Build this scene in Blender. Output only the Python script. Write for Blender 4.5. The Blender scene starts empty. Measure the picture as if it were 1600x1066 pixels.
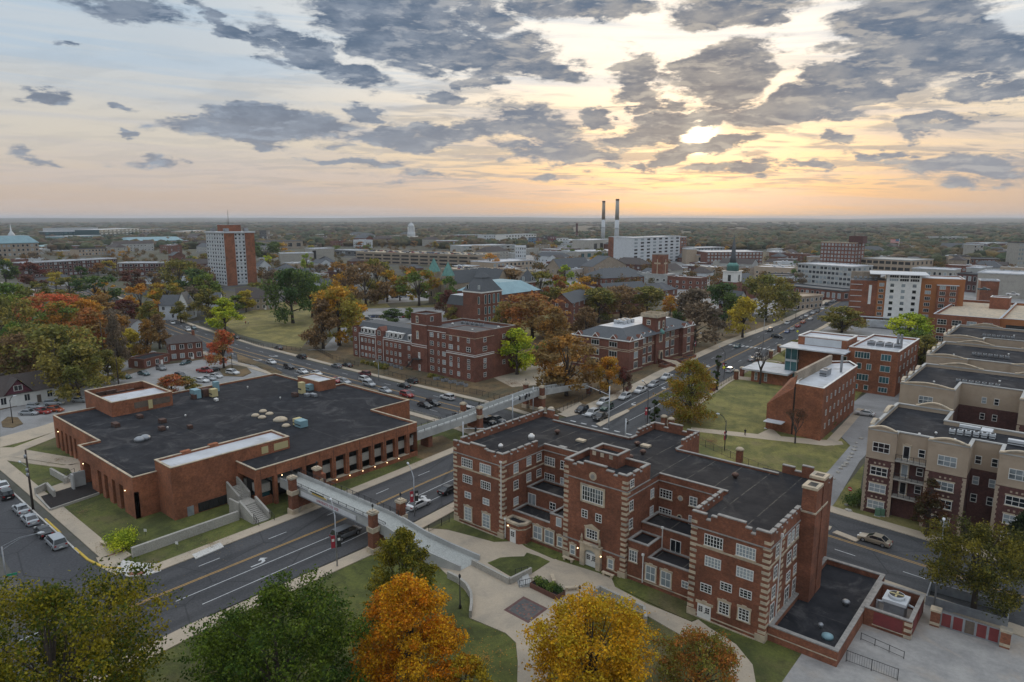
import bpy, bmesh, math, random
import numpy as np
from mathutils import Vector, Matrix, Euler, noise as mnoise

# ------------------------------------------------------------------ camera, sky, sun, exposure
scene = bpy.context.scene
col = scene.collection
R = math.radians
CAM_H = 50.0; FPX = 1600*24/36.0; PITCH = math.atan(192/FPX); YAW = R(40.5)
cd = bpy.data.cameras.new('camera'); cam = bpy.data.objects.new('camera', cd); col.objects.link(cam)
cam.location = (0, 0, CAM_H); cam.rotation_euler = (R(90)-PITCH, 0, YAW)
cd.lens = 24; cd.sensor_width = 36; cd.clip_start = 1; cd.clip_end = 60000
scene.camera = cam
scene.view_settings.view_transform = 'Standard'
try: scene.view_settings.look = 'None'
except Exception: pass
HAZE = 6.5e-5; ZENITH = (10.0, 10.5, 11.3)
scene.view_settings.exposure = 0.30; scene.view_settings.gamma = 1.0

SUN_AZ = R(14.7); SUN_EL = R(6.4)          # azimuth to the right of the view direction
wa = SUN_AZ - YAW                           # clockwise from +Y in world axes
sund = Vector((math.sin(wa)*math.cos(SUN_EL), math.cos(wa)*math.cos(SUN_EL), math.sin(SUN_EL)))
sl = bpy.data.lights.new('sun', 'SUN'); sun = bpy.data.objects.new('sun', sl); col.objects.link(sun)
sl.energy = 0.9; sl.angle = R(14); sl.color = (1.0, 0.78, 0.52)
sun.rotation_euler = (-sund).to_track_quat('-Z', 'Y').to_euler()

world = bpy.data.worlds.new('World'); scene.world = world; world.use_nodes = True
class NT:
 def __init__(s, nt): s.nt = nt; nt.nodes.clear()
 def n(s, t, **k):
  nd = s.nt.nodes.new(t)
  for a, b in k.items(): setattr(nd, a, b)
  return nd
 def l(s, a, b): s.nt.links.new(a, b)
 def put(s, sock, v):
  if hasattr(v, 'default_value') or hasattr(v, 'is_output'): s.l(v, sock)
  else: sock.default_value = v
 def m(s, op, a, b=None, c=None, clamp=False):
  nd = s.n('ShaderNodeMath', operation=op, use_clamp=clamp)
  s.put(nd.inputs[0], a)
  if b is not None: s.put(nd.inputs[1], b)
  if c is not None: s.put(nd.inputs[2], c)
  return nd.outputs[0]
 def ss(s, v, a, b, lo=0.0, hi=1.0):
  nd = s.n('ShaderNodeMapRange', interpolation_type='SMOOTHSTEP')
  s.put(nd.inputs[0], v); s.put(nd.inputs[1], a); s.put(nd.inputs[2], b); s.put(nd.inputs[3], lo); s.put(nd.inputs[4], hi)
  return nd.outputs[0]
 def mix(s, f, a, b, bt='MIX'):
  nd = s.n('ShaderNodeMix', data_type='RGBA', blend_type=bt)
  s.put(nd.inputs[0], f)
  for i, v in ((6, a), (7, b)):
   if isinstance(v, tuple): nd.inputs[i].default_value = (v[0], v[1], v[2], 1)
   else: s.l(v, nd.inputs[i])
  return nd.outputs[2]
 def noise(s, vec, scale, detail=4, rough=0.55, dist=0.0, col=False):
  nd = s.n('ShaderNodeTexNoise'); nd.inputs['Scale'].default_value = scale; nd.inputs['Detail'].default_value = detail
  nd.inputs['Roughness'].default_value = rough; nd.inputs['Distortion'].default_value = dist
  if vec is not None: s.l(vec, nd.inputs['Vector'])
  return nd.outputs['Color' if col else 'Fac']
 def xyz(s, x, y, z):
  nd = s.n('ShaderNodeCombineXYZ'); s.put(nd.inputs[0], x); s.put(nd.inputs[1], y); s.put(nd.inputs[2], z); return nd.outputs[0]

def build_world():
 world.cycles.sampling_method = 'MANUAL'; world.cycles.sample_map_resolution = 512
 T = NT(world.node_tree)
 out = T.n('ShaderNodeOutputWorld'); bg = T.n('ShaderNodeBackground'); bg.inputs['Strength'].default_value = 0.1
 T.l(bg.outputs[0], out.inputs[0])
 sky = T.n('ShaderNodeTexSky', sky_type='NISHITA'); sky.sun_disc = False
 sky.sun_elevation = SUN_EL; sky.sun_rotation = wa; sky.air_density = 1.6; sky.dust_density = 3.0; sky.ozone_density = 1.0
 tc = T.n('ShaderNodeTexCoord')
 mp = T.n('ShaderNodeMapping', vector_type='POINT'); mp.inputs['Rotation'].default_value = (0, 0, -YAW)
 T.l(tc.outputs['Generated'], mp.inputs[0])
 sp = T.n('ShaderNodeSeparateXYZ'); T.l(mp.outputs[0], sp.inputs[0]); X, Y, Z = sp.outputs
 # sky coordinates: azimuth and elevation in degrees
 az = T.m('MULTIPLY', T.m('ARCTAN2', X, Y), 57.2958)
 el = T.m('MULTIPLY', T.m('ARCSINE', Z), 57.2958)
 zz = T.m('ADD', T.m('MAXIMUM', Z, 0.0), 0.07)
 px = T.m('DIVIDE', X, zz); py = T.m('DIVIDE', Y, zz)
 P = T.xyz(px, py, 0.0)
 # noises living on a flat cloud deck
 n1 = T.noise(P, 1.3, 4, 0.62, 0.25)
 n2 = T.noise(T.xyz(T.m('MULTIPLY', px, 0.6), T.m('MULTIPLY', py, 1.0), 3.0), 2.4, 5, 0.6, 0.5)
 # warped coordinates give the cloud patches torn outlines
 nw = T.noise(T.xyz(T.m('MULTIPLY', az, 0.16), T.m('MULTIPLY', el, 0.40), 0.0), 1.0, 7, 0.62, 0.0, col=True)
 sw = T.n('ShaderNodeSeparateColor'); T.l(nw, sw.inputs[0])
 azw = T.m('ADD', az, T.m('MULTIPLY', T.m('SUBTRACT', sw.outputs[0], 0.5), 11.0))
 elw = T.m('ADD', el, T.m('MULTIPLY', T.m('SUBTRACT', sw.outputs[1], 0.5), 4.6))
 # patches: azimuth, elevation, half width, half height, tilt, density
 sdx, sdy, sdz = math.sin(SUN_AZ)*math.cos(SUN_EL), math.cos(SUN_AZ)*math.cos(SUN_EL), math.sin(SUN_EL)
 cs = T.m('ADD', T.m('ADD', T.m('MULTIPLY', X, sdx), T.m('MULTIPLY', Y, sdy)), T.m('MULTIPLY', Z, sdz))
 ang = T.m('MULTIPLY', T.m('ARCCOSINE', T.m('MINIMUM', cs, 1.0)), 57.2958)
 WV = T.xyz(azw, elw, 0.0); dens = None
 for (cx, cy, rx, ry, tl, dn) in CLOUDS:
  mpn = T.n('ShaderNodeMapping', vector_type='TEXTURE'); T.l(WV, mpn.inputs[0])
  mpn.inputs['Location'].default_value = (cx, cy, 0); mpn.inputs['Rotation'].default_value = (0, 0, R(tl)); mpn.inputs['Scale'].default_value = (rx*1.42, ry*1.45, 1)
  gt = T.n('ShaderNodeTexGradient', gradient_type='SPHERICAL'); T.l(mpn.outputs[0], gt.inputs[0])
  v = T.m('MULTIPLY', gt.outputs['Fac'], dn*1.9)
  dens = v if dens is None else T.m('MAXIMUM', dens, v)
 dens = T.m('SUBTRACT', T.m('SUBTRACT', T.m('MINIMUM', dens, 1.4), 0.46), T.ss(ang, 1.3, 0.3, 0.0, 0.7))
 fineb = T.noise(T.xyz(T.m('ADD', T.m('MULTIPLY', az, 0.34), T.ss(az, 0.0, 30.0, 0.25, -0.25)), T.m('ADD', T.m('MULTIPLY', el, 1.15), -0.42), 5.0), 1.0, 4, 0.6, 0.35)
 fine = T.noise(T.xyz(T.m('MULTIPLY', az, 0.34), T.m('MULTIPLY', el, 1.15), 5.0), 1.0, 8, 0.64, 0.35)
 dd = T.m('ADD', dens, T.m('MULTIPLY', T.m('SUBTRACT', fine, 0.5), 2.7))
 cmask = T.ss(dd, -0.22, 0.60)
 # free scattered cloud away from the patches and over the rest of the dome
 free = T.m('MULTIPLY', T.ss(n1, 0.54, 0.66), T.m('MAXIMUM', T.ss(el, 22.0, 30.0), T.ss(T.m('ABSOLUTE', az), 38.0, 48.0)))
 low = T.m('MULTIPLY', T.m('MULTIPLY', T.ss(n2, 0.45, 0.60, 0.0, 0.85), T.ss(az, -30.0, 5.0, 0.4, 1.0)), T.m('MULTIPLY', T.ss(el, 0.8, 3.0), T.ss(el, 15.0, 8.0)))
 cmask = T.m('MAXIMUM', cmask, T.m('MAXIMUM', free, low))
 # clear sky colours
 daz = T.m('ABSOLUTE', T.m('SUBTRACT', az, 14.7))
 hor = T.mix(T.ss(daz, 2.0, 28.0), (8.0, 4.7, 1.9), (5.0, 4.0, 3.3))
 mid = T.mix(T.ss(daz, 5.0, 38.0), (8.2, 6.5, 4.2), (5.6, 5.2, 4.6))
 top = T.mix(T.ss(daz, 10.0, 42.0), (8.5, 8.2, 7.6), (4.6, 5.2, 5.8))
 basec = T.mix(T.ss(el, 0.3, 6.0), hor, mid)
 basec = T.mix(T.ss(el, 5.0, 13.0), basec, top)
 # the unseen sky overhead is brightened to light the ground and camera-facing walls
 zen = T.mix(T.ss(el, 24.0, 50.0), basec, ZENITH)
 st = T.noise(T.xyz(T.m('MULTIPLY', az, 0.035), T.m('MULTIPLY', T.m('ADD', el, T.m('MULTIPLY', az, 0.03)), 0.62), 1.0), 1.0, 5, 0.62, 0.6)
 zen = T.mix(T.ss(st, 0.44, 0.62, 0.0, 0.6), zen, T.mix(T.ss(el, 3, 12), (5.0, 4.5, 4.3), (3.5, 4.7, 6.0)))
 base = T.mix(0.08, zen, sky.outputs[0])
 glow = T.m('ADD', T.m('MULTIPLY', T.ss(ang, 16.0, 0.0), 1.7), T.m('MULTIPLY', T.ss(ang, 2.1, 0.2), 16.0))
 gc = T.n('ShaderNodeVectorMath', operation='SCALE'); gc.inputs[0].default_value = (1.0, 0.88, 0.62); T.l(glow, gc.inputs['Scale'])
 base = T.mix(1.0, base, gc.outputs[0], 'ADD')
 # cloud colours: slate cores with paler torn parts, warm grey close to the sun and the horizon
 cc = T.mix(T.ss(el, 2.5, 12.0), (2.35, 2.5, 2.85), (0.80, 1.20, 1.85))
 cc = T.mix(T.ss(ang, 12.0, 2.0, 0.0, 0.45), cc, (2.5, 1.9, 1.4))
 f2 = T.noise(T.xyz(T.m('MULTIPLY', az, 0.30), T.m('MULTIPLY', el, 0.8), 9.0), 1.0, 5, 0.6)
 cc = T.mix(T.ss(f2, 0.36, 0.66, 0.0, 0.55), cc, T.mix(T.ss(ang, 4.0, 28.0), (4.2, 3.8, 3.3), (2.6, 3.0, 3.6)))
 cc = T.mix(T.ss(T.m('SUBTRACT', fine, fineb), 0.0, 0.18, 0.0, 0.5), cc, T.mix(T.ss(ang, 6.0, 35.0), (5.6, 4.9, 4.0), (3.2, 3.7, 4.4)))
 cc = T.mix(T.m('MAXIMUM', T.ss(dd, -0.05, 0.7), T.m('MULTIPLY', T.m('MAXIMUM', low, free), 0.75)), T.mix(0.75, cc, base), cc)
 fin = T.mix(T.m('MULTIPLY', cmask, 0.95), base, cc)
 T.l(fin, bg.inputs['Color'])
CLOUDS = [(-28.11, 14.04, 3.14, 0.96, -5, 1.1), (-22.44, 13.74, 2.94, 0.65, -25, 1), (-20.34, 12.8, 3.04, 0.76, -22, 1.1), (-16.28, 12.31, 3.99, 1.17, -22, 1.2), (-12.78, 11.06, 3.29, 0.91, -10, 1.1), (-8.99, 14.43, 6.13, 2.65, -10, 1.5), (-5.06, 12.53, 3.4, 1.51, 0, 1.3), (-0.51, 12.35, 4.54, 1.62, 0, 1.3), (-11.94, 13.64, 3.28, 1.22, 10, 1.1), (5.0, 15.77, 6.06, 1.15, 0, 1.3), (-2.01, 15.47, 2.81, 1.45, 0, 1.1), (-33.81, 8.43, 2.02, 0.49, 3, 1.0), (-28.26, 8.13, 1.26, 0.38, -6, 0.8), (-28.84, 6.04, 1.17, 0.24, 0, 0.8), (-19.35, 7.2, 6.64, 1.13, 4, 1.3), (-24.2, 7.49, 1.45, 0.4, 0, 0.8), (-20.32, 6.33, 3.11, 0.67, -6, 1.1), (-33.89, 4.28, 1.84, 0.56, -10, 0.8), (-27.01, 3.84, 1.88, 0.45, 8, 0.7), (-11.42, 8.42, 1.95, 0.69, 0, 1.1), (-7.21, 6.59, 7.49, 1.09, 2, 1.2), (-12.32, 4.2, 4.24, 0.55, 0, 0.9), (-5.11, 9.75, 2.0, 0.69, 0, 1.1), (-1.55, 7.86, 4.04, 0.92, 0, 1.1), (1.55, 7.38, 4.03, 1.3, -10, 1.2), (4.15, 5.39, 6.3, 1.0, 0, 1.1), (-2.81, 10.2, 2.0, 0.53, 0, 1), (2.29, 11.65, 3.12, 1.03, 0, 1.1), (5.08, 11.15, 1.98, 0.78, 0, 0.9), (17.03, 15.33, 5.24, 1.3, 0, 1.4), (16.82, 10.95, 4.6, 1.78, 4, 1.5), (15.98, 9.18, 2.88, 1.02, 0, 1.3), (10.1, 10.8, 2.47, 1.79, -30, 1.0), (11.15, 8.9, 1.38, 0.94, 0, 1), (6.92, 8.05, 1.98, 0.75, 10, 1.1), (22.42, 8.17, 7.02, 1.19, 7, 1.5), (13.19, 7.19, 5.36, 1.06, 8, 1.3), (10.73, 6.77, 2.77, 0.75, 0, 1.2), (29.43, 12.19, 5.31, 3.5, -5, 1.5), (25.23, 10.36, 2.74, 1.42, 10, 1.2), (33.26, 10.37, 3.45, 1.74, 10, 1.3), (34.19, 8.12, 4.83, 0.71, 4, 1.3), (30.73, 6.44, 3.71, 0.47, 3, 1.0), (29.23, 6.02, 1.74, 0.48, 0, 0.9), (23.89, 5.94, 1.68, 0.46, 0, 1), (16.17, 5.53, 4.46, 0.75, 5, 1.2), (13.28, 5.02, 2.19, 0.87, 0, 1.1), (17.68, 3.86, 3.13, 0.65, 4, 1.0), (22.73, 3.74, 2.2, 0.63, 6, 1.0), (31.75, 3.75, 5.95, 0.96, -2, 1.0), (27.73, 4.92, 3.11, 0.45, 0, 0.8), (34.02, 3.02, 3.11, 1.04, 0, 0.9), (7.26, 4.22, 1.72, 0.5, 0, 0.9), (10.82, 4.33, 2.24, 0.5, 0, 0.9), (20.2, 14.78, 1.72, 0.46, 0, 0.8), (26.15, 9.23, 1.82, 0.96, 0, 1.0), (-31.54, 11.43, 0.91, 0.31, -8, 0.7), (-8.32, 3.11, 4.63, 0.56, 0, 0.6), (3.14, 3.24, 3.49, 0.51, 0, 0.6), (19.6, 3.05, 1.55, 0.43, 0, 0.6)]
build_world()

# ------------------------------------------------------------------ helpers
_s, _c = math.sin(PITCH), math.cos(PITCH)
def G(x, y, z=0.0):
 r = (x-800)/FPX; u = (533-y)/FPX
 dz = -_s+u*_c; dy = _c+u*_s; t = (z-CAM_H)/dz
 X, Y = r*t, dy*t
 return (X*math.cos(YAW)-Y*math.sin(YAW), X*math.sin(YAW)+Y*math.cos(YAW))
def HT(x, y, ytop):
 r = (x-800)/FPX; u = (533-y)/FPX
 Y = (_c+u*_s)*(-CAM_H)/(-_s+u*_c); u2 = (533-ytop)/FPX
 return CAM_H+(-_s+u2*_c)*Y/(_c+u2*_s)
def WPX(x, y):                                # metres per pixel at a ground point
 u = (533-y)/FPX; return -CAM_H/((-_s+u*_c)*FPX)

def lk(o): col.objects.link(o); return o
def tag(o, label=None, cat=None, group=None, kind=None):
 if label: o['label'] = label
 if cat: o['category'] = cat
 if group: o['group'] = group
 if kind: o['kind'] = kind
 return o
def thing(name, label, cat, loc=(0, 0, 0), rz=0.0, group=None):
 o = lk(bpy.data.objects.new(name, None)); o.empty_display_size = 0.3
 o.location = loc; o.rotation_euler = (0, 0, rz)
 return tag(o, label, cat, group)
def part(name, me, parent=None, loc=(0, 0, 0), rz=0.0, label=None):
 o = lk(bpy.data.objects.new(name, me)); o.location = loc; o.rotation_euler = (0, 0, rz)
 if parent is not None: o.parent = parent
 if label: o['label'] = label
 return o
def clone(root, loc, rz=0.0, label=None, group=None, color=None, sc=None):
 def cp(o, par):
  c = o.copy(); lk(c); c.parent = par
  if color is not None: c.color = color
  for ch in o.children: cp(ch, c)
  return c
 kids = list(root.children); r = root.copy(); lk(r); r.location = loc; r.rotation_euler = (0, 0, rz)
 if color is not None: r.color = color
 if sc is not None: r.scale = sc
 for ch in kids: cp(ch, r)
 if label: r['label'] = label
 if group: r['group'] = group
 return r

SPLIT = dict(piers='pier', pilasters='pilaster', low_parapet='low_parapet', stone_plinth='stone_plinth', stone_band='stone_band', side_wall='side_wall', cornice='cornice', cross_wall='cross_wall', cross_base='cross_base', recess_wall='recess_wall', flue='flue', glazing='glazing', base_wall='base_wall', brown_louvre='louvre', wall_block='wall_block', trim='trim', arm='arm', steel_strip='steel_strip')
class MB:
 def __init__(s): s.v = []; s.f = []; s.m = []; s.sm = []
 def face(s, pts, mi=0, smooth=False):
  b = len(s.v); s.v += [tuple(p) for p in pts]; s.f.append(tuple(range(b, b+len(pts)))); s.m.append(mi); s.sm.append(smooth)
 def box(s, x0, x1, y0, y1, z0, z1, mi=0, mt=None):
  if x0 > x1: x0, x1 = x1, x0
  if y0 > y1: y0, y1 = y1, y0
  b = len(s.v)
  s.v += [(x0,y0,z0),(x1,y0,z0),(x1,y1,z0),(x0,y1,z0),(x0,y0,z1),(x1,y0,z1),(x1,y1,z1),(x0,y1,z1)]
  for q in ((0,3,2,1),(4,5,6,7),(0,1,5,4),(1,2,6,5),(2,3,7,6),(3,0,4,7)):
   s.f.append(tuple(b+i for i in q)); s.m.append(mi); s.sm.append(False)
  if mt is not None: s.m[-5] = mt
  return s
 def obox(s, a, b_, w, z0, z1, mi=0, za=None):
  dx, dy = b_[0]-a[0], b_[1]-a[1]; L = math.hypot(dx, dy) or 1; nx, ny = -dy/L*w/2, dx/L*w/2
  z = za or (z0, z1, z0, z1); b = len(s.v)
  s.v += [(a[0]+nx,a[1]+ny,z[0]),(a[0]-nx,a[1]-ny,z[0]),(b_[0]-nx,b_[1]-ny,z[2]),(b_[0]+nx,b_[1]+ny,z[2]),
    (a[0]+nx,a[1]+ny,z[1]),(a[0]-nx,a[1]-ny,z[1]),(b_[0]-nx,b_[1]-ny,z[3]),(b_[0]+nx,b_[1]+ny,z[3])]
  for q in ((0,3,2,1),(4,5,6,7),(0,1,5,4),(1,2,6,5),(2,3,7,6),(3,0,4,7)):
   s.f.append(tuple(b+i for i in q)); s.m.append(mi); s.sm.append(False)
  return s
 def prism(s, pts, z0, z1, mi=0, mt=None, bottom=False):
  if area(pts) < 0: pts = pts[::-1]
  n = len(pts)
  for i in range(n):
   a, b = pts[i], pts[(i+1) % n]
   s.face([(a[0],a[1],z0),(b[0],b[1],z0),(b[0],b[1],z1),(a[0],a[1],z1)], mi)
  s.face([(p[0],p[1],z1) for p in pts], mi if mt is None else mt)
  if bottom: s.face([(p[0],p[1],z0) for p in pts[::-1]], mi)
  return s
 def sheet(s, pts, z, mi=0):
  if area(pts) < 0: pts = pts[::-1]
  s.face([(p[0],p[1],z) for p in pts], mi); return s
 def tube(s, pts, rad, n=6, mi=0, cap=True):
  if not isinstance(rad, (list, tuple)): rad = [rad]*len(pts)
  b = len(s.v); P = [Vector(p) for p in pts]
  for i, p in enumerate(P):
   d = (P[min(i+1, len(P)-1)]-P[max(i-1, 0)]).normalized()
   a = d.cross(Vector((0.3, 1, 0.1))); a = a.normalized() if a.length > 1e-3 else Vector((1, 0, 0)); c = d.cross(a)
   for k in range(n):
    t = 2*math.pi*k/n; s.v.append(tuple(p+(a*math.cos(t)+c*math.sin(t))*rad[i]))
  for i in range(len(P)-1):
   for k in range(n):
    k2 = (k+1) % n
    s.f.append((b+i*n+k, b+i*n+k2, b+(i+1)*n+k2, b+(i+1)*n+k)); s.m.append(mi); s.sm.append(n > 5)
  if cap:
   s.f.append(tuple(b+k for k in range(n))[::-1]); s.m.append(mi); s.sm.append(False)
   s.f.append(tuple(b+(len(P)-1)*n+k for k in range(n))); s.m.append(mi); s.sm.append(False)
  return s
 def cyl(s, x, y, z0, z1, r, n=12, mi=0, r2=None):
  return s.tube([(x, y, z0), (x, y, z1)], [r, r if r2 is None else r2], n, mi)
 def lathe(s, x, y, prof, n=12, mi=0):
  return s.tube([(x, y, z) for r, z in prof], [r for r, z in prof], n, mi)
 def mesh(s, name, mats):
  me = bpy.data.meshes.new(name); me.from_pydata(s.v, [], s.f)
  for m in (mats if isinstance(mats, (list, tuple)) else [mats]): me.materials.append(m)
  me.polygons.foreach_set('material_index', s.m); me.polygons.foreach_set('use_smooth', s.sm); me.update()
  return me
 def add(s, name, mats, parent=None, loc=(0, 0, 0), rz=0.0, label=None):
  if name in SPLIT and len(s.f) > 6:
   par = {}
   def find(a):
    while par[a] != a: par[a] = par[par[a]]; a = par[a]
    return a
   key = [tuple(round(c, 2) for c in v) for v in s.v]
   for k in key: par.setdefault(k, k)
   for f in s.f:
    for i in f[1:]: par[find(key[i])] = find(key[f[0]])
   comp = {}
   for i, f in enumerate(s.f): comp.setdefault(find(key[f[0]]), []).append(i)
   for ids in comp.values():
    q = MB()
    for i in ids: q.face([s.v[j] for j in s.f[i]], s.m[i], s.sm[i])
    o = part(SPLIT[name], q.mesh(SPLIT[name], mats), parent, loc, rz, label)
   return o
  return part(name, s.mesh(name, mats), parent, loc, rz, label)
def area(p): return 0.5*sum(p[i][0]*p[(i+1) % len(p)][1]-p[(i+1) % len(p)][0]*p[i][1] for i in range(len(p)))
def inset(pts, d):
 if area(pts) < 0: pts = pts[::-1]
 n = len(pts); out = []
 for i in range(n):
  a, b, c = Vector(pts[i-1]), Vector(pts[i]), Vector(pts[(i+1) % n])
  e1 = (b-a).normalized(); e2 = (c-b).normalized(); n1 = Vector((-e1.y, e1.x)); n2 = Vector((-e2.y, e2.x))
  k = 1+n1.dot(n2); v = (n1+n2)/k if k > 0.05 else n1
  out.append((b.x+v.x*d, b.y+v.y*d))
 return out
def ribbon(line):
 L, Rr = [], []
 for i, p in enumerate(line):
  a = line[max(i-1, 0)]; b = line[min(i+1, len(line)-1)]
  dx, dy = b[0]-a[0], b[1]-a[1]; l = math.hypot(dx, dy); nx, ny = -dy/l, dx/l
  L.append((p[0]+nx*p[2]/2, p[1]+ny*p[2]/2)); Rr.append((p[0]-nx*p[2]/2, p[1]-ny*p[2]/2))
 return L, Rr
def strip(mb, line, z, mi=0, sides=None):
 L, Rr = ribbon(line)
 for i in range(len(L)-1):
  mb.face([(Rr[i][0],Rr[i][1],z),(Rr[i+1][0],Rr[i+1][1],z),(L[i+1][0],L[i+1][1],z),(L[i][0],L[i][1],z)], mi)
  if sides is not None:
   for S, T_ in ((Rr[i], Rr[i+1]), (L[i+1], L[i])):
    mb.face([(S[0],S[1],sides),(T_[0],T_[1],sides),(T_[0],T_[1],z),(S[0],S[1],z)], mi)

# ------------------------------------------------------------------ materials
def material(name):
 m = bpy.data.materials.new(name); m.use_nodes = True; T = NT(m.node_tree)
 o = T.n('ShaderNodeOutputMaterial'); b = T.n('ShaderNodeBsdfPrincipled'); T.l(b.outputs[0], o.inputs[0])
 return m, T, b
def surf(name, c1, c2=None, scale=0.4, rough=0.8, bump=0.0, metal=0.0, c3=None, s3=0.06, fine=None, objcol=False, spec=None, det=5, fa=0.55):
 m, T, b = material(name); tc = T.n('ShaderNodeTexCoord').outputs['Object']
 c2 = c2 or tuple(x*0.8 for x in c1)
 n = T.noise(tc, scale, det, 0.62); cc = T.mix(T.ss(n, 0.3, 0.7), c1, c2)
 if c3: cc = T.mix(T.ss(T.noise(tc, s3, 4, 0.6, 0.5), 0.48, 0.68), cc, c3)
 if fine:
  f = T.noise(tc, fine, 3, 0.7); cc = T.mix(fa, cc, T.mix(T.ss(f, 0.3, 0.7), tuple(x*0.62 for x in c1), tuple(min(1, x*1.3) for x in c1)))
 if objcol:
  oi = T.n('ShaderNodeObjectInfo'); cc = T.mix(1.0, cc, oi.outputs['Color'], 'MULTIPLY')
 T.l(cc, b.inputs['Base Color']); b.inputs['Roughness'].default_value = rough; b.inputs['Metallic'].default_value = metal
 if spec is not None: b.inputs['Specular IOR Level'].default_value = spec
 if bump:
  bp = T.n('ShaderNodeBump'); bp.inputs['Strength'].default_value = bump; bp.inputs['Distance'].default_value = 0.1
  T.l(T.noise(tc, fine or scale*6, 4, 0.7), bp.inputs['Height']); T.l(bp.outputs[0], b.inputs['Normal'])
 return m
def brick(name, c1, c2, mort=(0.17, 0.10, 0.075), soot=0.68):
 m, T, b = material(name); tc = T.n('ShaderNodeTexCoord').outputs['Object']
 sp = T.n('ShaderNodeSeparateXYZ'); T.l(tc, sp.inputs[0])
 v = T.xyz(T.m('ADD', sp.outputs[0], sp.outputs[1]), sp.outputs[2], 0.0)
 bt = T.n('ShaderNodeTexBrick'); T.l(v, bt.inputs['Vector']); bt.inputs['Scale'].default_value = 1.0
 bt.inputs['Brick Width'].default_value = 0.24; bt.inputs['Row Height'].default_value = 0.085; bt.inputs['Mortar Size'].default_value = 0.009
 for k, c in (('Color1', c1), ('Color2', c2), ('Mortar', mort)): bt.inputs[k].default_value = (*c, 1)
 cc = bt.outputs['Color']
 big = T.noise(tc, 0.22, 5, 0.65, 0.6); cc = T.mix(1.0, cc, T.mix(T.ss(big, 0.3, 0.7), (soot,)*3, (1.12,)*3), 'MULTIPLY')
 mid = T.noise(tc, 2.2, 5, 0.7); cc = T.mix(1.0, cc, T.mix(T.ss(mid, 0.3, 0.7), (0.78,)*3, (1.2,)*3), 'MULTIPLY')
 # rain streaks
 sv = T.n('ShaderNodeMapping'); T.l(v, sv.inputs[0]); sv.inputs['Scale'].default_value = (1.6, 0.10, 1)
 cc = T.mix(T.ss(T.noise(sv.outputs[0], 1.0, 4, 0.7), 0.52, 0.75, 0, 0.35), cc, tuple(x*0.55 for x in c1))
 T.l(cc, b.inputs['Base Color']); b.inputs['Roughness'].default_value = 0.88
 return m
def glass(name, dark=(0.015, 0.02, 0.025), light=(0.30, 0.34, 0.36), share=0.3):
 m, T, b = material(name); oi = T.n('ShaderNodeObjectInfo'); tc = T.n('ShaderNodeTexCoord').outputs['Object']
 r = T.m('ADD', oi.outputs['Random'], T.m('MULTIPLY', T.m('SUBTRACT', T.noise(tc, 0.45, 1), 0.5), 0.5))
 T.l(T.mix(T.ss(r, 1-share-0.1, 1-share+0.1), dark, light), b.inputs['Base Color'])
 b.inputs['Roughness'].default_value = 0.12; b.inputs['Specular IOR Level'].default_value = 0.7
 return m
MT = {}
MT['brick'] = brick('red_brick', (0.30, 0.098, 0.044), (0.195, 0.064, 0.032), soot=.58)
MT['brick_o'] = brick('orange_brick', (0.39, 0.130, 0.052), (0.28, 0.092, 0.039), soot=0.62)
MT['brick_d'] = brick('maroon_brick', (0.115, 0.040, 0.034), (0.085, 0.030, 0.028), (0.13, 0.08, 0.07))
MT['brick_m'] = brick('old_red_brick', (0.215, 0.070, 0.042), (0.155, 0.050, 0.032), soot=.65)
MT['brick_t'] = brick('tan_brick', (0.36, 0.29, 0.22), (0.30, 0.24, 0.18), (.3, .25, .2), .8)
MT['brick_r'] = brick('rust_brick', (0.30, 0.095, 0.042), (0.24, 0.075, 0.036))
MT['stone'] = surf('limestone', (0.56, 0.46, 0.33), (0.42, 0.34, 0.245), 1.2, 0.85, c3=(0.30, 0.27, 0.22), s3=0.6)
MT['coping'] = surf('stone_coping', (0.34, 0.32, 0.29), (0.22, 0.21, 0.20), 1.5, 0.85)
MT['stucco'] = surf('tan_stucco', (0.42, 0.33, 0.245), (0.36, 0.28, 0.205), 0.5, 0.9)
MT['concrete'] = surf('concrete', (0.40, 0.375, 0.33), (0.30, 0.285, 0.26), 0.5, 0.9, c3=(0.23, 0.22, 0.20), s3=0.35, fine=6)
MT['pale_conc'] = surf('pale_concrete', (0.44, 0.44, 0.42), (0.34, 0.34, 0.33), 0.4, 0.85, c3=(0.32, 0.32, 0.31), s3=0.3)
MT['deck'] = surf('bridge_deck', (0.40, 0.41, 0.385), (0.33, 0.335, 0.315), 0.3, 0.9, fine=5)
MT['walk'] = surf('buff_concrete', (0.47, 0.385, 0.285), (0.40, 0.335, 0.255), 0.22, 0.9, c3=(0.31, 0.27, 0.215), s3=0.12, fine=4, fa=.16, det=7)
MT['new_walk'] = surf('new_concrete', (0.56, 0.54, 0.50), (0.50, 0.48, 0.45), 0.4, 0.9, fine=5)
MT['lot'] = surf('lot_paving', (0.30, 0.295, 0.29), (0.22, 0.215, 0.21), 0.12, 0.9, c3=(0.17, 0.165, 0.16), s3=0.09, fine=3, fa=.2, det=7)
MT['yard'] = surf('worn_concrete_yard', (0.35, 0.335, 0.315), (0.22, 0.215, 0.21), 0.28, 0.92, c3=(0.38, 0.32, 0.26), s3=0.13, fine=1.5, fa=.2, det=8)
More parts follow.
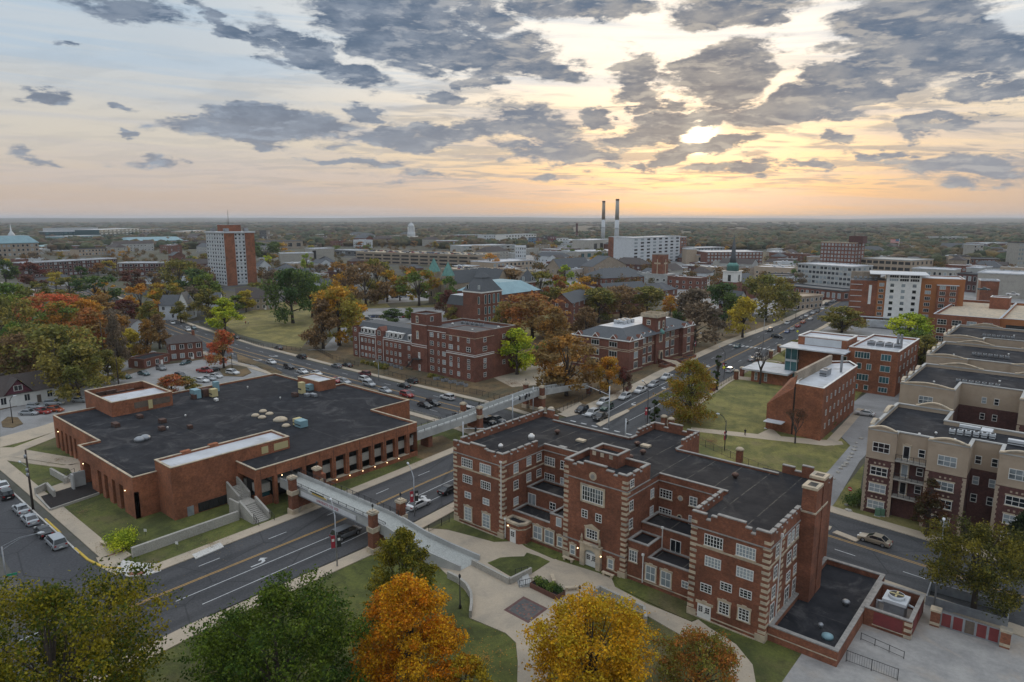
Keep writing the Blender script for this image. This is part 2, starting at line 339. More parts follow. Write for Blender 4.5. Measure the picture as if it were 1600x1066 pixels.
def membrane(name, c1, c2, seam=(0.07, 0.066, 0.066), gap=4.2, ang=0.0, st=(0.12, 0.115, 0.11), wide=0.02):
 m, T, b = material(name); tc = T.n('ShaderNodeTexCoord').outputs['Object']
 n = T.noise(tc, 0.35, 6, 0.68); cc = T.mix(T.ss(n, 0.3, 0.72), c1, c2)
 cc = T.mix(T.ss(T.noise(tc, 0.11, 6, 0.68, 1.4), 0.50, 0.70, 0, 0.6), cc, st)
 cc = T.mix(T.ss(T.noise(tc, 0.9, 5, 0.7, 0.6), 0.62, 0.72, 0, 0.5), cc, st)
 mp = T.n('ShaderNodeMapping'); T.l(tc, mp.inputs[0]); mp.inputs['Rotation'].default_value = (0, 0, ang)
 sp = T.n('ShaderNodeSeparateXYZ'); T.l(mp.outputs[0], sp.inputs[0])
 x = T.m('ADD', sp.outputs[0], T.m('MULTIPLY', T.m('SUBTRACT', T.noise(tc, 0.5, 3), 0.5), 0.25))
 w = T.m('ABSOLUTE', T.m('SUBTRACT', T.m('FRACT', T.m('DIVIDE', x, gap)), 0.5))
 cc = T.mix(T.m('MULTIPLY', T.ss(w, wide, wide*0.3), T.ss(T.noise(tc, 0.6, 3), 0.35, 0.6)), cc, seam)
 T.l(cc, b.inputs['Base Color']); b.inputs['Roughness'].default_value = 0.95; b.inputs['Specular IOR Level'].default_value = 0.12
 return m
MT['roof'] = membrane('black_roof_membrane', (0.020, 0.020, 0.023), (0.036, 0.035, 0.037), seam=(0.10, 0.09, 0.08), wide=0.03, st=(0.095, 0.088, 0.082))
MT['roof2'] = membrane('dark_roof_membrane', (0.020, 0.021, 0.025), (0.038, 0.039, 0.044), gap=17.0, ang=R(90), st=(0.11, 0.105, 0.105), wide=0.006)
MT['roof_g'] = surf('grey_roof', (0.075, 0.078, 0.085), (0.055, 0.057, 0.062), 0.3, 0.8, c3=(0.10, 0.10, 0.105), s3=0.15)
MT['roof_w'] = surf('white_roof', (0.55, 0.57, 0.60), (0.46, 0.47, 0.49), 0.3, 0.7, c3=(0.36, 0.36, 0.36), s3=0.2)
MT['slate'] = surf('slate_shingles', (0.085, 0.092, 0.10), (0.06, 0.065, 0.073), 0.8, 0.8, fine=4)
MT['shingle'] = surf('brown_shingles', (0.075, 0.06, 0.055), (0.05, 0.04, 0.038), 0.8, 0.85, fine=4)
MT['copper'] = surf('green_copper', (0.13, 0.30, 0.26), (0.08, 0.21, 0.19), 0.5, 0.6)
MT['bluemetal'] = surf('blue_green_metal_roof', (0.22, 0.36, 0.40), (0.17, 0.29, 0.33), 0.2, 0.5)
MT['white'] = surf('white_paint', (0.74, 0.73, 0.70), (0.64, 0.63, 0.60), 0.7, 0.6)
MT['siding'] = surf('pale_siding', (0.56, 0.58, 0.60), (0.49, 0.51, 0.53), 0.4, 0.7)
MT['metal'] = surf('grey_metal', (0.34, 0.36, 0.38), (0.24, 0.25, 0.27), 0.8, 0.5, metal=0.4)
MT['black'] = surf('black_iron', (0.018, 0.018, 0.02), (0.026, 0.026, 0.028), 2.0, 0.5)
MT['rust'] = surf('rusty_vent_metal', (0.10, 0.045, 0.03), (0.05, 0.03, 0.024), 2.0, 0.8)
MT['glass'] = glass('window_glass')
MT['glass_b'] = glass('blind_glass', (0.22, 0.26, 0.28), (0.36, 0.40, 0.42), 0.5)
MT['glass_t'] = glass('teal_glass', (0.02, 0.075, 0.09), (0.05, 0.15, 0.17), 0.4)
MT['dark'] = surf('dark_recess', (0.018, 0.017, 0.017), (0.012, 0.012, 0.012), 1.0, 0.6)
MT['yellow'] = surf('yellow_paint', (0.62, 0.42, 0.05), (0.50, 0.34, 0.05), 1.0, 0.7)
MT['louvre'] = surf('cream_louvre', (0.52, 0.44, 0.22), (0.46, 0.39, 0.2), 1.0, 0.7)
MT['redp'] = surf('dark_red_panel', (0.20, 0.035, 0.035), (0.15, 0.03, 0.03), 0.8, 0.6)
MT['banner'] = surf('crimson_banner', (0.36, 0.03, 0.05), (0.30, 0.025, 0.04), 2.0, 0.8)
MT['banner_k'] = surf('black_banner', (0.03, 0.03, 0.03), (0.02, 0.02, 0.02), 2.0, 0.8)
MT['mulch'] = surf('dark_mulch', (0.016, 0.012, 0.011), (0.03, 0.022, 0.018), 2.5, 0.95, fine=7)
MT['paver'] = surf('brick_pavers', (0.27, 0.105, 0.075), (0.20, 0.08, 0.06), 2.0, 0.9, fine=7)
MT['bark'] = surf('bark', (0.075, 0.058, 0.046), (0.045, 0.035, 0.03), 2.0, 0.95)
MT['wood'] = surf('weathered_wood', (0.16, 0.12, 0.09), (0.10, 0.08, 0.065), 1.0, 0.9)
MT['ochre'] = surf('ochre_panel', (0.33, 0.125, 0.042), (0.29, 0.11, 0.038), 0.5, 0.8)
MT['bluehouse'] = surf('blue_clapboard', (0.10, 0.20, 0.32), (0.08, 0.17, 0.28), 0.5, 0.8)
MT['maroon'] = surf('maroon_siding', (0.12, 0.03, 0.045), (0.10, 0.025, 0.04), 0.8, 0.8)
MT['rock'] = surf('limestone_rock', (0.42, 0.39, 0.34), (0.30, 0.28, 0.25), 2.0, 0.9)
MT['planter'] = surf('rusty_steel_planter', (0.16, 0.07, 0.05), (0.12, 0.055, 0.04), 1.5, 0.8)
MT['green_box'] = surf('green_utility_metal', (0.10, 0.20, 0.13), (0.08, 0.16, 0.11), 1.5, 0.6)
MT['red'] = surf('red_sign', (0.5, 0.03, 0.03), (0.45, 0.03, 0.03), 1.0, 0.6)
MT['signyellow'] = surf('fluorescent_sign', (0.75, 0.78, 0.03), (0.7, 0.7, 0.03), 1.0, 0.6)
MT['greensign'] = surf('green_sign', (0.02, 0.30, 0.16), (0.02, 0.25, 0.14), 1.0, 0.6)

def asphalt(name, c1, c2, patch, crack=(0.035, 0.035, 0.037), lane=None):
 m, T, b = material(name); tc = T.n('ShaderNodeTexCoord').outputs['Object']
 cc = T.mix(T.ss(T.noise(tc, 0.09, 6, 0.6, 0.8), 0.35, 0.68), c1, c2)
 cc = T.mix(T.ss(T.noise(tc, 0.035, 3, 0.5, 1.5), 0.55, 0.6, 0, 0.6), cc, patch)
 cc = T.mix(0.4, cc, T.mix(T.ss(T.noise(tc, 3.0, 4, 0.8), 0.35, 0.65), tuple(x*0.6 for x in c1), tuple(x*1.5 for x in c1)))
 if lane:
  sp = T.n('ShaderNodeSeparateXYZ'); T.l(tc, sp.inputs[0]); x = T.m('ADD', T.m('MULTIPLY', sp.outputs[0], lane[0]), T.m('MULTIPLY', sp.outputs[1], lane[1]))
  w = T.m('COSINE', T.m('MULTIPLY', T.m('ADD', x, lane[2]), 6.2832/3.5)); mpn = T.xyz(T.m('MULTIPLY', sp.outputs[0], .5 if lane[0] < .5 else 1.5), T.m('MULTIPLY', sp.outputs[1], .5 if lane[0] > .5 else 1.5), 0.0)
  cc = T.mix(T.m('MULTIPLY', T.ss(w, -0.2, 0.9), T.ss(T.noise(mpn, .12, 5, .65), .3, .7, .1, .42)), cc, tuple(v*.45 for v in c1))
  cc = T.mix(T.ss(T.noise(mpn, .5, 4, .7), .66, .74, 0, .5), cc, tuple(v*.4 for v in c1))
 nd = T.n('ShaderNodeTexVoronoi', feature='DISTANCE_TO_EDGE'); nd.inputs['Scale'].default_value = 0.085
 T.l(T.mix(0.06, tc, T.noise(tc, 0.6, 4, 0.7, col=True)), nd.inputs['Vector'])
 cc = T.mix(T.m('MULTIPLY', T.ss(nd.outputs['Distance'], 0.012, 0.004), 0.5), cc, crack)
 T.l(cc, b.inputs['Base Color']); b.inputs['Roughness'].default_value = 0.95; b.inputs['Specular IOR Level'].default_value = 0.2
 return m
MT['asphalt'] = asphalt('asphalt', (0.074, 0.075, 0.079), (0.092, 0.092, 0.095), (0.062, 0.062, 0.066))
MT['asphalt_ave'] = asphalt('asphalt_ave', (0.074, 0.074, 0.077), (0.094, 0.093, 0.095), (0.058, 0.059, 0.063), lane=(1.0, .052, 89.2-1.7+.5))
MT['asphalt_x'] = asphalt('asphalt_cross', (0.074, 0.075, 0.078), (0.094, 0.094, 0.096), (0.062, 0.062, 0.065), lane=(.04, 1.0, -1.6))
MT['asphalt_c'] = asphalt('asphalt_collector', (0.074, 0.075, 0.078), (0.096, 0.096, 0.098), (0.062, 0.062, 0.065), lane=(1.0, .10, .4))
MT['asphalt2'] = asphalt('old_asphalt', (0.072, 0.073, 0.078), (0.092, 0.092, 0.095), (0.062, 0.062, 0.066))
def grass_mat(name, g1, g2, br, amt=(0.5, 0.7)):
 m, T, b = material(name); tc = T.n('ShaderNodeTexCoord').outputs['Object']
 g1 = (g1[0]*1.0, g1[1]*.92, g1[2]*.8); g2 = (g2[0]*1.65, g2[1]*1.5, g2[2]*1.2)
 cc = T.mix(T.ss(T.noise(tc, 0.13, 7, 0.72, 0.5), 0.38, 0.62), g1, g2)
 cc = T.mix(T.ss(T.noise(tc, 0.05, 7, 0.68, 0.8), *amt), cc, br)
 cc = T.mix(T.ss(T.noise(tc, 0.5, 6, 0.75, 0.3), 0.50, 0.68, 0.0, 0.55), cc, tuple(x*.5 for x in g1))
 cc = T.mix(T.ss(T.noise(tc, 0.33, 5, 0.8, 1.0), 0.60, 0.72, 0.0, 0.7), cc, tuple(x*1.25 for x in br))
 cc = T.mix(T.ss(T.noise(tc, 2.6, 4, 0.8), 0.30, 0.72, 0.0, 0.5), cc, tuple(x*0.5 for x in g1))
 sp = T.n('ShaderNodeSeparateXYZ'); T.l(tc, sp.inputs[0])
 w = T.m('SINE', T.m('MULTIPLY', T.m('ADD', sp.outputs[0], T.m('MULTIPLY', sp.outputs[1], 0.35)), 3.3))
 cc = T.mix(T.ss(w, -0.6, 0.6, 0.0, 0.04), cc, tuple(x*1.4 for x in g2))
 T.l(cc, b.inputs['Base Color']); b.inputs['Roughness'].default_value = 0.95
 bp = T.n('ShaderNodeBump'); bp.inputs['Strength'].default_value = 0.6; bp.inputs['Distance'].default_value = 0.15
 T.l(T.noise(tc, 4.0, 5, 0.8), bp.inputs['Height']); T.l(bp.outputs[0], b.inputs['Normal'])
 return m
MT['grass'] = grass_mat('campus_grass', (0.060, 0.078, 0.019), (0.088, 0.105, 0.026), (0.15, 0.115, 0.055), (0.47, 0.70))
MT['grass_l'] = grass_mat('light_lawn', (0.115, 0.130, 0.038), (0.165, 0.160, 0.055), (0.20, 0.155, 0.075), (0.50, 0.70))
MT['grass_y'] = grass_mat('dry_lawn', (0.155, 0.15, 0.05), (0.19, 0.17, 0.065), (0.16, 0.12, 0.07), (0.50, 0.70))
MT['grass_b'] = grass_mat('leaf_strewn_ground', (0.11, 0.080, 0.045), (0.14, 0.10, 0.055), (0.085, 0.075, 0.04), (0.45, 0.62))
def ground_mat():
 m, T, b = material('town_and_country_ground'); tc = T.n('ShaderNodeTexCoord').outputs['Object']
 cc = T.mix(T.ss(T.noise(tc, 0.02, 6, 0.65, 0.4), 0.38, 0.62), (0.060, 0.060, 0.028), (0.080, 0.066, 0.042))
 cc = T.mix(T.ss(T.noise(tc, 0.011, 5, 0.6, 0.8), 0.5, 0.6, 0, 0.8), cc, (0.11, 0.105, 0.10))
 cc = T.mix(T.ss(T.noise(tc, 0.5, 4, 0.75), 0.35, 0.7, 0, 0.5), cc, (0.05, 0.055, 0.025))
 # woodland and fields beyond the town
 ln = T.n('ShaderNodeVectorMath', operation='LENGTH'); T.l(tc, ln.inputs[0]); d = ln.outputs['Value']
 far = T.mix(T.ss(T.noise(tc, 0.004, 7, 0.75, 0.3), 0.4, 0.62), (0.040, 0.042, 0.022), (0.085, 0.060, 0.035))
 far = T.mix(T.ss(T.noise(tc, 0.0007, 4, 0.6, 0.5), 0.56, 0.64, 0, 0.6), far, (0.16, 0.15, 0.08))
 cc = T.mix(T.ss(d, 900, 1600), cc, far)
 T.l(cc, b.inputs['Base Color']); b.inputs['Roughness'].default_value = 0.95
 return m
MT['ground'] = ground_mat()

# ------------------------------------------------------------------ the ground, streets and walks
def gpx(pts, z=0.0): return [G(x, y, z) for x, y in pts]
def struct(name, mb, mats, **k): o = mb.add(name, mats); o['kind'] = 'structure'; return o
mb = MB(); n_ = 72; prev = None
RINGS = [0, 300, 900, 2500, 6000, 9000, 11000, 13000, 15000, 18000, 24000]
rng = random.Random(5)
for i in range(len(RINGS)-1):
 for k in range(n_):
  def pt(r, kk):
   a = 2*math.pi*kk/n_; x, y = r*math.cos(a), r*math.sin(a)
   h = 0.0
   if r > 5000: h = (mnoise.noise(Vector((x/2600, y/2600, 1.7)))*0.5+0.42)*min(105, (r-5000)/85.0)
   return (x, y, h-0.02)
  r0, r1 = RINGS[i], RINGS[i+1]
  q = [pt(r0, k), pt(r1, k), pt(r1, k+1), pt(r0, k+1)]
  mb.face(q if r0 else [pt(0, 0), q[1], q[2]], 0, True)
struct('ground', mb, MT['ground'])

def seg(line, dz=0): return line
AVE = [(-84, -60, 17), (-86.5, 0, 17), (-89.2, 32, 16.4), (-89.6, 60, 17.6), (-91.7, 85, 16.8), (-93.6, 116, 18)]          # avenue under the footbridge
CROSS = [(-700, 180, 17), (-480, 158, 17), (-316, 134.0, 17), (-250, 127.0, 17.2), (-190, 124.8, 17), (-120, 124, 17), (-80, 118.5, 17), (-30, 111, 17.6), (0, 108.5, 17.6), (60, 105, 17.6), (200, 100, 17.6)]
COLL = [(-89.5, 122, 24), (-87.2, 141, 20.5), (-89.3, 168, 18.4), (-93.4, 197, 18.5), (-96.6, 228, 19.2), (-100.3, 270, 19.2), (-103.5, 335, 17), (-114, 450, 17), (-134, 700, 17), (-166, 1150, 18)]
SIDE = [(-420, 28.0, 7.6), (-180, 27.0, 7.6), (-118, 26.4, 7.8), (-97, 26.0, 9.5)]
def road(name, line, z=0.02, m='asphalt'):
 mb = MB(); strip(mb, line, z); return struct(name, mb, MT[m])
road('road', AVE, 0.022, 'asphalt_ave'); road('road', CROSS, 0.027, 'asphalt_x'); road('road', COLL, 0.032, 'asphalt_c'); road('road', SIDE, 0.018, 'asphalt2')
mbj = MB(); mbj.sheet([(-99.5, 22), (-99.5, 34), (-101.6, 33.2), (-104.5, 31.2), (-108, 30.2), (-108, 22.4)], 0.025); struct('road_corner', mbj, MT['asphalt2'])
# more streets of the town
mbs = MB()
for ln in ([(-330, 137, 7), (-345, 230, 7), (-360, 420, 7), (-380, 800, 8)], [(-700, 250, 8), (-480, 238, 8), (-330, 232, 7), (-250, 262, 7)],
           [(-760, 420, 8), (-480, 392, 8), (-250, 372, 8), (-126, 352, 8)], [(-100, 352, 10), (0, 345, 10), (260, 330, 10)], [(-480, 160, 8), (-500, 400, 8), (-540, 900, 8)],
           [(-128, 470, 10), (-420, 500, 9), (-900, 560, 9)], [(-104, 465, 11), (40, 452, 11), (420, 420, 11)], [(-132, 620, 10), (300, 590, 10)], [(-900, 760, 10), (-160, 720, 10), (400, 690, 10)]):
 strip(mbs, ln, 0.012)
struct('town_streets', mbs, MT['asphalt2'])

# kerbs and walks: raised 14 cm
mbw = MB(); KZ = 0.14
def side_of(line, off, w, i0=0.0, i1=None):
 out = []
 for (x, y, ww) in line: out.append((x, y, ww))
 L, Rr = ribbon(out); S = L if off > 0 else Rr; res = []
 for i, p in enumerate(out):
  dx, dy = S[i][0]-p[0], S[i][1]-p[1]; l = math.hypot(dx, dy); k = (abs(off)+w/2)
  res.append((S[i][0]+dx/l*k, S[i][1]+dy/l*k, w))
 return res
def cut(line, y0=None, y1=None, ax=1):
 out = []
 def lerp(a, b, t): return tuple(a[k]+(b[k]-a[k])*t for k in range(3))
 lo, hi = (y0, y1) if y0 < y1 else (y1, y0)
 for a, b in zip(line[:-1], line[1:]):
  pa, pb = a[ax], b[ax]
  if max(pa, pb) < lo or min(pa, pb) > hi: continue
  def tt(v): return (v-pa)/((pb-pa) or 1e-9)
  t0, t1 = 0.0, 1.0
  c = sorted([tt(lo), tt(hi)]); t0 = max(0, c[0]); t1 = min(1, c[1])
  if t1 <= t0: continue
  A_, B_ = lerp(a, b, t0), lerp(a, b, t1)
  if not out: out.append(A_)
  out.append(B_)
 return out
strip(mbw, cut(side_of(AVE, 0.01, 2.3), 35.5, 113), KZ, sides=0.0)           # west walk of the avenue
strip(mbw, cut(side_of(AVE, -0.01, 2.7), -30, 78.5), KZ, sides=0.0)          # east walk, under the trees
strip(mbw, cut(side_of(AVE, -0.01, 1.8), 78.5, 104), KZ, sides=0.0)
strip(mbw, cut(side_of(CROSS, 0.7, 1.9), -700, -108, 0), KZ, sides=0.0)
strip(mbw, cut(side_of(CROSS, -1.4, 2.0), -300, -102, 0), KZ, sides=0.0)
strip(mbw, cut(side_of(CROSS, 0.05, 2.6), -31, 200, 0), KZ, sides=0.0)
strip(mbw, cut(side_of(CROSS, 0.05, 2.0), -76, -36.5, 0), KZ, sides=0.0)
strip(mbw, cut(side_of(CROSS, -0.05, 2.5), -76, 200, 0), KZ, sides=0.0)
strip(mbw, cut(side_of(COLL, 0.05, 3.6), 137, 460, 1), KZ, sides=0.0)
strip(mbw, cut(side_of(COLL, -0.05, 2.2), 133, 460, 1), KZ, sides=0.0)
strip(mbw, [(-420, 34.6, 2.4), (-150, 33.6, 2.4), (-108, 33.2, 2.4)], KZ, sides=0.0)
struct('sidewalk', mbw, MT['walk'])
mbk = MB()                                                                      # stone kerbs
for ln in (cut(side_of(AVE, 0.0, 0.22), 35, 113), cut(side_of(AVE, 0.0, 0.22), 35, 113), cut(side_of(CROSS, 0.0, 0.22), -700, -108, 0), cut(side_of(CROSS, -0.02, 0.22), -300, -102, 0)):
 strip(mbk, ln, 0.15, sides=0.0)
strip(mbk, [(-420, 32.0, 0.25), (-180, 31.0, 0.25), (-112, 30.5, 0.25)], 0.15, sides=0.0)
struct('kerb', mbk, MT['new_walk'])
mbk = MB(); strip(mbk, [(-130, 31.0, 0.3), (-122, 30.9, 0.3)], 0.16, sides=0.0)
strip(mbk, [(-114.5, 30.6, 0.32), (-109, 30.6, 0.32), (-104.6, 31.3, 0.34), (-102.4, 32.8, 0.34)], 0.165, sides=0.0); struct('yellow_kerb', mbk, MT['yellow'])
# corner of the side street: fan, ramp
mbc = MB(); mbc.prism(gpx([(180, 893), (200, 902), (232, 899), (252, 893), (243, 882), (215, 880), (192, 876)]), 0, 0.135); struct('corner_ramp', mbc, MT['new_walk'])
mbc = MB(); mbc.prism(gpx([(158, 888), (182, 900), (190, 877), (206, 868), (196, 861), (183, 866), (166, 872), (150, 872)]), 0, 0.13); struct('corner_paving', mbc, MT['walk'])
mbc = MB(); mbc.prism(gpx([(300, 868), (306, 874.5), (350, 855.5), (344, 849)]), 0, 0.155); struct('new_paving', mbc, MT['new_walk'])
mbc = MB(); mbc.prism(gpx([(150, 862), (181, 874), (196, 862), (160, 846)]), 0, 0.12); struct('brick_paving', mbc, MT['paver'])
mbc = MB(); mbc.prism(gpx([(198, 896), (226, 894), (224, 899), (202, 901)]), 0, 0.145); struct('tactile_strip', mbc, MT['paver'])

# lot paving west and behind the auditorium
mbl = MB()
mbl.sheet(gpx([(0, 700), (0, 640), (70, 622), (140, 598), (190, 573), (330, 547), (395, 570), (425, 578), (425, 596), (265, 640), (100, 662)]), 0.02)
mbl.sheet(gpx([(138, 578), (165, 563), (240, 548), (258, 556), (200, 575), (160, 590)]), 0.018)
struct('parking_lot', mbl, MT['lot'])
mbl = MB(); mbl.prism(gpx([(0, 700), (0, 684), (60, 668), (97, 656), (97, 672), (40, 690)]), 0, KZ); mbl.prism(gpx([(0, 712), (0, 700), (20, 700), (125, 718), (128, 724), (110, 728)]), 0, 0.13)
mbl.prism(gpx([(0, 708), (95, 672), (97, 680), (0, 719)]), 0, 0.12); struct('path', mbl, MT['walk'])
mbl = MB(); mbl.prism(gpx([(2, 660), (12, 652), (28, 653), (36, 663), (20, 669), (4, 668)]), 0, 0.16)
mbl.prism(gpx([(342, 578), (360, 570), (385, 574), (393, 583), (380, 589), (350, 588)]), 0, 0.16)
mbl.prism(gpx([(150, 592), (240, 567), (345, 553), (350, 557), (245, 572), (160, 598)]), 0, 0.15)
mbl.prism(gpx([(370, 553), (430, 576), (442, 583), (432, 588), (400, 572), (372, 566)]), 0, 0.15)
mbl.prism(gpx([(0, 633), (60, 620), (140, 598), (140, 602), (65, 626), (0, 641)]), 0, 0.15); struct('dry_verge', mbl, MT['grass_b'])

# lawns
mbl = MB()
mbl.sheet([(-78.2, -40), (-78.2, 77), (-60, 68), (-20, 72), (-14, 40), (20, 0), (0, -40)], 0.012)                               # under the big trees
mbl.sheet([(-99.2, 34.5), (-101.5, 114), (-122, 114), (-122, 50), (-190, 50), (-190, 34.5)], 0.012)
mbl.sheet([(-78, 68), (-78, 103), (-20, 103), (-20, 70)], 0.016)
struct('lawn', mbl, MT['grass'])
mbl = MB(); mbl.sheet([(-77.5, 138), (-76, 128.5), (-36.6, 120.6), (-35.8, 140), (-37.3, 160), (-41.5, 166), (-44, 168), (-48, 215), (-50, 260), (-90, 290), (-86.5, 215), (-78, 150)], 0.014)
mbl.sheet([(-31, 121), (40, 116.5), (40, 122), (-27.5, 127), (-32, 150)], 0.014)
struct('light_lawn', mbl, MT['grass_l'])
mbl = MB()
mbl.sheet(gpx([(372, 522), (412, 533), (470, 545), (490, 520), (500, 500), (560, 486), (610, 480), (600, 470), (450, 470), (340, 500)]), 0.014)
mbl.sheet(gpx([(620, 480), (760, 470), (900, 470), (900, 500), (760, 560), (640, 500)]), 0.014)
struct('dry_lawn', mbl, MT['grass_y'])
mbl = MB(); mbl.sheet([(-245, 136.5), (-104, 133.5), (-98, 138), (-103, 195), (-110, 270), (-113, 330), (-250, 330), (-250, 200), (-225, 175)], 0.010)
mbl.sheet(gpx([(720, 730), (725, 700), (690, 680), (655, 690), (650, 715)]), 0.016)
struct('leafy_ground', mbl, MT['grass_b'])
mbl = MB(); mbl.sheet(gpx([(478, 547), (505, 545), (520, 528), (540, 505), (600, 497), (760, 492), (760, 500), (600, 507), (548, 516), (525, 548)]), 0.022)
mbl.sheet(gpx([(560, 497), (575, 482), (700, 480), (730, 492), (600, 508)]), 0.02)
mbl.sheet(gpx([(600, 455), (720, 445), (740, 465), (590, 475)]), 0.02)
struct('campus_drive', mbl, MT['lot'])

# hall plaza
mbp = MB()
mbp.prism(gpx([(640, 843), (668, 826), (700, 829), (735, 838), (772, 848), (797, 847), (811, 846), (871, 876), (925, 893), (955, 903), (961, 918), (1010, 944), (1081, 973), (1091, 969), (1107, 981), (1150, 1008), (1176, 1040), (1182, 1075),
    (1146, 1075), (1135, 1032), (1072, 998), (1009, 962), (935, 930), (920, 960), (900, 1000), (860, 1040), (850, 1075), (808, 1075), (809, 1035), (806, 1005), (790, 990), (735, 967), (735, 934), (724, 920), (700, 900), (668, 870)]), 0, 0.10)
struct('plaza', mbp, MT['walk'])
mbp = MB(); mbp.prism(gpx([(762, 881), (782, 873), (800, 871.5), (819, 871), (823, 865), (842, 871), (859, 879), (842, 890), (822, 903), (812, 896), (798, 902)]), 0, 0.18)
mbp.prism(gpx([(962, 911), (972, 902), (1087, 969), (1080, 972), (1040, 955), (968, 920)]), 0, 0.16)
mbp.prism(gpx([(812, 848.5), (872, 872), (866, 875), (822, 856)]), 0, 0.16)
struct('grass_bed', mbp, MT['grass'])
mbp = MB(); mbp.sheet([(-53.3, 60.7), (-49.0, 60.5), (-49.1, 64.7), (-53.4, 64.9)], 0.105)
struct('plaza_inlay_border', mbp, surf('maroon_granite', (0.10, 0.045, 0.04), (0.14, 0.07, 0.06), 2, 0.7))
mbp = MB(); mbp.sheet([(-52.9, 61.1), (-49.4, 60.9), (-49.5, 64.3), (-53.0, 64.5)], 0.109)
struct('plaza_inlay', mbp, surf('slate_granite', (0.055, 0.06, 0.065), (0.10, 0.095, 0.09), 1.4, 0.6, c3=(0.17, 0.11, 0.09), s3=0.9))
mbp = MB(); 
rg = random.Random(3)
for i in range(13):
 a = 2*math.pi*i/12; r_ = 1.15 if i < 12 else 0
 cx, cy = -51.2+r_*math.cos(a), 62.7+r_*math.sin(a)
 mbp.sheet([(cx+0.2*math.cos(t*math.pi/3)*(1 if t % 2 else 0.5), cy+0.2*math.sin(t*math.pi/3)*(1 if t % 2 else 0.5)) for t in range(6)], 0.113)
struct('plaza_inlay_motif', mbp, MT['paver'])
# service yard east of the hall, driveway, car court
mbl = MB(); mbl.sheet([(-21, 66), (-21, 99), (-3, 98), (30, 96), (30, 40), (-9, 48)], 0.020); struct('service_yard', mbl, MT['yard'])
mbl = MB(); mbl.prism([(-36.6, 120.5), (-30.5, 119.8), (-30.8, 126), (-33.0, 150), (-33.2, 166), (-41.0, 166), (-37.3, 160), (-36.3, 140)], 0, 0.05)
mbl.prism([(-41.5, 166.02), (-32.8, 166.02), (-33, 190), (-43.5, 190)], 0, 0.06); mbl.sheet([(-47, 185), (-33, 188), (-33.5, 270), (-46, 270)], 0.03)
struct('driveway', mbl, MT['lot'])
mbl = MB(); mbl.prism(gpx([(1080, 668), (1205, 681), (1290, 688), (1315, 690), (1318, 695), (1290, 697), (1205, 688), (1080, 674)]), 0, 0.06)
mbl.prism(gpx([(1290, 690), (1340, 638), (1352, 640), (1303, 697)]), 0, 0.075); mbl.prism(gpx([(1155, 588), (1240, 598), (1240, 602), (1153, 593)]), 0, 0.06)
mbl.prism(gpx([(1184, 679), (1205, 669), (1222, 684), (1200, 686)]), 0, 0.085)
struct('path', mbl, MT['walk'])
mbl = MB(); strip(mbl, [(*G(1200+22*math.cos(t), 569+5*math.sin(t)), 1.2) for t in [k*math.pi/8 for k in range(17)]], 0.06, sides=0); struct('ring_path', mbl, MT['walk'])
mbl = MB(); mbl.prism(gpx([(870, 640), (905, 628), (915, 634), (880, 646)]), 0, 0.05); mbl.sheet(gpx([(770, 590), (860, 545), (890, 560), (860, 600), (800, 605)]), 0.02)
struct('campus_path', mbl, MT['walk'])
# downtown paving
mbl = MB(); mbl.sheet([(-95, 300), (-33, 300), (60, 300), (400, 300), (500, 760), (-125, 760), (-104, 450)], 0.008); mbl.sheet([(-127, 350), (-145, 760), (-620, 800), (-520, 500)], 0.008); struct('town_paving', mbl, MT['lot'])

# painted markings
mm = MB()
def off_line(line, d, w): 
 out = []; L, Rr = ribbon(line)
 for i, p in enumerate(line):
  dx, dy = L[i][0]-p[0], L[i][1]-p[1]; l = math.hypot(dx, dy); out.append((p[0]+dx/l*d, p[1]+dy/l*d, w))
 return out
def dashes(mb, line, z, on, off, mi):
 acc = 0.0
 for a, b in zip(line[:-1], line[1:]):
  L = math.hypot(b[0]-a[0], b[1]-a[1]); t = -acc
  while t < L:
   t0, t1 = max(t, 0), min(t+on, L)
   if t1 > t0: mb.obox((a[0]+(b[0]-a[0])*t0/L, a[1]+(b[1]-a[1])*t0/L), (a[0]+(b[0]-a[0])*t1/L, a[1]+(b[1]-a[1])*t1/L), a[2], z-0.004, z, mi)
   t += on+off
  acc = L-(t-on-off) if t-on-off < L else 0
def solid(mb, line, z, mi): strip(mb, line, z, mi)
wm, ym = MB(), MB(); AZ = 0.030
a_ = cut(AVE, -60, 113)
solid(ym, off_line(a_, 1.95, 0.14), AZ, 0); solid(ym, off_line(a_, 1.65, 0.14), AZ, 0)
dashes(wm, off_line(a_, 5.3, 0.14), AZ, 3.2, 8.0, 0)
solid(wm, off_line(cut(AVE, 34, 62), -1.5, 0.14), AZ, 0); solid(wm, off_line(cut(AVE, 36, 113), -4.9, 0.14), AZ, 0); solid(wm, off_line(cut(AVE, 78, 113), -1.5, 0.14), AZ, 0)
c_ = cut(CROSS, -600, -108, 0); CZ = 0.036
for d in (1.9, 1.55, -1.55, -1.9): solid(ym, off_line(c_, d, 0.14), CZ, 0)
dashes(wm, off_line(c_, 5.2, 0.14), CZ, 3, 8, 0); dashes(wm, off_line(c_, -5.2, 0.14), CZ, 3, 8, 0)
c2 = cut(CROSS, -72, 200, 0)
solid(ym, off_line(c2, -0.2, 0.14), CZ, 0); solid(ym, off_line(c2, -0.6, 0.14), CZ, 0); dashes(wm, off_line(c2, -4.4, 0.14), CZ, 3, 6.5, 0)
k_ = cut(COLL, 146, 700)
QZ = 0.041
yl = [(*G(*p), .16) for p in ((946, 660), (1036, 612), (1104, 578), (1160, 551), (1215, 524))]+[(-107, 340, .16), (-117, 450, .16)]
solid(ym, yl, QZ, 0); solid(ym, [(x-0.4, y, w) for x, y, w in yl], QZ, 0)
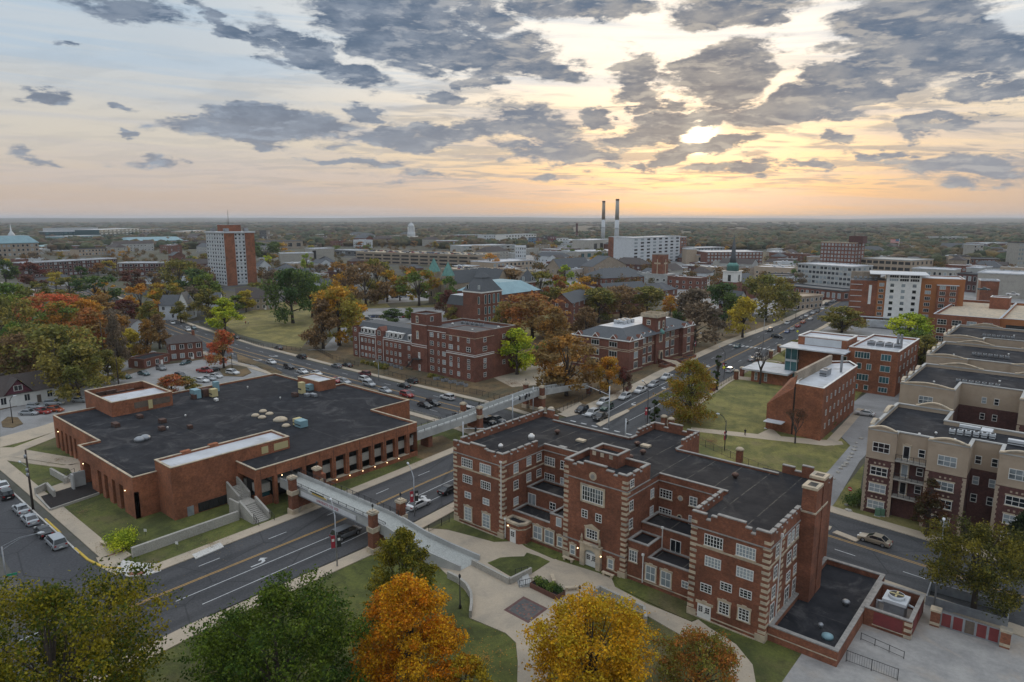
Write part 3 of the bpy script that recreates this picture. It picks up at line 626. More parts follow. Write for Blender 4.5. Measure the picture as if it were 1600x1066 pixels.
solid(wm, [(*G(*p), .14) for p in ((978, 660), (1015, 641), (1048, 621), (1080, 603))], QZ, 0); solid(wm, [(*G(*p), .14) for p in ((936, 652), (985, 625), (1040, 598))], QZ, 0)
dashes(wm, [(*G(*p), .14) for p in ((1040, 598), (1100, 566), (1200, 520), (1245, 500))], QZ, 3, 8, 0); dashes(wm, [(*G(*p), .14) for p in ((1080, 603), (1150, 567), (1230, 528))], QZ, 3, 8, 0)
# stop lines and zebra
wm.obox((-97.0, 141.5), (-88.5, 141.0), 0.6, QZ-0.004, QZ)
for i in range(11): wm.obox((-108.8+i*1.7, 262), (-107.9+i*1.7, 262), 2.6, QZ-0.004, QZ)
wm.obox((-107.5, 131.5), (-107.5, 117), 0.6, CZ-0.004, CZ)
wm.obox((-103.4, 112.6), (-86.0, 112.0), 0.5, AZ-0.004, AZ+0.008)
for i in range(8): wm.obox((-96+i*3.2, 135.0), (-94.4+i*3.2, 135.0), 0.5, 0.036, QZ)
def arrow(x, y, rz, s=1.0, z=AZ):
 pts = [(-0.12, -1.6), (0.12, -1.6), (0.16, 0.2), (-0.1, 0.75), (-0.75, 0.95), (-0.68, 1.45), (-1.5, 0.75), (-0.85, 0.0), (-0.78, 0.5), (-0.35, 0.35), (-0.12, 0.0)]
 c, s_ = math.cos(rz), math.sin(rz); P = [(x+(a*c-b*s_)*s, y+(a*s_+b*c)*s) for a, b in pts]
 n = len(P); cx = P[3]
 for tri in ((0, 1, 2, 10), (2, 3, 9, 10), (3, 4, 8, 9), (4, 5, 6), (4, 6, 7), (4, 7, 8)):
  wm.sheet([P[i] for i in tri], z+0.002)
arrow(*G(408, 880), 0.0, 1.0); arrow(*G(662, 780), 0.0, 1.0); arrow(*G(988, 631), math.pi, 1.1, QZ); arrow(*G(1035, 606), math.pi, 1.1, QZ); arrow(*G(1104, 572), math.pi, 1.2, QZ)
arrow(*G(400, 563), R(-90), 1.3, CZ); arrow(*G(425, 557), R(-90), 1.3, CZ); arrow(*G(535, 590), R(90), 1.2, CZ); arrow(*G(755, 652), R(90), 1.2, CZ)
struct('white_road_marking', wm, surf('road_white', (0.60, 0.61, 0.60), (0.42, 0.42, 0.42), 1.4, 0.8))
struct('yellow_road_marking', ym, surf('road_yellow', (0.52, 0.30, 0.08), (0.40, 0.24, 0.08), 1.4, 0.8))
mj = MB()
mj.obox(*[G(1262, 818), G(1298, 827)], 1.6, 0, 0.18); mj.obox(G(1304, 832), G(1340, 846), 1.3, 0, 0.2)
mj.prism(gpx([(931, 663), (938, 667), (984, 643), (980, 640)]), 0, 0.15); struct('median_island', mj, MT['walk'])

# ------------------------------------------------------------------ building kit
_wc = {}
def win_mesh(w, h, nx, ny, style, gm):
 key = (round(w, 2), round(h, 2), nx, ny, style, gm)
 if key in _wc: return _wc[key]
 f = MB(); t = 0.09; d0, d1 = -0.075, 0.0
 fm = 0
 f.box(-w/2, w/2, d0, d1, h-t, h); f.box(-w/2, w/2, d0, d1, 0, t)
 f.box(-w/2, -w/2+t, d0, d1, t, h-t); f.box(w/2-t, w/2, d0, d1, t, h-t)
 for i in range(1, nx):
  x = -w/2+w*i/nx; b = 0.045 if nx > 3 and i % 2 else 0.035
  f.box(x-b, x+b, d0+0.01, d1, t, h-t)
 for j in range(1, ny):
  z = h*j/ny; b = 0.045 if j*2 == ny else 0.025
  f.box(-w/2+t, w/2-t, d0+0.018, d1-0.002, z-b, z+b)
 if style in ('sill', 'lintel'): f.box(-w/2-0.1, w/2+0.1, -0.14, 0.0, -0.14, 0, 1)
 if style == 'lintel': f.box(-w/2-0.12, w/2+0.12, -0.06, 0.0, h, h+0.22, 1)
 if style == 'key':
  f.box(-w/2-0.16, -w/2, -0.07, 0.0, 0, h, 1); f.box(w/2, w/2+0.16, -0.07, 0.0, 0, h, 1)
  f.box(-w/2-0.22, w/2+0.22, -0.09, 0.0, h, h+0.28, 1); f.box(-0.28, 0.28, -0.12, 0.0, h+0.28, h+0.42, 1); f.box(-w/2-0.2, w/2+0.2, -0.13, 0.0, -0.14, 0, 1)
 if style == 'surround':
  f.box(-w/2-0.28, -w/2, -0.10, 0.0, -0.25, h+0.3, 1); f.box(w/2, w/2+0.28, -0.10, 0.0, -0.25, h+0.3, 1)
  f.box(-w/2, w/2, -0.10, 0.0, h, h+0.3, 1); f.box(-w/2, w/2, -0.12, 0.0, -0.3, 0, 1)
 g = MB(); g.face([(-w/2+0.02, -0.03, 0.02), (w/2-0.02, -0.03, 0.02), (w/2-0.02, -0.03, h-0.02), (-w/2+0.02, -0.03, h-0.02)])
 _wc[key] = (f.mesh('window', [MT['white'], MT['stone']]), g.mesh('pane', MT[gm])); return _wc[key]
RZ = {'S': 0.0, 'E': R(90), 'N': R(180), 'W': R(-90)}
def window(root, face, a, plane, z, w, h, nx=2, ny=2, style='sill', gm='glass', pane=True, label=None):
 fm, gm_ = win_mesh(w, h, nx, ny, style, gm)
 loc = (a, plane, z) if face in 'SN' else (plane, a, z)
 o = part('window', fm, root, loc, RZ[face], label)
 p = part('pane', gm_, o)
 return o
_sw = {}
def swin(root, face, a, plane, z, w, h, gm='glass', fr='white', bars=1):
 key = (round(w, 1), round(h, 1), gm, fr, bars)
 if key not in _sw:
  f = MB(); f.box(-w/2-0.09, w/2+0.09, -0.04, 0, -0.12, h+0.1, 0)
  k = bars
  for i in range(k): f.face([(-w/2+w*i/k+0.05, -0.06, 0), (-w/2+w*(i+1)/k-0.05, -0.06, 0), (-w/2+w*(i+1)/k-0.05, -0.06, h), (-w/2+w*i/k+0.05, -0.06, h)], 1)
  _sw[key] = f.mesh('window', [MT[fr], MT[gm]])
 loc = (a, plane, z) if face in 'SN' else (plane, a, z)
 return part('window', _sw[key], root, loc, RZ[face])
def walls_mesh(pts, z0, z1, t=0.3, roof_z=None):
 mb = MB(); 
 if area(pts) < 0: pts = pts[::-1]
 q = inset(pts, t); n = len(pts); rz = z0 if roof_z is None else roof_z
 for i in range(n):
  a, b, c, d = pts[i], pts[(i+1) % n], q[(i+1) % n], q[i]
  mb.face([(*a, z0), (*b, z0), (*b, z1), (*a, z1)]); mb.face([(*c, rz), (*d, rz), (*d, z1), (*c, z1)]); mb.face([(*a, z1), (*b, z1), (*c, z1), (*d, z1)])
 return mb
def ring(pts, z0, z1, out, inn, mb=None):
 mb = mb or MB(); 
 if area(pts) < 0: pts = pts[::-1]
 o = inset(pts, -out); q = inset(pts, inn); n = len(pts)
 for i in range(n):
  a, b, c, d = o[i], o[(i+1) % n], q[(i+1) % n], q[i]
  mb.face([(*a, z0), (*b, z0), (*b, z1), (*a, z1)]); mb.face([(*c, z0), (*d, z0), (*d, z1), (*c, z1)]); mb.face([(*a, z1), (*b, z1), (*c, z1), (*d, z1)]); mb.face([(*b, z0), (*a, z0), (*d, z0), (*c, z0)])
 return mb
def block(root, pts, z0, z1, wall='brick', roof='roof', drop=0.5, cop='coping', ch=0.14, co=0.06, ci=0.42, rn='roof', wn='wall'):
 if area(pts) < 0: pts = pts[::-1]
 walls_mesh(pts, z0, z1, 0.3, z1-drop).add(wn, MT[wall], root)
 m = MB(); m.sheet(inset(pts, 0.29), z1-drop); m.add(rn, MT[roof], root)
 if cop: ring(pts, z1+0.002, z1+ch, co, ci-0.06).add('coping', MT[cop], root)
def rect(x0, x1, y0, y1): return [(x0, y0), (x1, y0), (x1, y1), (x0, y1)]
def crenel(root, a, b, out, zlow, prof, t=0.35, mat='brick'):
 L = math.hypot(b[0]-a[0], b[1]-a[1]); dx, dy = (b[0]-a[0])/L, (b[1]-a[1])/L
 nx, ny = (dy*t/2, -dx*t/2) ; m = MB()
 for s0, s1, zt in prof:
  p = (a[0]+dx*s0-nx, a[1]+dy*s0-ny); q = (a[0]+dx*s1-nx, a[1]+dy*s1-ny)
  m.obox(p, q, t, zlow, zt, 0); m.obox(p, q, t+0.14, zt+0.002, zt+0.15, 1)
 return m.add('parapet', [MT[mat], MT['coping']], root)
def quoins(root, x, y, sx, sy, z0, z1, w=0.85, w2=0.45, h=0.38, step=0.76, mat='stone'):
 m = MB(); z = z0; k = 0; e = 0.045
 while z+h < z1:
  a, b = (w, w2) if k % 2 == 0 else (w2+0.3, w)
  x0, x1 = sorted((x-sx*e, x+sx*a)); y0, y1 = sorted((y-sy*e, y+sy*b))
  # L-shaped: two thin slabs meeting at the corner
  m.box(x0, x1, *sorted((y-sy*e, y+sy*0.05)), z, z+h); m.box(*sorted((x-sx*(e-0.002), x+sx*0.05)), *sorted((y+sy*0.051, y+sy*b)), z, z+h)
  z += step; k += 1
 return m.add('quoins', MT[mat], root)
def band(root, segs, z0, z1, d=0.05, mat='stone', name='stone_band'):
 m = MB()
 for a, b in segs: m.obox(a, b, d*2, z0, z1)
 return m.add(name, MT[mat], root)
def door(root, face, a, plane, z, w, h, leafs=2, label=None, mat='white'):
 loc = (a, plane, z) if face in 'SN' else (plane, a, z)
 m = MB(); m.box(-w/2, w/2, -0.07, 0, 0, h); o = m.add('door', MT[mat], root, loc, RZ[face], label)
 g = MB(); lw = w/leafs
 for i in range(leafs):
  for j in range(2):
   for k in range(3):
    x0 = -w/2+lw*i+lw*0.2+j*lw*0.32; z0 = h*0.48+k*h*0.13; g.box(x0, x0+lw*0.26, -0.085, -0.06, z0, z0+h*0.1)
 g.add('door_glass', MT['glass'], o)
 k = MB(); k.box(0.05, 0.12, -0.13, -0.07, h*0.42, h*0.5); k.add('handle', MT['black'], o)
 return o
def downpipe(root, x, y, z0, z1, mat='white'):
 m = MB(); m.box(x-0.06, x+0.06, y-0.13, y-0.01, z0, z1); m.box(x-0.17, x+0.17, y-0.26, y-0.01, z1, z1+0.3); return m.add('downpipe', MT[mat], root)
def mushroom(root, x, y, z, r=0.45, h=0.8, mat='rust', name='roof_vent'):
 m = MB(); m.lathe(0, 0, [(r*0.55, 0), (r*0.5, h*0.45), (r, h*0.5), (r*1.05, h*0.8), (r*0.7, h), (0.02, h)], 12); return m.add(name, MT[mat], root, (x, y, z))
def roofbox(root, x, y, z, w, d, h, mat='metal', name='roof_unit', fan=True):
 m = MB(); m.box(-w/2, w/2, -d/2, d/2, 0.12, h, 0); m.box(-w/2+.1, -w/2+.2, -d/2, d/2, 0, .12, 1); m.box(w/2-.2, w/2-.1, -d/2, d/2, 0, .12, 1)
 if fan: m.cyl(0, 0, h, h+0.12, min(w, d)*0.32, 12, 1)
 m.box(-w/2-0.02, w/2+0.02, -d/2-0.02, -d/2, h*0.35, h*0.5, 1); return m.add(name, [MT[mat], MT['black']], root, (x, y, z))

# ------------------------------------------------------------------ the stone-trimmed brick hall in front
hall = thing('college_hall', 'red brick hall with pale stone quoins, notched parapets and a black roof, in the foreground', 'building', (-77.4, 75.7, 0))
def hall_build(r):
 W_ = 'brick'
 def vol(pts, z1, rz, name='wall', rn='roof', th=0.35):
  walls_mesh(pts, -0.05, z1, th, rz).add('wall', MT[W_], r); m = MB(); m.sheet(inset(pts, th-0.01), rz); m.add('roof', MT['roof'], r)
 main = [(0, 0), (10.9, 0), (10.9, 10.3), (21.2, 10.3), (21.2, 7.0), (21.25, 1.9), (31.9, 1.9), (31.95, 7.0), (31.95, 10.8), (42.4, 10.8), (42.4, 0), (52.3, 0), (52.3, 24),
   (45.3, 24), (45.3, 22.4), (28.9, 22.4), (28.9, 30.6), (20.1, 30.6), (20.1, 22.4), (3.8, 22.4), (3.8, 24), (0, 24)]
 # the roof is one sheet, the walls below it one shell
 m = MB(); P = main
 for i in range(len(P)):
  a, b = P[i], P[(i+1) % len(P)]; m.face([(*a, -0.05), (*b, -0.05), (*b, 12.8), (*a, 12.8)])
 m.add('wall', MT[W_], r)
 m = MB()
 for x0, x1, y0, y1 in ((0, 10.9, 0, 24), (10.9, 20.1, 10.3, 22.4), (20.1, 28.9, 10.3, 30.6), (28.9, 42.4, 10.8, 22.4), (42.4, 52.3, 0, 24)): m.sheet(rect(x0+.001, x1-.001, y0, y1), 12.79)
 m.sheet(rect(21.25, 31.9, 1.9, 10.8), 12.78); m.add('roof', MT['roof'], r)
 # plain low parapets
 m = MB()
 for a, b in (((10.9, 10.45), (21.2, 10.45)), ((31.95, 10.95), (42.4, 10.95)), ((28.9, 22.25), (45.3, 22.25)), ((3.8, 22.25), (20.1, 22.25)), ((20.25, 22.4), (20.25, 24.5)), ((28.75, 22.4), (28.75, 24.5))):
  m.obox(a, b, 0.3, 12.8, 13.05, 0); m.obox(a, b, 0.42, 13.052, 13.17, 1)
 m.add('low_parapet', [MT[W_], MT['coping']], r)
 lo, hi = 13.45, 13.95
 crenel(r, (0, 0), (10.9, 0), -1, 12.8, [(0, .9, hi), (.9, 1.4, 13.3), (1.4, 3.3, hi), (3.3, 3.8, 13.98), (3.8, 7.0, 14.35), (7.0, 7.5, 14.0), (7.5, 9.0, hi-.1), (9.0, 9.5, 13.25), (9.5, 10.9, hi)])
 mer = [(0, 1.4, hi), (1.4, 1.9, lo), (1.9, 3.0, hi), (3.0, 3.5, lo), (3.5, 4.8, hi), (4.8, 5.3, lo), (5.3, 6.6, hi), (6.6, 7.1, lo), (7.1, 8.3, hi)]
 crenel(r, (10.9, 0.36), (10.9, 8.7), 1, 12.8, mer)
 crenel(r, (0, 24), (0, 0.36), 1, 12.8, [(i*1.9, i*1.9+1.4, hi) for i in range(12)]+[(i*1.9+1.4, i*1.9+1.9, lo) for i in range(12)])
 crenel(r, (3.8, 24), (0.36, 24), 1, 12.8, [(0, 0.9, lo), (0.9, 2.5, 14.3), (2.5, 3.4, lo)])
 crenel(r, (42.4, 0), (52.3, 0), -1, 12.8, [(0, 1.9, hi), (1.9, 2.5, 13.3), (2.5, 3.3, hi), (3.3, 6.8, 14.35), (6.8, 7.5, 13.8), (7.5, 8.1, 13.25), (8.1, 9.9, hi)])
 crenel(r, (42.4, 8.5), (42.4, 0.36), 1, 12.8, [(i*1.6, i*1.6+1.15, hi) for i in range(5)]+[(i*1.6+1.15, i*1.6+1.6, lo) for i in range(5)])
 crenel(r, (52.3, 0.36), (52.3, 10.4), 1, 12.8, [(i*1.7, i*1.7+1.2, hi) for i in range(6)]+[(i*1.7+1.2, i*1.7+1.7, lo) for i in range(6)])
 crenel(r, (52.3, 15.5), (52.3, 23.6), 1, 12.8, [(i*1.7, i*1.7+1.2, hi) for i in range(5)]+[(i*1.7+1.2, i*1.7+1.6, lo) for i in range(4)])
 crenel(r, (52.3, 24), (45.3, 24), 1, 12.8, [(0, 1.6, hi), (1.6, 2.6, lo), (2.6, 4.2, 14.5), (4.2, 5.2, lo), (5.2, 7.0, hi)])
 crenel(r, (28.9, 30.6), (20.1, 30.6), 1, 12.8, [(0, 2.2, hi), (2.2, 3.1, lo), (3.1, 5.7, 14.4), (5.7, 6.6, lo), (6.6, 8.8, hi)])
 for X, y0, y1, s in ((20.1, 30.2, 24.5, 1), (28.9, 24.5, 30.2, 1)):
  crenel(r, (X, y0), (X, y1), s, 12.8, [(i*1.43, i*1.43+1.0, hi) for i in range(4)]+[(i*1.43+1.0, i*1.43+1.43, lo) for i in range(4)])
 # raised centre block
 cb = rect(21.25, 31.9, 1.9, 8.2); m = MB()
 for i in range(4):
  a, b = cb[i], cb[(i+1) % 4]; m.face([(*a, 12.8), (*b, 12.8), (*b, 14.3), (*a, 14.3)])
 m.add('centre_wall', MT[W_], r); m = MB(); m.sheet(inset(cb, 0.1), 14.29); m.add('roof', MT['roof'], r)
 ch, cl = 15.2, 14.8
 crenel(r, (21.25, 1.9), (31.9, 1.9), -1, 14.3, [(0, 1.5, ch), (1.5, 2.2, cl), (2.2, 3.4, ch), (3.4, 7.2, 15.65), (7.2, 8.4, ch), (8.4, 9.1, cl), (9.1, 10.65, ch)])
 crenel(r, (31.9, 2.26), (31.9, 8.2), 1, 14.3, [(0, 1.1, ch), (1.1, 1.7, cl), (1.7, 3.0, ch), (3.0, 3.6, cl), (3.6, 5.94, ch)])
 crenel(r, (21.25, 8.2), (21.25, 2.26), 1, 14.3, [(0, 5.94, ch)]); crenel(r, (31.54, 8.2), (21.61, 8.2), 1, 14.3, [(0, 9.93, ch)])
 sb = rect(23.2, 28.0, 5.6, 9.0)
 walls_mesh(sb, 12.8, 16.2, 0.3, 15.6).add('stair_turret', MT[W_], r); m = MB(); m.sheet(inset(sb, .28), 15.6); m.add('roof', MT['roof'], r)
 ring(sb, 16.202, 16.34, 0.06, 0.36).add('coping', MT['coping'], r)
 m = MB()
 for x in (24.0, 25.4, 26.9): m = MB(); m.box(x-.3, x+.3, 5.52, 5.6, 15.5, 16.1); m.add('stone_panel', MT['stone'], r)
 # terraces in the two recesses
 def terr(pts, z1, rz):
  m = MB(); n = len(pts)
  for i in range(n):
   a, b = pts[i], pts[(i+1) % n]; m.face([(*a, 0), (*b, 0), (*b, z1-.35), (*a, z1-.35)])
  m.add('wall', MT[W_], r); m = MB(); m.sheet(inset(pts, .02), rz); m.add('terrace_roof', MT['roof'], r)
  ring(pts, z1-.35, z1-.18, 0.0, 0.3).add('low_parapet', MT[W_], r); ring(pts, z1-.178, z1-.04, 0.05, 0.35).add('coping', MT['coping'], r)
 terr([(10.95, 2.3), (18.4, 2.3), (18.4, 5.9), (10.95, 5.9)], 4.3, 3.85); terr([(18.4, 2.3), (21.2, 2.3), (21.2, 5.9), (18.4, 5.9)], 5.9, 5.4)
 terr([(10.95, 5.9), (21.2, 5.9), (21.2, 10.25), (10.95, 10.25)], 7.1, 6.5)
 terr([(35.2, 2.4), (42.35, 2.4), (42.35, 6.1), (35.2, 6.1)], 4.4, 3.9); terr([(32.0, 2.4), (35.2, 2.4), (35.2, 6.1), (32.0, 6.1)], 6.0, 5.5)
 terr([(32.0, 6.1), (42.35, 6.1), (42.35, 10.75), (32.0, 10.75)], 7.3, 6.7)
 # corner porch
 pp = [(10.95, 0.4), (12.0, 0.05), (14.0, 0.05), (14.7, 1.0), (14.7, 2.25), (10.95, 2.25)]
 m = MB(); m.prism(pp, 0, 3.1); m.add('porch', MT[W_], r); ring(pp, 3.1, 3.45, 0.12, 0.4).add('coping', MT['stone'], r); m = MB(); m.sheet(inset(pp, .35), 3.2); m.add('roof', MT['roof'], r)
 ring(pp, 2.35, 2.55, 0.03, 0.1).add('stone_band', MT['stone'], r)
 door(r, 'S', 12.9, 0.05, 0.12, 1.15, 2.15, 1, label='single white door of the corner porch')
 # quoins
 for x, y, sx, sy in ((0, 0, 1, 1), (10.9, 0, -1, 1), (42.4, 0, 1, 1), (52.3, 0, -1, 1)): quoins(r, x, y, sx, sy, 1.1, 13.2)
 quoins(r, 21.25, 1.9, 1, 1, 1.1, 14.6); quoins(r, 31.9, 1.9, -1, 1, 1.1, 14.6)
 m = MB(); 
 z = 1.1; k = 0
 while z < 13: m.box(52.25, 52.345, 3.9+(0.2 if k % 2 else 0), 4.9-(0 if k % 2 else 0.25), z, z+.38); z += .76; k += 1
 m.add('quoins', MT['stone'], r)
 m = MB()                                                   # stone plinth corners
 for x, y in ((-.08, -.08), (9.75, -.08), (42.32, -.08), (51.15, -.08), (21.17, 1.82), (30.78, 1.82)): m.box(x, x+1.23, y, y+1.2, 0, .95)
 m.add('stone_plinth', MT['stone'], r)
 # bands and dark cornice
 F = [((0, 0), (10.9, 0)), ((10.9, 0.08), (10.9, 10.3)), ((10.95, 10.3), (21.2, 10.3)), ((21.25, 1.98), (21.25, 7)), ((21.25, 1.9), (31.9, 1.9)), ((31.93, 1.98), (31.93, 10.7)), ((32.05, 10.8), (42.4, 10.8)), ((42.4, 0.08), (42.4, 10.7)), ((42.4, 0), (52.3, 0)), ((52.3, 0.08), (52.3, 10.3)), ((0, 0.08), (0, 24))]
 wings = [F[0], F[1], F[8], F[9], F[10]]
 band(r, [s for i, s in enumerate(F) if i not in (3, 4)], 12.0, 12.14, 0.11, 'coping', 'cornice')
 band(r, [F[4], ((31.93, 1.98), (31.93, 8.2))], 12.85, 12.99, 0.11, 'coping', 'cornice'); band(r, [((21.25, 1.9), (31.9, 1.9))], 3.15, 3.33, 0.09, 'coping', 'cornice')
 band(r, wings, 9.62, 9.86, 0.05)
 band(r, [F[0], F[8], F[9], F[10], ((14.7, 2.3), (21.2, 2.3)), ((32.0, 2.4), (42.35, 2.4)), ((21.25, 1.9), (24.4, 1.9)), ((29.0, 1.9), (31.9, 1.9))], 0.52, 0.66, 0.06)
 band(r, [((0.8, 0), (9.9, 0)), ((43.4, 0), (51.2, 0)), ((-0.02, 1.2), (-.02, 24))], -0.04, 0.16, 0.12)
 # windows of the two wings
 for x0 in (0.0, 42.25):
  q = x0 > 0
  window(r, 'S', x0+3.15, 0, 10.05, 2.4, 1.5, 6, 3, 'sill'); window(r, 'S', x0+7.2, 0, 10.05, 2.4, 1.5, 6, 3, 'sill', 'glass' if q else 'glass_b')
  window(r, 'S', x0+3.2, 0, 7.35, 2.1, 1.35, 5, 3, 'plain'); window(r, 'S', x0+7.25, 0, 7.35, 2.1, 1.35, 5, 3, 'plain', 'glass_b' if q else 'glass')
 window(r, 'S', 3.25, 0, 4.75, 1.4, 1.1, 2, 2, 'plain', 'glass_b'); window(r, 'S', 7.3, 0, 4.75, 1.4, 1.1, 2, 2, 'plain', 'glass_b')
 window(r, 'S', 3.25, 0, 0.85, 1.6, 2.35, 2, 4, 'key', 'glass_b'); window(r, 'S', 7.3, 0, 0.85, 1.6, 2.35, 2, 4, 'key', 'glass_b')
 window(r, 'S', 44.75, 0, 3.75, 1.5, 1.15, 3, 3, 'plain'); window(r, 'S', 47.3, 0, 4.9, 1.5, 1.1, 3, 3, 'plain'); window(r, 'S', 49.75, 0, 4.9, 1.5, 1.1, 3, 3, 'plain')
 window(r, 'S', 47.2, 0, 1.75, 1.35, 1.6, 3, 4, 'key'); window(r, 'S', 49.7, 0, 1.9, 1.35, 1.6, 3, 4, 'key')
 door(r, 'S', 44.65, 0, 0.0, 1.8, 2.05, 2, label='white double door of the east wing'); m = MB(); m.box(43.5, 45.8, -.1, 0, 2.05, 2.4); m.box(44.35, 44.95, -.12, 0, 2.4, 2.6); m.add('door_lintel', MT['stone'], r)
 for a, z, h, g in ((3.1, 10.15, 1.6, 'glass'), (3.1, 7.4, 1.5, 'glass'), (3.1, 4.75, 1.3, 'glass_b'), (6.35, 10.5, 1.4, 'glass'), (6.35, 7.75, 1.4, 'glass')): window(r, 'E', a, 10.9, z, 1.15, h, 2, 3, 'sill', g)
 for a, z, w, h in ((2.4, 10.2, 1.1, 1.6), (2.2, 7.45, 1.2, 1.7), (2.0, 5.0, 1.2, 1.6), (1.9, 2.1, 1.3, 2.3), (6.4, 10.1, 1.0, 1.6), (7.8, 10.1, 1.0, 1.6), (9.4, 10.1, 1.0, 1.6), (6.9, 7.4, 1.5, 1.7), (9.0, 7.4, 1.2, 1.7), (7.1, 5.0, 1.4, 1.3), (9.6, 5.0, 1.1, 1.3), (7.0, 1.9, 1.5, 2.4), (9.7, 1.9, 1.2, 2.4)):
  window(r, 'E', a, 52.3, z, w, h, 2, 3, 'sill')
 for k in range(6):                                         # west side, seen from the avenue
  for z, h in ((10.1, 1.5), (7.35, 1.4), (4.8, 1.2), (1.0, 2.2)): window(r, 'W', 3+k*3.7, 0, z, 1.4, h, 2, 3, 'plain')
 # recess windows
 for z in (9.65, 6.75):
  window(r, 'S', 12.2, 10.3, z, 2.1, 1.45, 4, 3, 'sill'); window(r, 'S', 15.0, 10.3, z, 1.2, 1.45, 2, 3, 'sill'); window(r, 'S', 18.4, 10.3, z, 1.2, 1.45, 2, 3, 'sill')
  window(r, 'S', 33.2, 10.8, z-.1, 2.0, 1.35, 4, 3, 'sill'); window(r, 'S', 37.5, 10.8, z-.1, 1.2, 1.4, 2, 3, 'sill'); window(r, 'S', 40.0, 10.8, z-.1, 1.2, 1.4, 2, 3, 'sill')
  m = MB(); m.tube([(0, 0, 0), (0, -.07, 0)], .42, 16); o = m.add('round_window', MT['stone'], r, (35.5, 10.8, z+.55)); m = MB(); m.tube([(0, -.07, 0), (0, -.09, 0)], .26, 16); m.add('pane', MT['glass'], o)
 window(r, 'E', 9.0, 10.9, 7.8, 1.2, 1.3, 2, 3, 'sill'); window(r, 'E', 9.0, 10.9, 10.5, 1.2, 1.3, 2, 3, 'sill')
 window(r, 'S', 12.0, 5.9, 3.95, 1.6, 2.1, 2, 1, 'plain'); window(r, 'S', 16.2, 5.9, 4.5, 1.2, 1.2, 2, 2, 'plain'); window(r, 'S', 37.4, 6.1, 4.0, 1.6, 2.1, 2, 1, 'plain')
 window(r, 'S', 16.05, 2.3, 0.8, 1.7, 2.15, 2, 2, 'key', 'glass_b'); window(r, 'S', 18.3, 2.3, 0.8, 1.7, 2.15, 2, 2, 'key', 'glass_b'); window(r, 'S', 20.35, 2.3, 1.0, .9, 1.6, 1, 2, 'key', 'glass_b'); window(r, 'S', 20.1, 2.3, 4.15, 1.0, 1.4, 1, 1, 'plain', 'glass_b')
 window(r, 'S', 35.7, 2.4, 0.95, 1.5, 2.2, 2, 2, 'key', 'glass_b'); window(r, 'S', 38.0, 2.4, 0.95, 1.5, 2.2, 2, 2, 'key', 'glass_b'); window(r, 'S', 40.8, 2.4, 1.8, 1.0, 1.0, 2, 2, 'plain', 'glass_b'); window(r, 'S', 32.9, 2.4, 2.85, 1.3, 1.7, 3, 3, 'lintel')
 # centre front: great window, paired windows, roundel, entrance
 window(r, 'S', 26.3, 1.9, 9.9, 3.6, 2.2, 8, 3, 'surround')
 window(r, 'S', 25.0, 1.9, 7.2, 1.05, 1.25, 2, 3, 'plain'); window(r, 'S', 27.4, 1.9, 7.2, 1.05, 1.25, 2, 3, 'plain')
 window(r, 'S', 26.35, 1.9, 4.3, 1.9, 1.45, 4, 3, 'surround'); m = MB(); m.face([(25.0, 1.78, 6.05), (27.7, 1.78, 6.05), (26.35, 1.78, 6.65)]); m.box(25.0, 27.7, 1.76, 1.9, 5.98, 6.06); m.add('pediment', MT['stone'], r)
 window(r, 'S', 23.0, 1.9, 0.8, .9, 1.5, 1, 2, 'key', 'glass_b'); window(r, 'S', 29.6, 1.9, 0.8, .9, 1.5, 1, 2, 'key', 'glass_b')
 m = MB(); m.tube([(0, 0, 0), (0, -.09, 0)], .62, 20); m.tube([(0, -.09, 0), (0, -.12, 0)], .36, 12, 1); m.add('stone_roundel', [MT['stone'], MT['coping']], r, (26.3, 1.9, 13.85))
 en = MB(); en.box(24.6, 25.35, 1.35, 1.9, 0, 3.4); en.box(27.35, 28.1, 1.35, 1.9, 0, 3.4); en.box(25.35, 27.35, 1.42, 1.9, 2.72, 3.4); en.box(24.45, 28.25, 1.25, 1.9, 3.4, 3.62)
 for x in (24.8, 27.9): en.lathe(x, 1.55, [(.2, 3.62), (.14, 4.2), (.2, 4.3), (.02, 4.9)], 8)
 for i in range(7):
  a0, a1 = math.pi*i/7, math.pi*(i+1)/7
  en.face([(26.35+1.0*math.cos(a0), 1.44, 2.0+.72*math.sin(a0)), (26.35+1.0*math.cos(a1), 1.44, 2.0+.72*math.sin(a1)), (26.35+1.0*math.cos(a1), 1.44, 2.9), (26.35+1.0*math.cos(a0), 1.44, 2.9)])
 en.add('stone_entrance', MT['stone'], r)
 door(r, 'S', 26.35, 1.85, 0.05, 1.95, 2.05, 2, label='arched white double door of the main entrance')
 m = MB(); 
 for i in range(8):
  a0, a1 = math.pi*i/8, math.pi*(i+1)/8; m.face([(26.35, 1.80, 2.1), (26.35+.95*math.cos(a0), 1.80, 2.1+.6*math.sin(a0)), (26.35+.95*math.cos(a1), 1.80, 2.1+.6*math.sin(a1))])
 m.add('fanlight', MT['glass_b'], r)
 for a, z, h in ((3.05, 13.4, 1.1), (3.05, 9.9, 1.5), (3.05, 7.2, 1.5)): window(r, 'E', a, 31.95, z, 1.0, h, 2, 3, 'sill')
 window(r, 'E', 8.9, 31.95, 9.9, 1.0, 1.4, 2, 3, 'sill', 'glass_b'); window(r, 'E', 8.9, 31.95, 7.2, 1.0, 1.4, 2, 3, 'sill', 'glass_b')
 downpipe(r, 10.8-.25, 0, 3.4, 12.6); downpipe(r, 11.15, 0.3, 0.2, 3.3); downpipe(r, 34.5, 2.4, 0.3, 4.3); downpipe(r, 35.35, 6.1, 4.0, 7.2)
 m = MB(); m.box(52.3, 52.42, 3.35, 3.5, 1.0, 12.4); m.box(52.3, 52.55, 3.25, 3.6, 12.4, 12.8); m.add('downpipe', MT['white'], r)
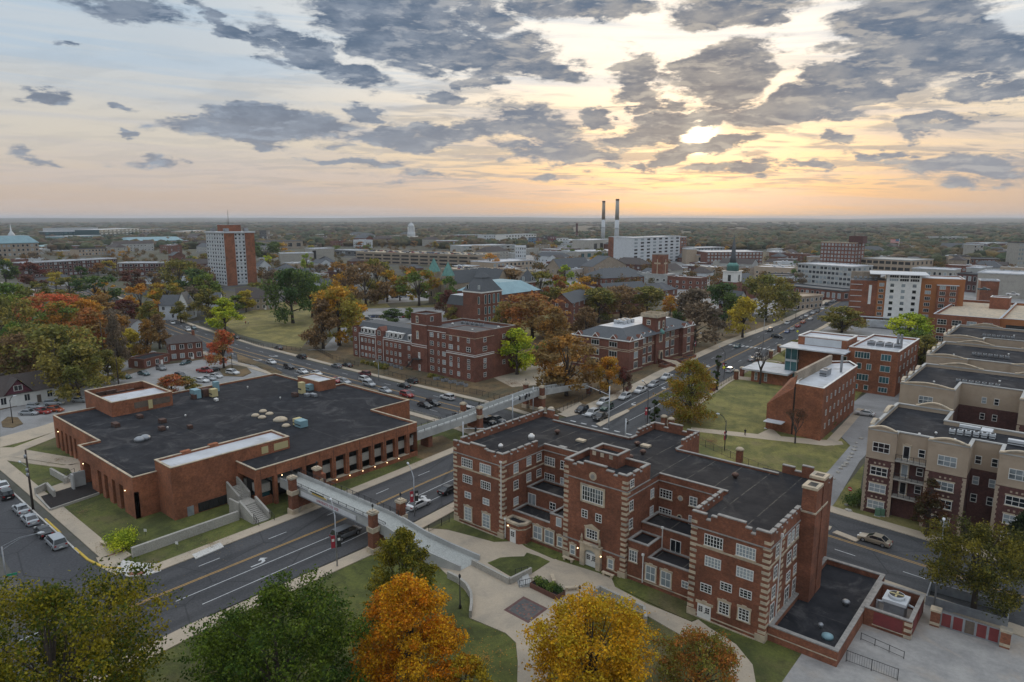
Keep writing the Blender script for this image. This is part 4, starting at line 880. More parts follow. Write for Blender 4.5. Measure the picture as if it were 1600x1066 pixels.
 # chimneys
 for y0, y1, zt, wide in ((10.45, 12.9, 16.7, 1.75), (13.3, 15.4, 17.2, 1.75)):
  m = MB(); m.box(52.3, 52.3+wide, y0, y1, 0, 13.2, 0); m.box(52.2, 52.35+wide, y0-.06, y1+.06, 13.2, 13.42, 1); m.box(52.25, 52.3+wide-.05, y0+.08, y1-.08, 13.42, zt-.35, 0)
  m.box(52.15, 52.32+wide, y0-.02, y1+.02, zt-.35, zt, 1); m.box(52.65, 51.9+wide, y0+.5, y1-.5, zt, zt+.012, 2)
  m.add('chimney', [MT[W_], MT['stone'], MT['dark']], r)
 # roof furniture
 for x, y, h, rr in ((7.3, 11.5, 1.0, .5), (6.2, 4.8, .7, .36)):
  m = MB(); m.lathe(0, 0, [(rr, 0), (rr*.95, h*.35), (rr*1.15, h*.4), (rr*1.05, h*.75), (rr*.6, h*.8), (rr*.55, h), (0.02, h)], 12); m.add('roof_vent', MT['white'], r, (x, y, 12.8), label='white domed roof vent')
 for x, y in ((8.9, 16.7), (25.6, 17.2), (25.3, 13.8), (40.9, 17.0), (22.8, 20.2)): mushroom(r, x, y, 12.8, .5, .75)
 for x, y in ((14.3, 16.2), (24.0, 20.9)):
  m = MB(); m.box(-.75, .75, -.55, .55, 0, .3); m.add('roof_hatch', MT['stone'], r, (x, y, 12.8), label='cream roof hatch')
 m = MB(); m.box(13.2, 14.6, 11.2, 11.9, 12.8, 13.0); m.add('roof_patch', MT['coping'], r)
 # low east annex
 ax = [(52.35, 0.9), (60.2, 0.9), (60.2, 23.0), (52.35, 23.0)]
 walls_mesh(ax, 0, 1.9, .45, 1.2).add('annex_wall', MT[W_], r); m = MB(); m.sheet(inset(ax, .4), 1.2); m.add('annex_roof', MT['roof2'], r)
 ring(ax, 1.902, 2.05, .05, .5).add('coping', MT['coping'], r); band(r, [((52.35, 0.9), (60.2, 0.9))], .8, .92, .05)
 for x, y, s in ((57.9, 13.0, .45), (57.0, 5.6, .3)): mushroom(r, x, y, 1.2, s, .7, 'metal')
 m = MB(); m.lathe(0, 0, [(.7, 0), (.65, .3), (.3, .5), (.02, .55)], 14); m.add('skylight', MT['bluemetal'], r, (58.2, 4.2, 1.2))
hall_build(hall)
def lamp_mat():
 m = bpy.data.materials.new('lit_lamp'); m.use_nodes = True; T = NT(m.node_tree); o = T.n('ShaderNodeOutputMaterial'); e = T.n('ShaderNodeEmission'); e.inputs[0].default_value = (1, .72, .38, 1); e.inputs[1].default_value = 4; T.l(e.outputs[0], o.inputs[0]); return m
MT['lit'] = lamp_mat()
def wall_lamp(root, x, y, z, s=.09): m = MB(); m.lathe(0, 0, [(.02, -s), (s, -s*.4), (s, s*.5), (.02, s)], 8); return m.add('wall_lamp', MT['lit'], root, (x, y, z))
for x, y, z in ((12.0, -.1, 2.7), (24.35, 1.2, 2.5), (28.35, 1.2, 2.5)): wall_lamp(hall, x, y, z)

# benches by the entrance, planter, plaza walls, lamps
def bench(loc, rz, label):
 t = thing('stone_bench', label, 'bench', loc, rz, 'pale stone benches on the plaza')
 m = MB(); m.box(-.95, .95, -.25, .25, .38, .5); m.add('seat', MT['stone'], t)
 for x in (-.65, .65): m = MB(); m.box(x-.12, x+.12, -.2, .2, 0, .38); m.add('leg', MT['stone'], t)
g = G(887, 874); bench((-77.4+22.9, 75.7+0.9, .1), 0, 'pale stone bench against the brick wall, left of the arched white entrance door')
bench((-77.4+29.8, 75.7+0.9, .1), 0, 'pale stone bench against the brick wall, right of the arched white entrance door')
bench((*G(864, 908), .1), R(-42), 'pale stone bench behind the planter, nearer the triangular grass bed'); bench((*G(893, 923), .1), R(48), 'pale stone bench beyond the right end of the planter')
bench((*G(163, 853), .1), R(10), 'concrete bench behind the brick paving at the street corner'); bench((*G(171+10, 855), .1), R(-62), 'concrete bench beside the round bush, farther from the long wall'); bench((*G(188, 862), .1), R(-62), 'concrete bench beside the round bush, next to the end of the long wall')
_pa, _pb = G(835, 918), G(872, 936)
pl = thing('planter', 'rusty steel planter filled with green shrubs on the plaza', 'planter', ((_pa[0]+_pb[0])/2, (_pa[1]+_pb[1])/2+.3, .1), math.atan2(_pb[1]-_pa[1], _pb[0]-_pa[0]))
m = MB(); pts = rect(-2.4, 2.4, -.9, .9); walls_mesh(pts, 0, .75, .08, 0).add('planter_box', MT['planter'], pl); m = MB(); m.sheet(inset(pts, .05), .6); m.add('soil', MT['mulch'], pl)

# ------------------------------------------------------------------ low orange brick auditorium across the avenue
aud = thing('auditorium', 'low wide orange brick building with a big black flat roof, left of the footbridge', 'building', (0, 0, 0))
def aud_build(r):
 B = 'brick_o'; ZR = 7.3
 roof = [(-118.4, 41), (-118.4, 45.2), (-113.5, 45.2), (-113.5, 56.2), (-106, 56.2), (-106, 93), (-121, 93), (-121, 104), (-147, 104), (-147, 98.5), (-171, 98.5), (-171, 44.6), (-144, 44.6), (-144, 41)]
 m = MB()
 # fascia all round, walls below with the openings cut out as real recesses
 P = roof; n = len(P)
 for i in range(n):
  a, b = P[i], P[(i+1) % n]
  z0 = 0
  if (a, b) == ((-113.5, 56.2), (-106, 56.2)) or (a, b) == ((-106, 56.2), (-106, 93)): z0 = 5.35
  if (a, b) == ((-144, 41), (-118.4, 41)) or (a, b) == ((-171, 44.6), (-144, 44.6)): z0 = 4.7
  m.face([(*a, z0), (*b, z0), (*b, ZR), (*a, ZR)])
 m.add('wall', MT[B], r)
 m = MB(); m.sheet(roof, ZR-.35); m.add('roof', MT['roof2'], r)
 walls_mesh(roof, ZR-.02, ZR, .3, ZR-.36).add('parapet', MT[B], r); ring(roof, ZR+.002, ZR+.12, .06, .3).add('coping', MT['stone'], r)
 # south front: entrance, pilasters, dark glazing set back 0.8 m
 m = MB(); S = 41.0
 piers = [(-144, -142.6), (-138.3, -134.8), (-133.0, -131.6), (-129.9, -128.0), (-126.5, -124.7), (-123.0, -118.4)]
 for x0, x1 in piers: m.box(x0, x1, S, S+.8, 0, 4.7)
 m.add('pilasters', MT[B], r)
 m = MB(); m.box(-138.3, -118.5, S+.801, S+.9, 0, 4.7); m.box(-138.3, -118.5, S+.05, S+.8, 4.695, 4.7); m.add('glazing', MT['dark'], r)
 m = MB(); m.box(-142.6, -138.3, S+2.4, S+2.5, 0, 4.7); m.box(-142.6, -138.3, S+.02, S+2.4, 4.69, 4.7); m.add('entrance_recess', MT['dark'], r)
 m = MB(); m.box(-142.6, -142.3, S+.1, S+2.4, 0, 4.6); m.box(-138.6, -138.3, S+.1, S+2.4, 0, 4.6); m.add('recess_wall', MT[B], r)
 m = MB()
 for x in (-134.2, -130.9, -127.3, -123.9):
  for dx in (0, .55): m.box(x-.3+dx, x-.25+dx, S+.74, S+.81, 0, 4.6)
 m.add('mullions', MT['black'], r)
 m = MB(); S = 44.6
 for x0, x1 in ((-171, -169.6), (-168.2, -166.8), (-165.5, -164.1), (-162.8, -161.4), (-160.1, -158.7), (-157.4, -150.5), (-149, -144)): m.box(x0, x1, S, S+.8, 0, 4.7)
 m.add('pilasters', MT[B], r); m = MB(); m.box(-171, -144, S+.801, S+.9, 0, 4.7); m.add('glazing', MT['dark'], r)
 # stage block with the white roof
 bp = rect(-119, -112.8, 45.0, 67.0); walls_mesh(bp, 0, 9.2, .3, 8.7).add('stage_wall', MT[B], r); m = MB(); m.sheet(inset(bp, .28), 8.9); m.add('white_roof', MT['roof_w'], r)
 ring(bp, 9.202, 9.32, .06, .34).add('coping', MT['stone'], r)
 for a, w in ((61.9, 1.3), (65.2, 2.9)): m = MB(); m.box(-112.8, -112.74, a-w/2, a+w/2, 7.3, 8.6); m.add('louvre', MT['louvre'], r)
 m = MB(); m.box(-112.8, -112.7, 49.0, 54.4, .15, 1.75); m.add('strip_window', MT['dark'], r); m = MB()
 for k in range(7): m.box(-112.7, -112.62, 49.1+k*.85, 49.16+k*.85, .15, 1.75)
 m.add('mullions', MT['black'], r)
 m = MB(); m.box(-112.8, -112.72, 47.1, 48.2, 0, 1.7); m.add('door', MT['metal'], r)
 for x, y, z in ((-141.5, 40.8, 4.3), (-121.6, 40.8, 4.3), (-168, 44.4, 4.2), (-105.8, 61, 5.1)): wall_lamp(r, x, y, z)
 for v in (72.4, 75.4, 78.5, 81.5, 84.6, 87.7): wall_lamp(r, -105.85, v, .75, .08)
 # penthouse at the back with a sunken plant deck
 pp = rect(-177, -160.6, 53, 66); walls_mesh(pp, 0, 10.2, .3, 8.8).add('penthouse_wall', MT[B], r)
 m = MB(); m.sheet(rect(-169.5, -160.9, 53.3, 65.7), 9.75); m.add('white_roof', MT['roof_w'], r); m = MB(); m.sheet(rect(-176.7, -169.5, 53.3, 65.7), 8.3); m.add('roof', MT['roof2'], r)
 m = MB(); m.box(-169.8, -169.5, 53.3, 65.7, 8.3, 9.9); m.add('penthouse_wall', MT[B], r); ring(pp, 10.202, 10.32, .06, .34).add('coping', MT['stone'], r)
 m = MB(); m.box(-160.6, -160.53, 57.6, 60.5, 7.9, 9.3); m.box(-160.6, -160.53, 61.6, 65.4, 7.9, 9.3); m.add('brown_louvre', MT['wood'], r)
 m = MB(); m.box(-160.6, -160.52, 60.6, 61.5, 7.3, 9.3); m.add('yellow_door', MT['louvre'], r)
 m = MB()
 for i in range(5): m.box(-176+i*1.2, -175.3+i*1.2, 55+i*1.8, 57.5+i*1.5, 8.3, 9.6+.3*(i % 2))
 m.add('rooftop_plant', MT['rust'], r)
 # small penthouse on the far edge
 pq = rect(-155, -145.5, 95.5, 100.5); walls_mesh(pq, 6, 9.4, .3, 9.1).add('penthouse_wall', MT[B], r); m = MB(); m.sheet(inset(pq, .28), 9.2); m.add('white_roof', MT['roof_w'], r); ring(pq, 9.402, 9.5, .05, .33).add('coping', MT['stone'], r)
 # east side: nine bays with the balcony behind them
 E_ = -106.0; m = MB(); bays = [66.2, 69.2, 72.2, 75.25, 78.3, 81.35, 84.4, 87.5, 90.6]
 m.box(E_-.8, E_, 65.2, 66.0, 2.3, 5.35); 
 for v in bays[1:]: m.box(E_-.8, E_, v-.55, v-.1+.35, 1.0, 5.35)
 m.box(E_-.8, E_, 59.6, 60.2, 0, 5.35); m.box(E_-.8, E_, 56.2, 57.1, 0, 5.35); m.box(-113.4, -112.2, 56.2, 57.0, 0, 5.35); m.add('piers', MT[B], r)
 m = MB(); m.box(E_-.5, E_+.02, 68.9, 93, -.02, .95); m.box(E_-.5, E_+.02, 65.3, 68.9, -.02, 2.2); m.add('base_wall', MT[B], r)
 m = MB(); m.box(E_-.9, E_+.1, 69.0, 90.6, .951, 1.1); m.add('stone_sill', MT['stone'], r)
 m = MB(); m.box(E_-1.1, E_-.82, 69.0, 92.5, 2.35, 3.95); m.add('balcony_panel', MT['concrete'], r)
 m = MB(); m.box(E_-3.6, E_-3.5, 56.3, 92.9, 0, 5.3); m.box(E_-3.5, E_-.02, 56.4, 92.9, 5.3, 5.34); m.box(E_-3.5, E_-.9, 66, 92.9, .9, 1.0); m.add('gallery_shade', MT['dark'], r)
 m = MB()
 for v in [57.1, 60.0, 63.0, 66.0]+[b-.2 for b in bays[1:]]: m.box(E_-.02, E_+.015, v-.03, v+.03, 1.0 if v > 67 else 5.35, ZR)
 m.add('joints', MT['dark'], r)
 # entrance corner with terraces at bridge level
 m = MB(); m.box(-112.5, -107.2, 57.2, 59.4, 2.4, 3.9); m.add('balcony_panel', MT['concrete'], r)
 m = MB(); m.box(-112.0, -107.4, 57.4, 59.3, 1.5, 2.4); m.add('strip_window', MT['glass_t'], r)
 m = MB(); m.box(-111.8, -107, 56.9, 59.6, 0, 1.5); m.add('base_wall', MT[B], r)
 m = MB(); m.box(-112, -106.2, 60.2, 65.2, 3.7, 3.95); m.add('entrance_floor', MT['deck'], r)
 # roof furniture
 def at(px, py): return G(px, py, ZR-.35)
 for px, py in ((399, 650), (411, 643.5), (421, 647.5), (409.5, 653), (447, 666)):
  x, y = at(px, py); m = MB(); m.lathe(0, 0, [(.85, 0), (.85, .2), (.65, .4), (.3, .52), (.02, .55)], 14); m.add('dome_skylight', MT['stone'], r, (x, y, ZR-.35))
 x, y = at(438, 657); m = MB(); m.lathe(0, 0, [(1.5, 0), (1.5, .3), (1.1, .6), (.5, .8), (.02, .85)], 16); m.add('dome_skylight', MT['stone'], r, (x, y, ZR-.35), label='largest dome skylight')
 for px, py in ((218, 690), (227, 687)): x, y = at(px, py); m = MB(); m.lathe(0, 0, [(.8, 0), (.95, .35), (.95, .6), (.5, .95), (.02, 1.0)], 12); m.add('roof_vent', MT['metal'], r, (x, y, ZR-.35))
 for px, py, w, d, h, mt in ((181, 667, 2.2, 1.0, .9, 'rust'), (218.5, 653.5, 1.6, 1, .8, 'rust'), (254, 661, 1.5, 1.2, .9, 'rust'), (253, 673, 1.3, 1, .9, 'rust'), (297, 670, 1.1, .8, .8, 'rust'),
        (471, 667, 2.2, 1.8, 1.5, 'bluemetal'), (465, 664, 1.0, 1.6, 1.5, 'louvre'), (306, 622, 2.6, 1.6, 2.2, 'bluemetal'), (321, 620, 1.6, 1.6, 2.0, 'rust'), (334, 620, 1.6, 1.5, 2.0, 'louvre'), (338, 612, 1.2, 1.2, 2.6, 'bluemetal'), (303, 624, 1.2, 1, 1.2, 'rust'),
        (472, 615, 1.4, 1.2, 2.9, 'louvre'), (484, 610, 1.6, 1.4, 1.6, 'bluemetal'), (461, 620, 1.6, 1, 1.0, 'rust'), (480, 620, 1.3, 1, .8, 'metal'), (490, 620, 2.0, .9, .8, 'metal'), (497, 604, 1.4, 1.4, 1.0, 'white'), (338, 627, 1.0, .7, .7, 'white')):
  x, y = at(px, py); roofbox(r, x, y, ZR-.35, w, d, h, mt, fan=False)
 for px, py in ((262, 671), (290, 652), (438, 624), (387, 607)): x, y = at(px, py); mushroom(r, x, y, ZR-.35, .18, .6, 'white')
 for v in (45.5, 50.5): m = MB(); m.box(-119.5, -118.6, 49+v-45, 50.6+v-45, 8.9, 9.5); m.add('brick_stub', MT[B], r)
aud_build(aud)

# ------------------------------------------------------------------ footbridges
def lantern(root, x, y, z, h=.9):
 m = MB(); m.cyl(0, 0, 0, h*.5, .04, 6); m.lathe(0, 0, [(.1, h*.5), (.17, h*.62), (.17, h*.85), (.03, h), (.02, h*1.1)], 8); o = m.add('lantern', MT['black'], root, (x, y, z)); return o
def pier(root, x, y, top, w=1.25, base=1.0, lan=True, mid=3.5, mz=None):
 m = MB(); m.box(x-w/2-.18, x+w/2+.18, y-w/2-.18, y+w/2+.18, 0, base, 1); m.box(x-w/2, x+w/2, y-w/2, y+w/2, base, mid, 0); m.box(x-w/2-.12, x+w/2+.12, y-w/2-.12, y+w/2+.12, mid, mid+.75, 1)
 m.box(x-w*.42, x+w*.42, y-w*.42, y+w*.42, mid+.75, top-.55, 0); m.box(x-w/2-.05, x+w/2+.05, y-w/2-.05, y+w/2+.05, top-.55, top-.2, 1); m.box(x-w*.35, x+w*.35, y-w*.35, y+w*.35, top-.2, top, 1)
 o = m.add('pier', [MT['brick'], MT['stone']], root)
 if lan: lantern(o, x, y, top, 1.0)
 return o
def rail(root, pts, h=1.1, post=1.6, mat='black', name='railing', bars=True, th=.03):
 m = MB()
 for a, b in zip(pts[:-1], pts[1:]):
  L = math.dist(a[:2], b[:2]); n = max(1, round(L/post))
  m.obox(a, b, .05, 0, 0, 0, (a[2]+h-.05, a[2]+h, b[2]+h-.05, b[2]+h)); m.obox(a, b, .04, 0, 0, 0, (a[2]+.12, a[2]+.16, b[2]+.12, b[2]+.16))
  for i in range(n+1):
   t = i/n; x, y, z = (a[k]+(b[k]-a[k])*t for k in range(3)); m.box(x-.035, x+.035, y-.035, y+.035, z, z+h+.03)
  if bars:
   k = int(L/.24)
   for i in range(k): t = (i+.5)/k; x, y, z = (a[q]+(b[q]-a[q])*t for q in range(3)); m.box(x-.01, x+.01, y-.01, y+.01, z+.14, z+h-.04)
 return m.add(name, MT[mat], root)
br = thing('footbridge', 'pale concrete footbridge with brick piers and a long banner, crossing the avenue to the plaza', 'footbridge', (0, 0, 0))
def bridge1(r):
 Y0, Y1 = 60.6, 64.2; m = MB()
 path = [(-106, 3.95), (-98.5, 4.15), (-80, 4.15), (-77, 3.9)]
 def span(x0, z0, x1, z1, yy0=(Y0, Y1), yy1=(Y0, Y1), th=.5):
  a, b = (x0, yy0[0]), (x1, yy1[0]); c, d = (x1, yy1[1]), (x0, yy0[1])
  top = [(a[0], a[1], z0), (b[0], b[1], z1), (c[0], c[1], z1), (d[0], d[1], z0)]; bot = [(p[0], p[1], p[2]-th) for p in top]
  m.face(top, 0); m.face(bot[::-1], 1)
  for i in range(4): j = (i+1) % 4; m.face([bot[i], bot[j], top[j], top[i]], 1)
 for (a, z0), (b, z1) in zip(path[:-1], path[1:]): span(a, z0, b, z1)
 # ramp down to the plaza, swinging slightly
 rp = [(-77, 3.9, Y0, Y1), (-73, 2.6, 61.3, 65.1), (-69, 1.3, 62.6, 66.6), (-64.6, .12, 64.2, 68.3)]
 for a, b in zip(rp[:-1], rp[1:]): span(a[0], a[1], b[0], b[1], (a[2], a[3]), (b[2], b[3]), .4)
 m.add('deck', [MT['deck'], MT['pale_conc']], r)
 m = MB()
 for y in (Y0, Y1):
  m.obox((-105.8, y), (-80, y), .25, 3.0, 4.75); m.obox((-80, y), (-77, y), .25, 0, 0, 0, (3.0, 4.75, 2.9, 4.5))
  if y == Y0: pass
 for k in (2, 3):
  for a, b in zip(rp[:-1], rp[1:]): m.obox((a[0], a[k]), (b[0], b[k]), .3, 0, 0, 0, (max(a[1]-1.1, 0) if a[0] > -76 else 2.6, a[1]+.75, max(b[1]-1.2, 0), b[1]+.75))
 m.add('side_beam', MT['pale_conc'], r)
 m = MB(); m.obox((-104.5, Y0-.14), (-80.5, Y0-.14), .06, 3.0, 3.15); m.obox((-104.5, Y0-.14), (-80.5, Y0-.14), .06, 4.6, 4.75); m.obox((-93, Y1+.2), (-79, Y1+.2), .08, 4.2, 4.7); m.add('steel_strip', MT['metal'], r)
 rail(r, [(-105.5, Y0, 4.6), (-80, Y0, 4.6), (-77, Y0+.2, 4.35)], .62, 2.2, bars=True); rail(r, [(-105.5, Y1, 4.6), (-80, Y1, 4.6), (-78, Y1, 4.4)], .95, 1.6)
 for x, y in ((-78.5, 59.7), (-78.6, 65.2), (-100.2, 59.6), (-101.3, 65.2)): pier(r, x, y, 6.85 if x > -100.5 and y < 60 or x > -80 else 6.6)
 m = MB(); m.box(-78.9, -78.0, 60.5, 64.4, .9, 3.4); m.box(-100.9, -100.0, 60.4, 64.4, .9, 3.4); m.add('cross_wall', MT['brick'], r); m = MB(); m.box(-79.1, -77.8, 60.5, 64.4, 0, .9); m.box(-101.1, -99.8, 60.4, 64.4, 0, .9); m.add('cross_base', MT['stone'], r)
 m = MB(); m.box(-102.3, -101.3, 66.0, 67.0, 0, 4.8, 0); m.add('pier', MT['brick'], r)
bridge1(br)
def text(s, size, mat, loc, rot, parent=None, name='lettering', ext=.012, label=None):
 cu = bpy.data.curves.new(name, 'FONT'); cu.body = s; cu.size = size; cu.extrude = ext; cu.align_x = 'CENTER'; cu.align_y = 'CENTER'; cu.resolution_u = 2
 tmp = bpy.data.objects.new('t', cu); dg = bpy.context.evaluated_depsgraph_get(); col.objects.link(tmp); dg.update()
 me = bpy.data.meshes.new_from_object(tmp.evaluated_get(dg)); bpy.data.objects.remove(tmp); me.materials.clear(); me.materials.append(MT[mat])
 o = lk(bpy.data.objects.new(name, me)); o.location = loc; o.rotation_euler = rot
 if parent: o.parent = parent
 if label: o['label'] = label
 return o
# banner on the near side of the bridge
bn = thing('bridge_banner', 'long white cloth banner with dark red lettering hung on the side of the footbridge', 'banner', (-91.3, 60.36, 3.75))
m = MB(); m.box(-7.6, 7.6, -.02, .02, -.42, .42); m.add('cloth', surf('banner_cloth', (.62, .62, .63), (.55, .55, .56), 1, .8), bn)
text('UNIVERSITY COLLEGE', 0.62, 'banner', (0, -.03, 0), (R(90), 0, 0), bn)
m = MB()
bb = thing('bridge_sign', 'white sign with black and yellow lettering hung on the footbridge railing', 'sign', (-93.5, 60.2, 4.95))
m = MB(); m.box(-3.0, 2.4, -.02, .02, -.28, .28); m.add('panel', surf('sign_white', (.65, .65, .62), (.6, .6, .55), 1, .8), bb)
m = MB(); m.box(-2.2, 1.6, -.045, -.021, -.02, .2); m.add('black_block', MT['black'], bb); m = MB(); m.box(-1.8, 2.3, -.045, -.021, -.26, -.06); m.add('yellow_block', MT['yellow'], bb)

br2 = thing('footbridge', 'pale concrete footbridge with brick piers rising over the cross street behind the auditorium', 'footbridge', (0, 0, 0))
def bridge2(r):
 X0, X1 = -110.6, -107.4
 pr = [(92.5, 3.6), (112, 3.9), (117, 4.3), (136, 5.0), (148, 4.0), (160, 2.6)]
 m = MB(); s2 = MB()
 for (a, z0), (b, z1) in zip(pr[:-1], pr[1:]):
  m.obox(((X0+X1)/2, a), ((X0+X1)/2, b), X1-X0, 0, 0, 0, (z0-.4, z0, z1-.4, z1))
  for x in (X0, X1): s2.obox((x, a), (x, b), .28, 0, 0, 0, (z0-.9, z0+.7, z1-.9, z1+.7))
 m.add('deck', MT['deck'], r); s2.add('side_beam', MT['pale_conc'], r)
 for x in (X0, X1): rail(r, [(x, a, z+.65) for a, z in pr[:5]], .6, 2.0, bars=False)
 for x, y, t in ((-107, 113.4, 6.4), (-112.3, 113.4, 6.4), (-106.8, 137.2, 6.9), (-112.3, 137.2, 6.9)): pier(r, x, y, t)
 m = MB(); m.box(X0, X1, 113.0, 113.9, .9, 3.2); m.box(X0, X1, 136.8, 137.7, .9, 4.2); m.box(X0, X1-.6, 98.0, 99.2, 0, 3.0); m.add('cross_wall', MT['brick'], r)
 m = MB(); m.box(X0+.1, X1-.1, 112.8, 114.1, 0, .9); m.box(X0+.1, X1-.1, 136.6, 137.9, 0, .9); m.add('cross_base', MT['stone'], r)
bridge2(br2)

# retaining walls and steps
def rwall(label, pts, z0, z1, w=.35, name='retaining_wall', mat='concrete'):
 m = MB()
 for a, b in zip(pts[:-1], pts[1:]): m.obox(a, b, w, z0, z1)
 me = m.mesh(name, MT[mat]); o = part(name, me); tag(o, label, 'wall'); return o
rwall('long grey concrete wall between the auditorium lawn and the avenue walk', [G(207, 871), G(373, 812)], 0, 1.55, .5)
rwall('low concrete wall beside the foot of the bridge ramp, edging the upper walk', [G(738, 884), G(796, 914), G(830, 897)], 0, 1.0, .35)
rwall('curved low concrete wall on the left side of the plaza, behind the lamp', [G(700, 903), G(716, 911), G(729, 922), G(736, 935), G(737, 950), G(735, 966)], 0, 1.0, .35)
rwall('low concrete wall right of the planter, running toward the white side door', [G(917, 938), G(937, 926), G(1006, 958), G(1009, 975)], 0, 1.0, .35)
sp = thing('plaza_steps', 'short flight of pale steps with black handrails left of the planter', 'steps', (*G(818, 909), .1), R(-40))
for i in range(3): m = MB(); m.box(-1.6, 1.6, -.9+i*.35, .9, i*.12, (i+1)*.12); m.add('step', MT['pale_conc'], sp)
rail(sp, [(-1.6, -.9, .1), (-1.6, .9, .4)], .9, .9, name='handrail'); rail(sp, [(1.6, -.9, .1), (1.6, .9, .4)], .9, .9, name='handrail')
# stairs beside the auditorium entrance
st = thing('outdoor_staircase', 'grey concrete staircase climbing from the avenue walk to the bridge level of the auditorium', 'staircase', (0, 0, 0))
def stair(r):
 m = MB()
 for i in range(10): m.box(-101.6-i*.42, -101.2-i*.42, 53.2, 55.4, 0, .2+i*.17)
 for i in range(10): m.box(-108.6-i*.32, -108.3-i*.32, 54.4, 56.0, 1.2, 1.9+i*.17)
 m.box(-108.4, -105.6, 52.6, 56.0, 0, 1.85); m.add('steps', MT['concrete'], r)
 m = MB(); m.obox((-105.7, 52.9), (-101.4, 52.9), .35, 0, 0, 0, (0, 2.9, 0, 1.3)); m.obox((-105.7, 55.7), (-101.4, 55.7), .35, 0, 0, 0, (0, 2.9, 0, 1.3)); m.obox((-108.4, 54.2), (-112.6, 54.2), .35, 0, 0, 0, (0, 2.6, 0, 4.2)); m.obox((-108.4, 56.1), (-112.6, 56.1), .35, 0, 0, 0, (0, 2.8, 0, 4.6)); m.box(-108.7, -105.5, 52.4, 52.75, 0, 2.7)
 m.add('side_wall', MT['concrete'], r)
 rail(r, [(-101.4, 52.9, .9), (-99.9, 52.9, .2)], .9, .8, name='handrail', bars=False); rail(r, [(-101.4, 55.7, .9), (-99.9, 55.7, .2)], .9, .8, name='handrail', bars=False)
stair(st)
# west entrance: ramps, walls, mulch bed
mb_ = MB(); mb_.prism(gpx([(64, 777), (152, 750), (160, 768), (80, 799)]), 0, .18); struct('mulch_bed', mb_, MT['mulch'])
mb_ = MB(); mb_.prism(gpx([(0, 712), (100, 728), (128, 724), (134, 742), (140, 755), (90, 772), (78, 762), (118, 748), (108, 733), (0, 719)]), 0, .13); struct('entrance_walk', mb_, MT['walk'])
rwall('short concrete wall left of the auditorium steps, farther from the street', [G(80, 741), G(106, 756), G(100, 757)], 0, 1.3, .4); rwall('short concrete wall at the end of the mulch bed by the parked cars', [G(56, 774), G(74, 765), G(86, 778)], 0, 1.4, .4)
rwall('low kerb wall around the mulch bed', [G(57, 776), G(79, 799), G(155, 773)], 0, .45, .25)
ws = thing('entrance_steps', 'concrete steps with thin handrails at the west entrance of the auditorium', 'steps', (*G(116, 751), .1), R(8))
for i in range(4): m = MB(); m.box(-2.6, 2.6, -.9+i*.4, 1.2, i*.14, (i+1)*.14); m.add('step', MT['concrete'], ws)
rail(ws, [(-2.2, -1.2, .1), (-2.2, 1.2, .7)], .9, 1.2, name='handrail', bars=False); rail(ws, [(0, -1.2, .1), (0, 1.2, .7)], .9, 1.2, name='handrail', bars=False)
rwall('pale blue concrete wall beside the west entrance door of the auditorium', [(-141.5, 40.9), (-141.5, 38.6), (-140.3, 38.6)], 0, 3.0, .3, mat='pale_conc')

# ------------------------------------------------------------------ mid-distance buildings
def prism_roof(root, pts_lo, pts_hi, z0, z1, mat, flat=None, name='roof'):
 if len(pts_hi) != len(pts_lo):
  xs = [p[0] for p in pts_lo]; ys = [p[1] for p in pts_lo]; pts_lo = rect(min(xs), max(xs), min(ys), max(ys))
 m = MB(); n = len(pts_lo)
 for i in range(n): j = (i+1) % n; m.face([(*pts_lo[i], z0), (*pts_lo[j], z0), (*pts_hi[j], z1), (*pts_hi[i], z1)])
 o = m.add(name, MT[mat], root); m = MB(); m.sheet(pts_hi, z1+.005); m.add('flat_roof', MT[flat or mat], root); return o
def gable_roof(root, x0, x1, y0, y1, z0, zr, mat='slate', axis='x', ov=.5, gable='brick_m', hip=0.0):
 m = MB(); g = MB()
 if axis == 'x':
  ym = (y0+y1)/2; a, b = x0-ov+hip, x1+ov-hip; s = (zr-z0)/((y1-y0)/2); ze = z0-s*ov
  P = [(x0-ov, y0-ov, ze), (x1+ov, y0-ov, ze), (x1+ov, y1+ov, ze), (x0-ov, y1+ov, ze)]; A, B_ = (a, ym, zr), (b, ym, zr)
  m.face([P[0], P[1], B_, A]); m.face([P[2], P[3], A, B_])
  if hip: m.face([P[3], P[0], A]); m.face([P[1], P[2], B_])
  else: g.face([(x0, y0, z0), (x0, y1, z0), (x0, ym, zr-.05)]); g.face([(x1, y0, z0), (x1, y1, z0), (x1, ym, zr-.05)])
 else:
  xm = (x0+x1)/2; a, b = y0-ov+hip, y1+ov-hip; s = (zr-z0)/((x1-x0)/2); ze = z0-s*ov
  P = [(x0-ov, y0-ov, ze), (x1+ov, y0-ov, ze), (x1+ov, y1+ov, ze), (x0-ov, y1+ov, ze)]; A, B_ = (xm, a, zr), (xm, b, zr)
  m.face([P[1], P[2], B_, A]); m.face([P[3], P[0], A, B_])
  if hip: m.face([P[0], P[1], A]); m.face([P[2], P[3], B_])
  else: g.face([(x0, y0, z0), (x1, y0, z0), (xm, y0, zr-.05)]); g.face([(x0, y1, z0), (x1, y1, z0), (xm, y1, zr-.05)])
 m.add('roof', MT[mat], root)
 if not hip:
  for f in g.f: q_ = MB(); q_.face([g.v[i] for i in f]); q_.add('gable', MT[gable], root)
def shell(root, pts, z0, z1, mat, name='wall'):
 m = MB()
 if area(pts) < 0: pts = pts[::-1]
 for i in range(len(pts)): a, b = pts[i], pts[(i+1) % len(pts)]; m.face([(*a, z0), (*b, z0), (*b, z1), (*a, z1)])
 return m.add(name, MT[mat], root)
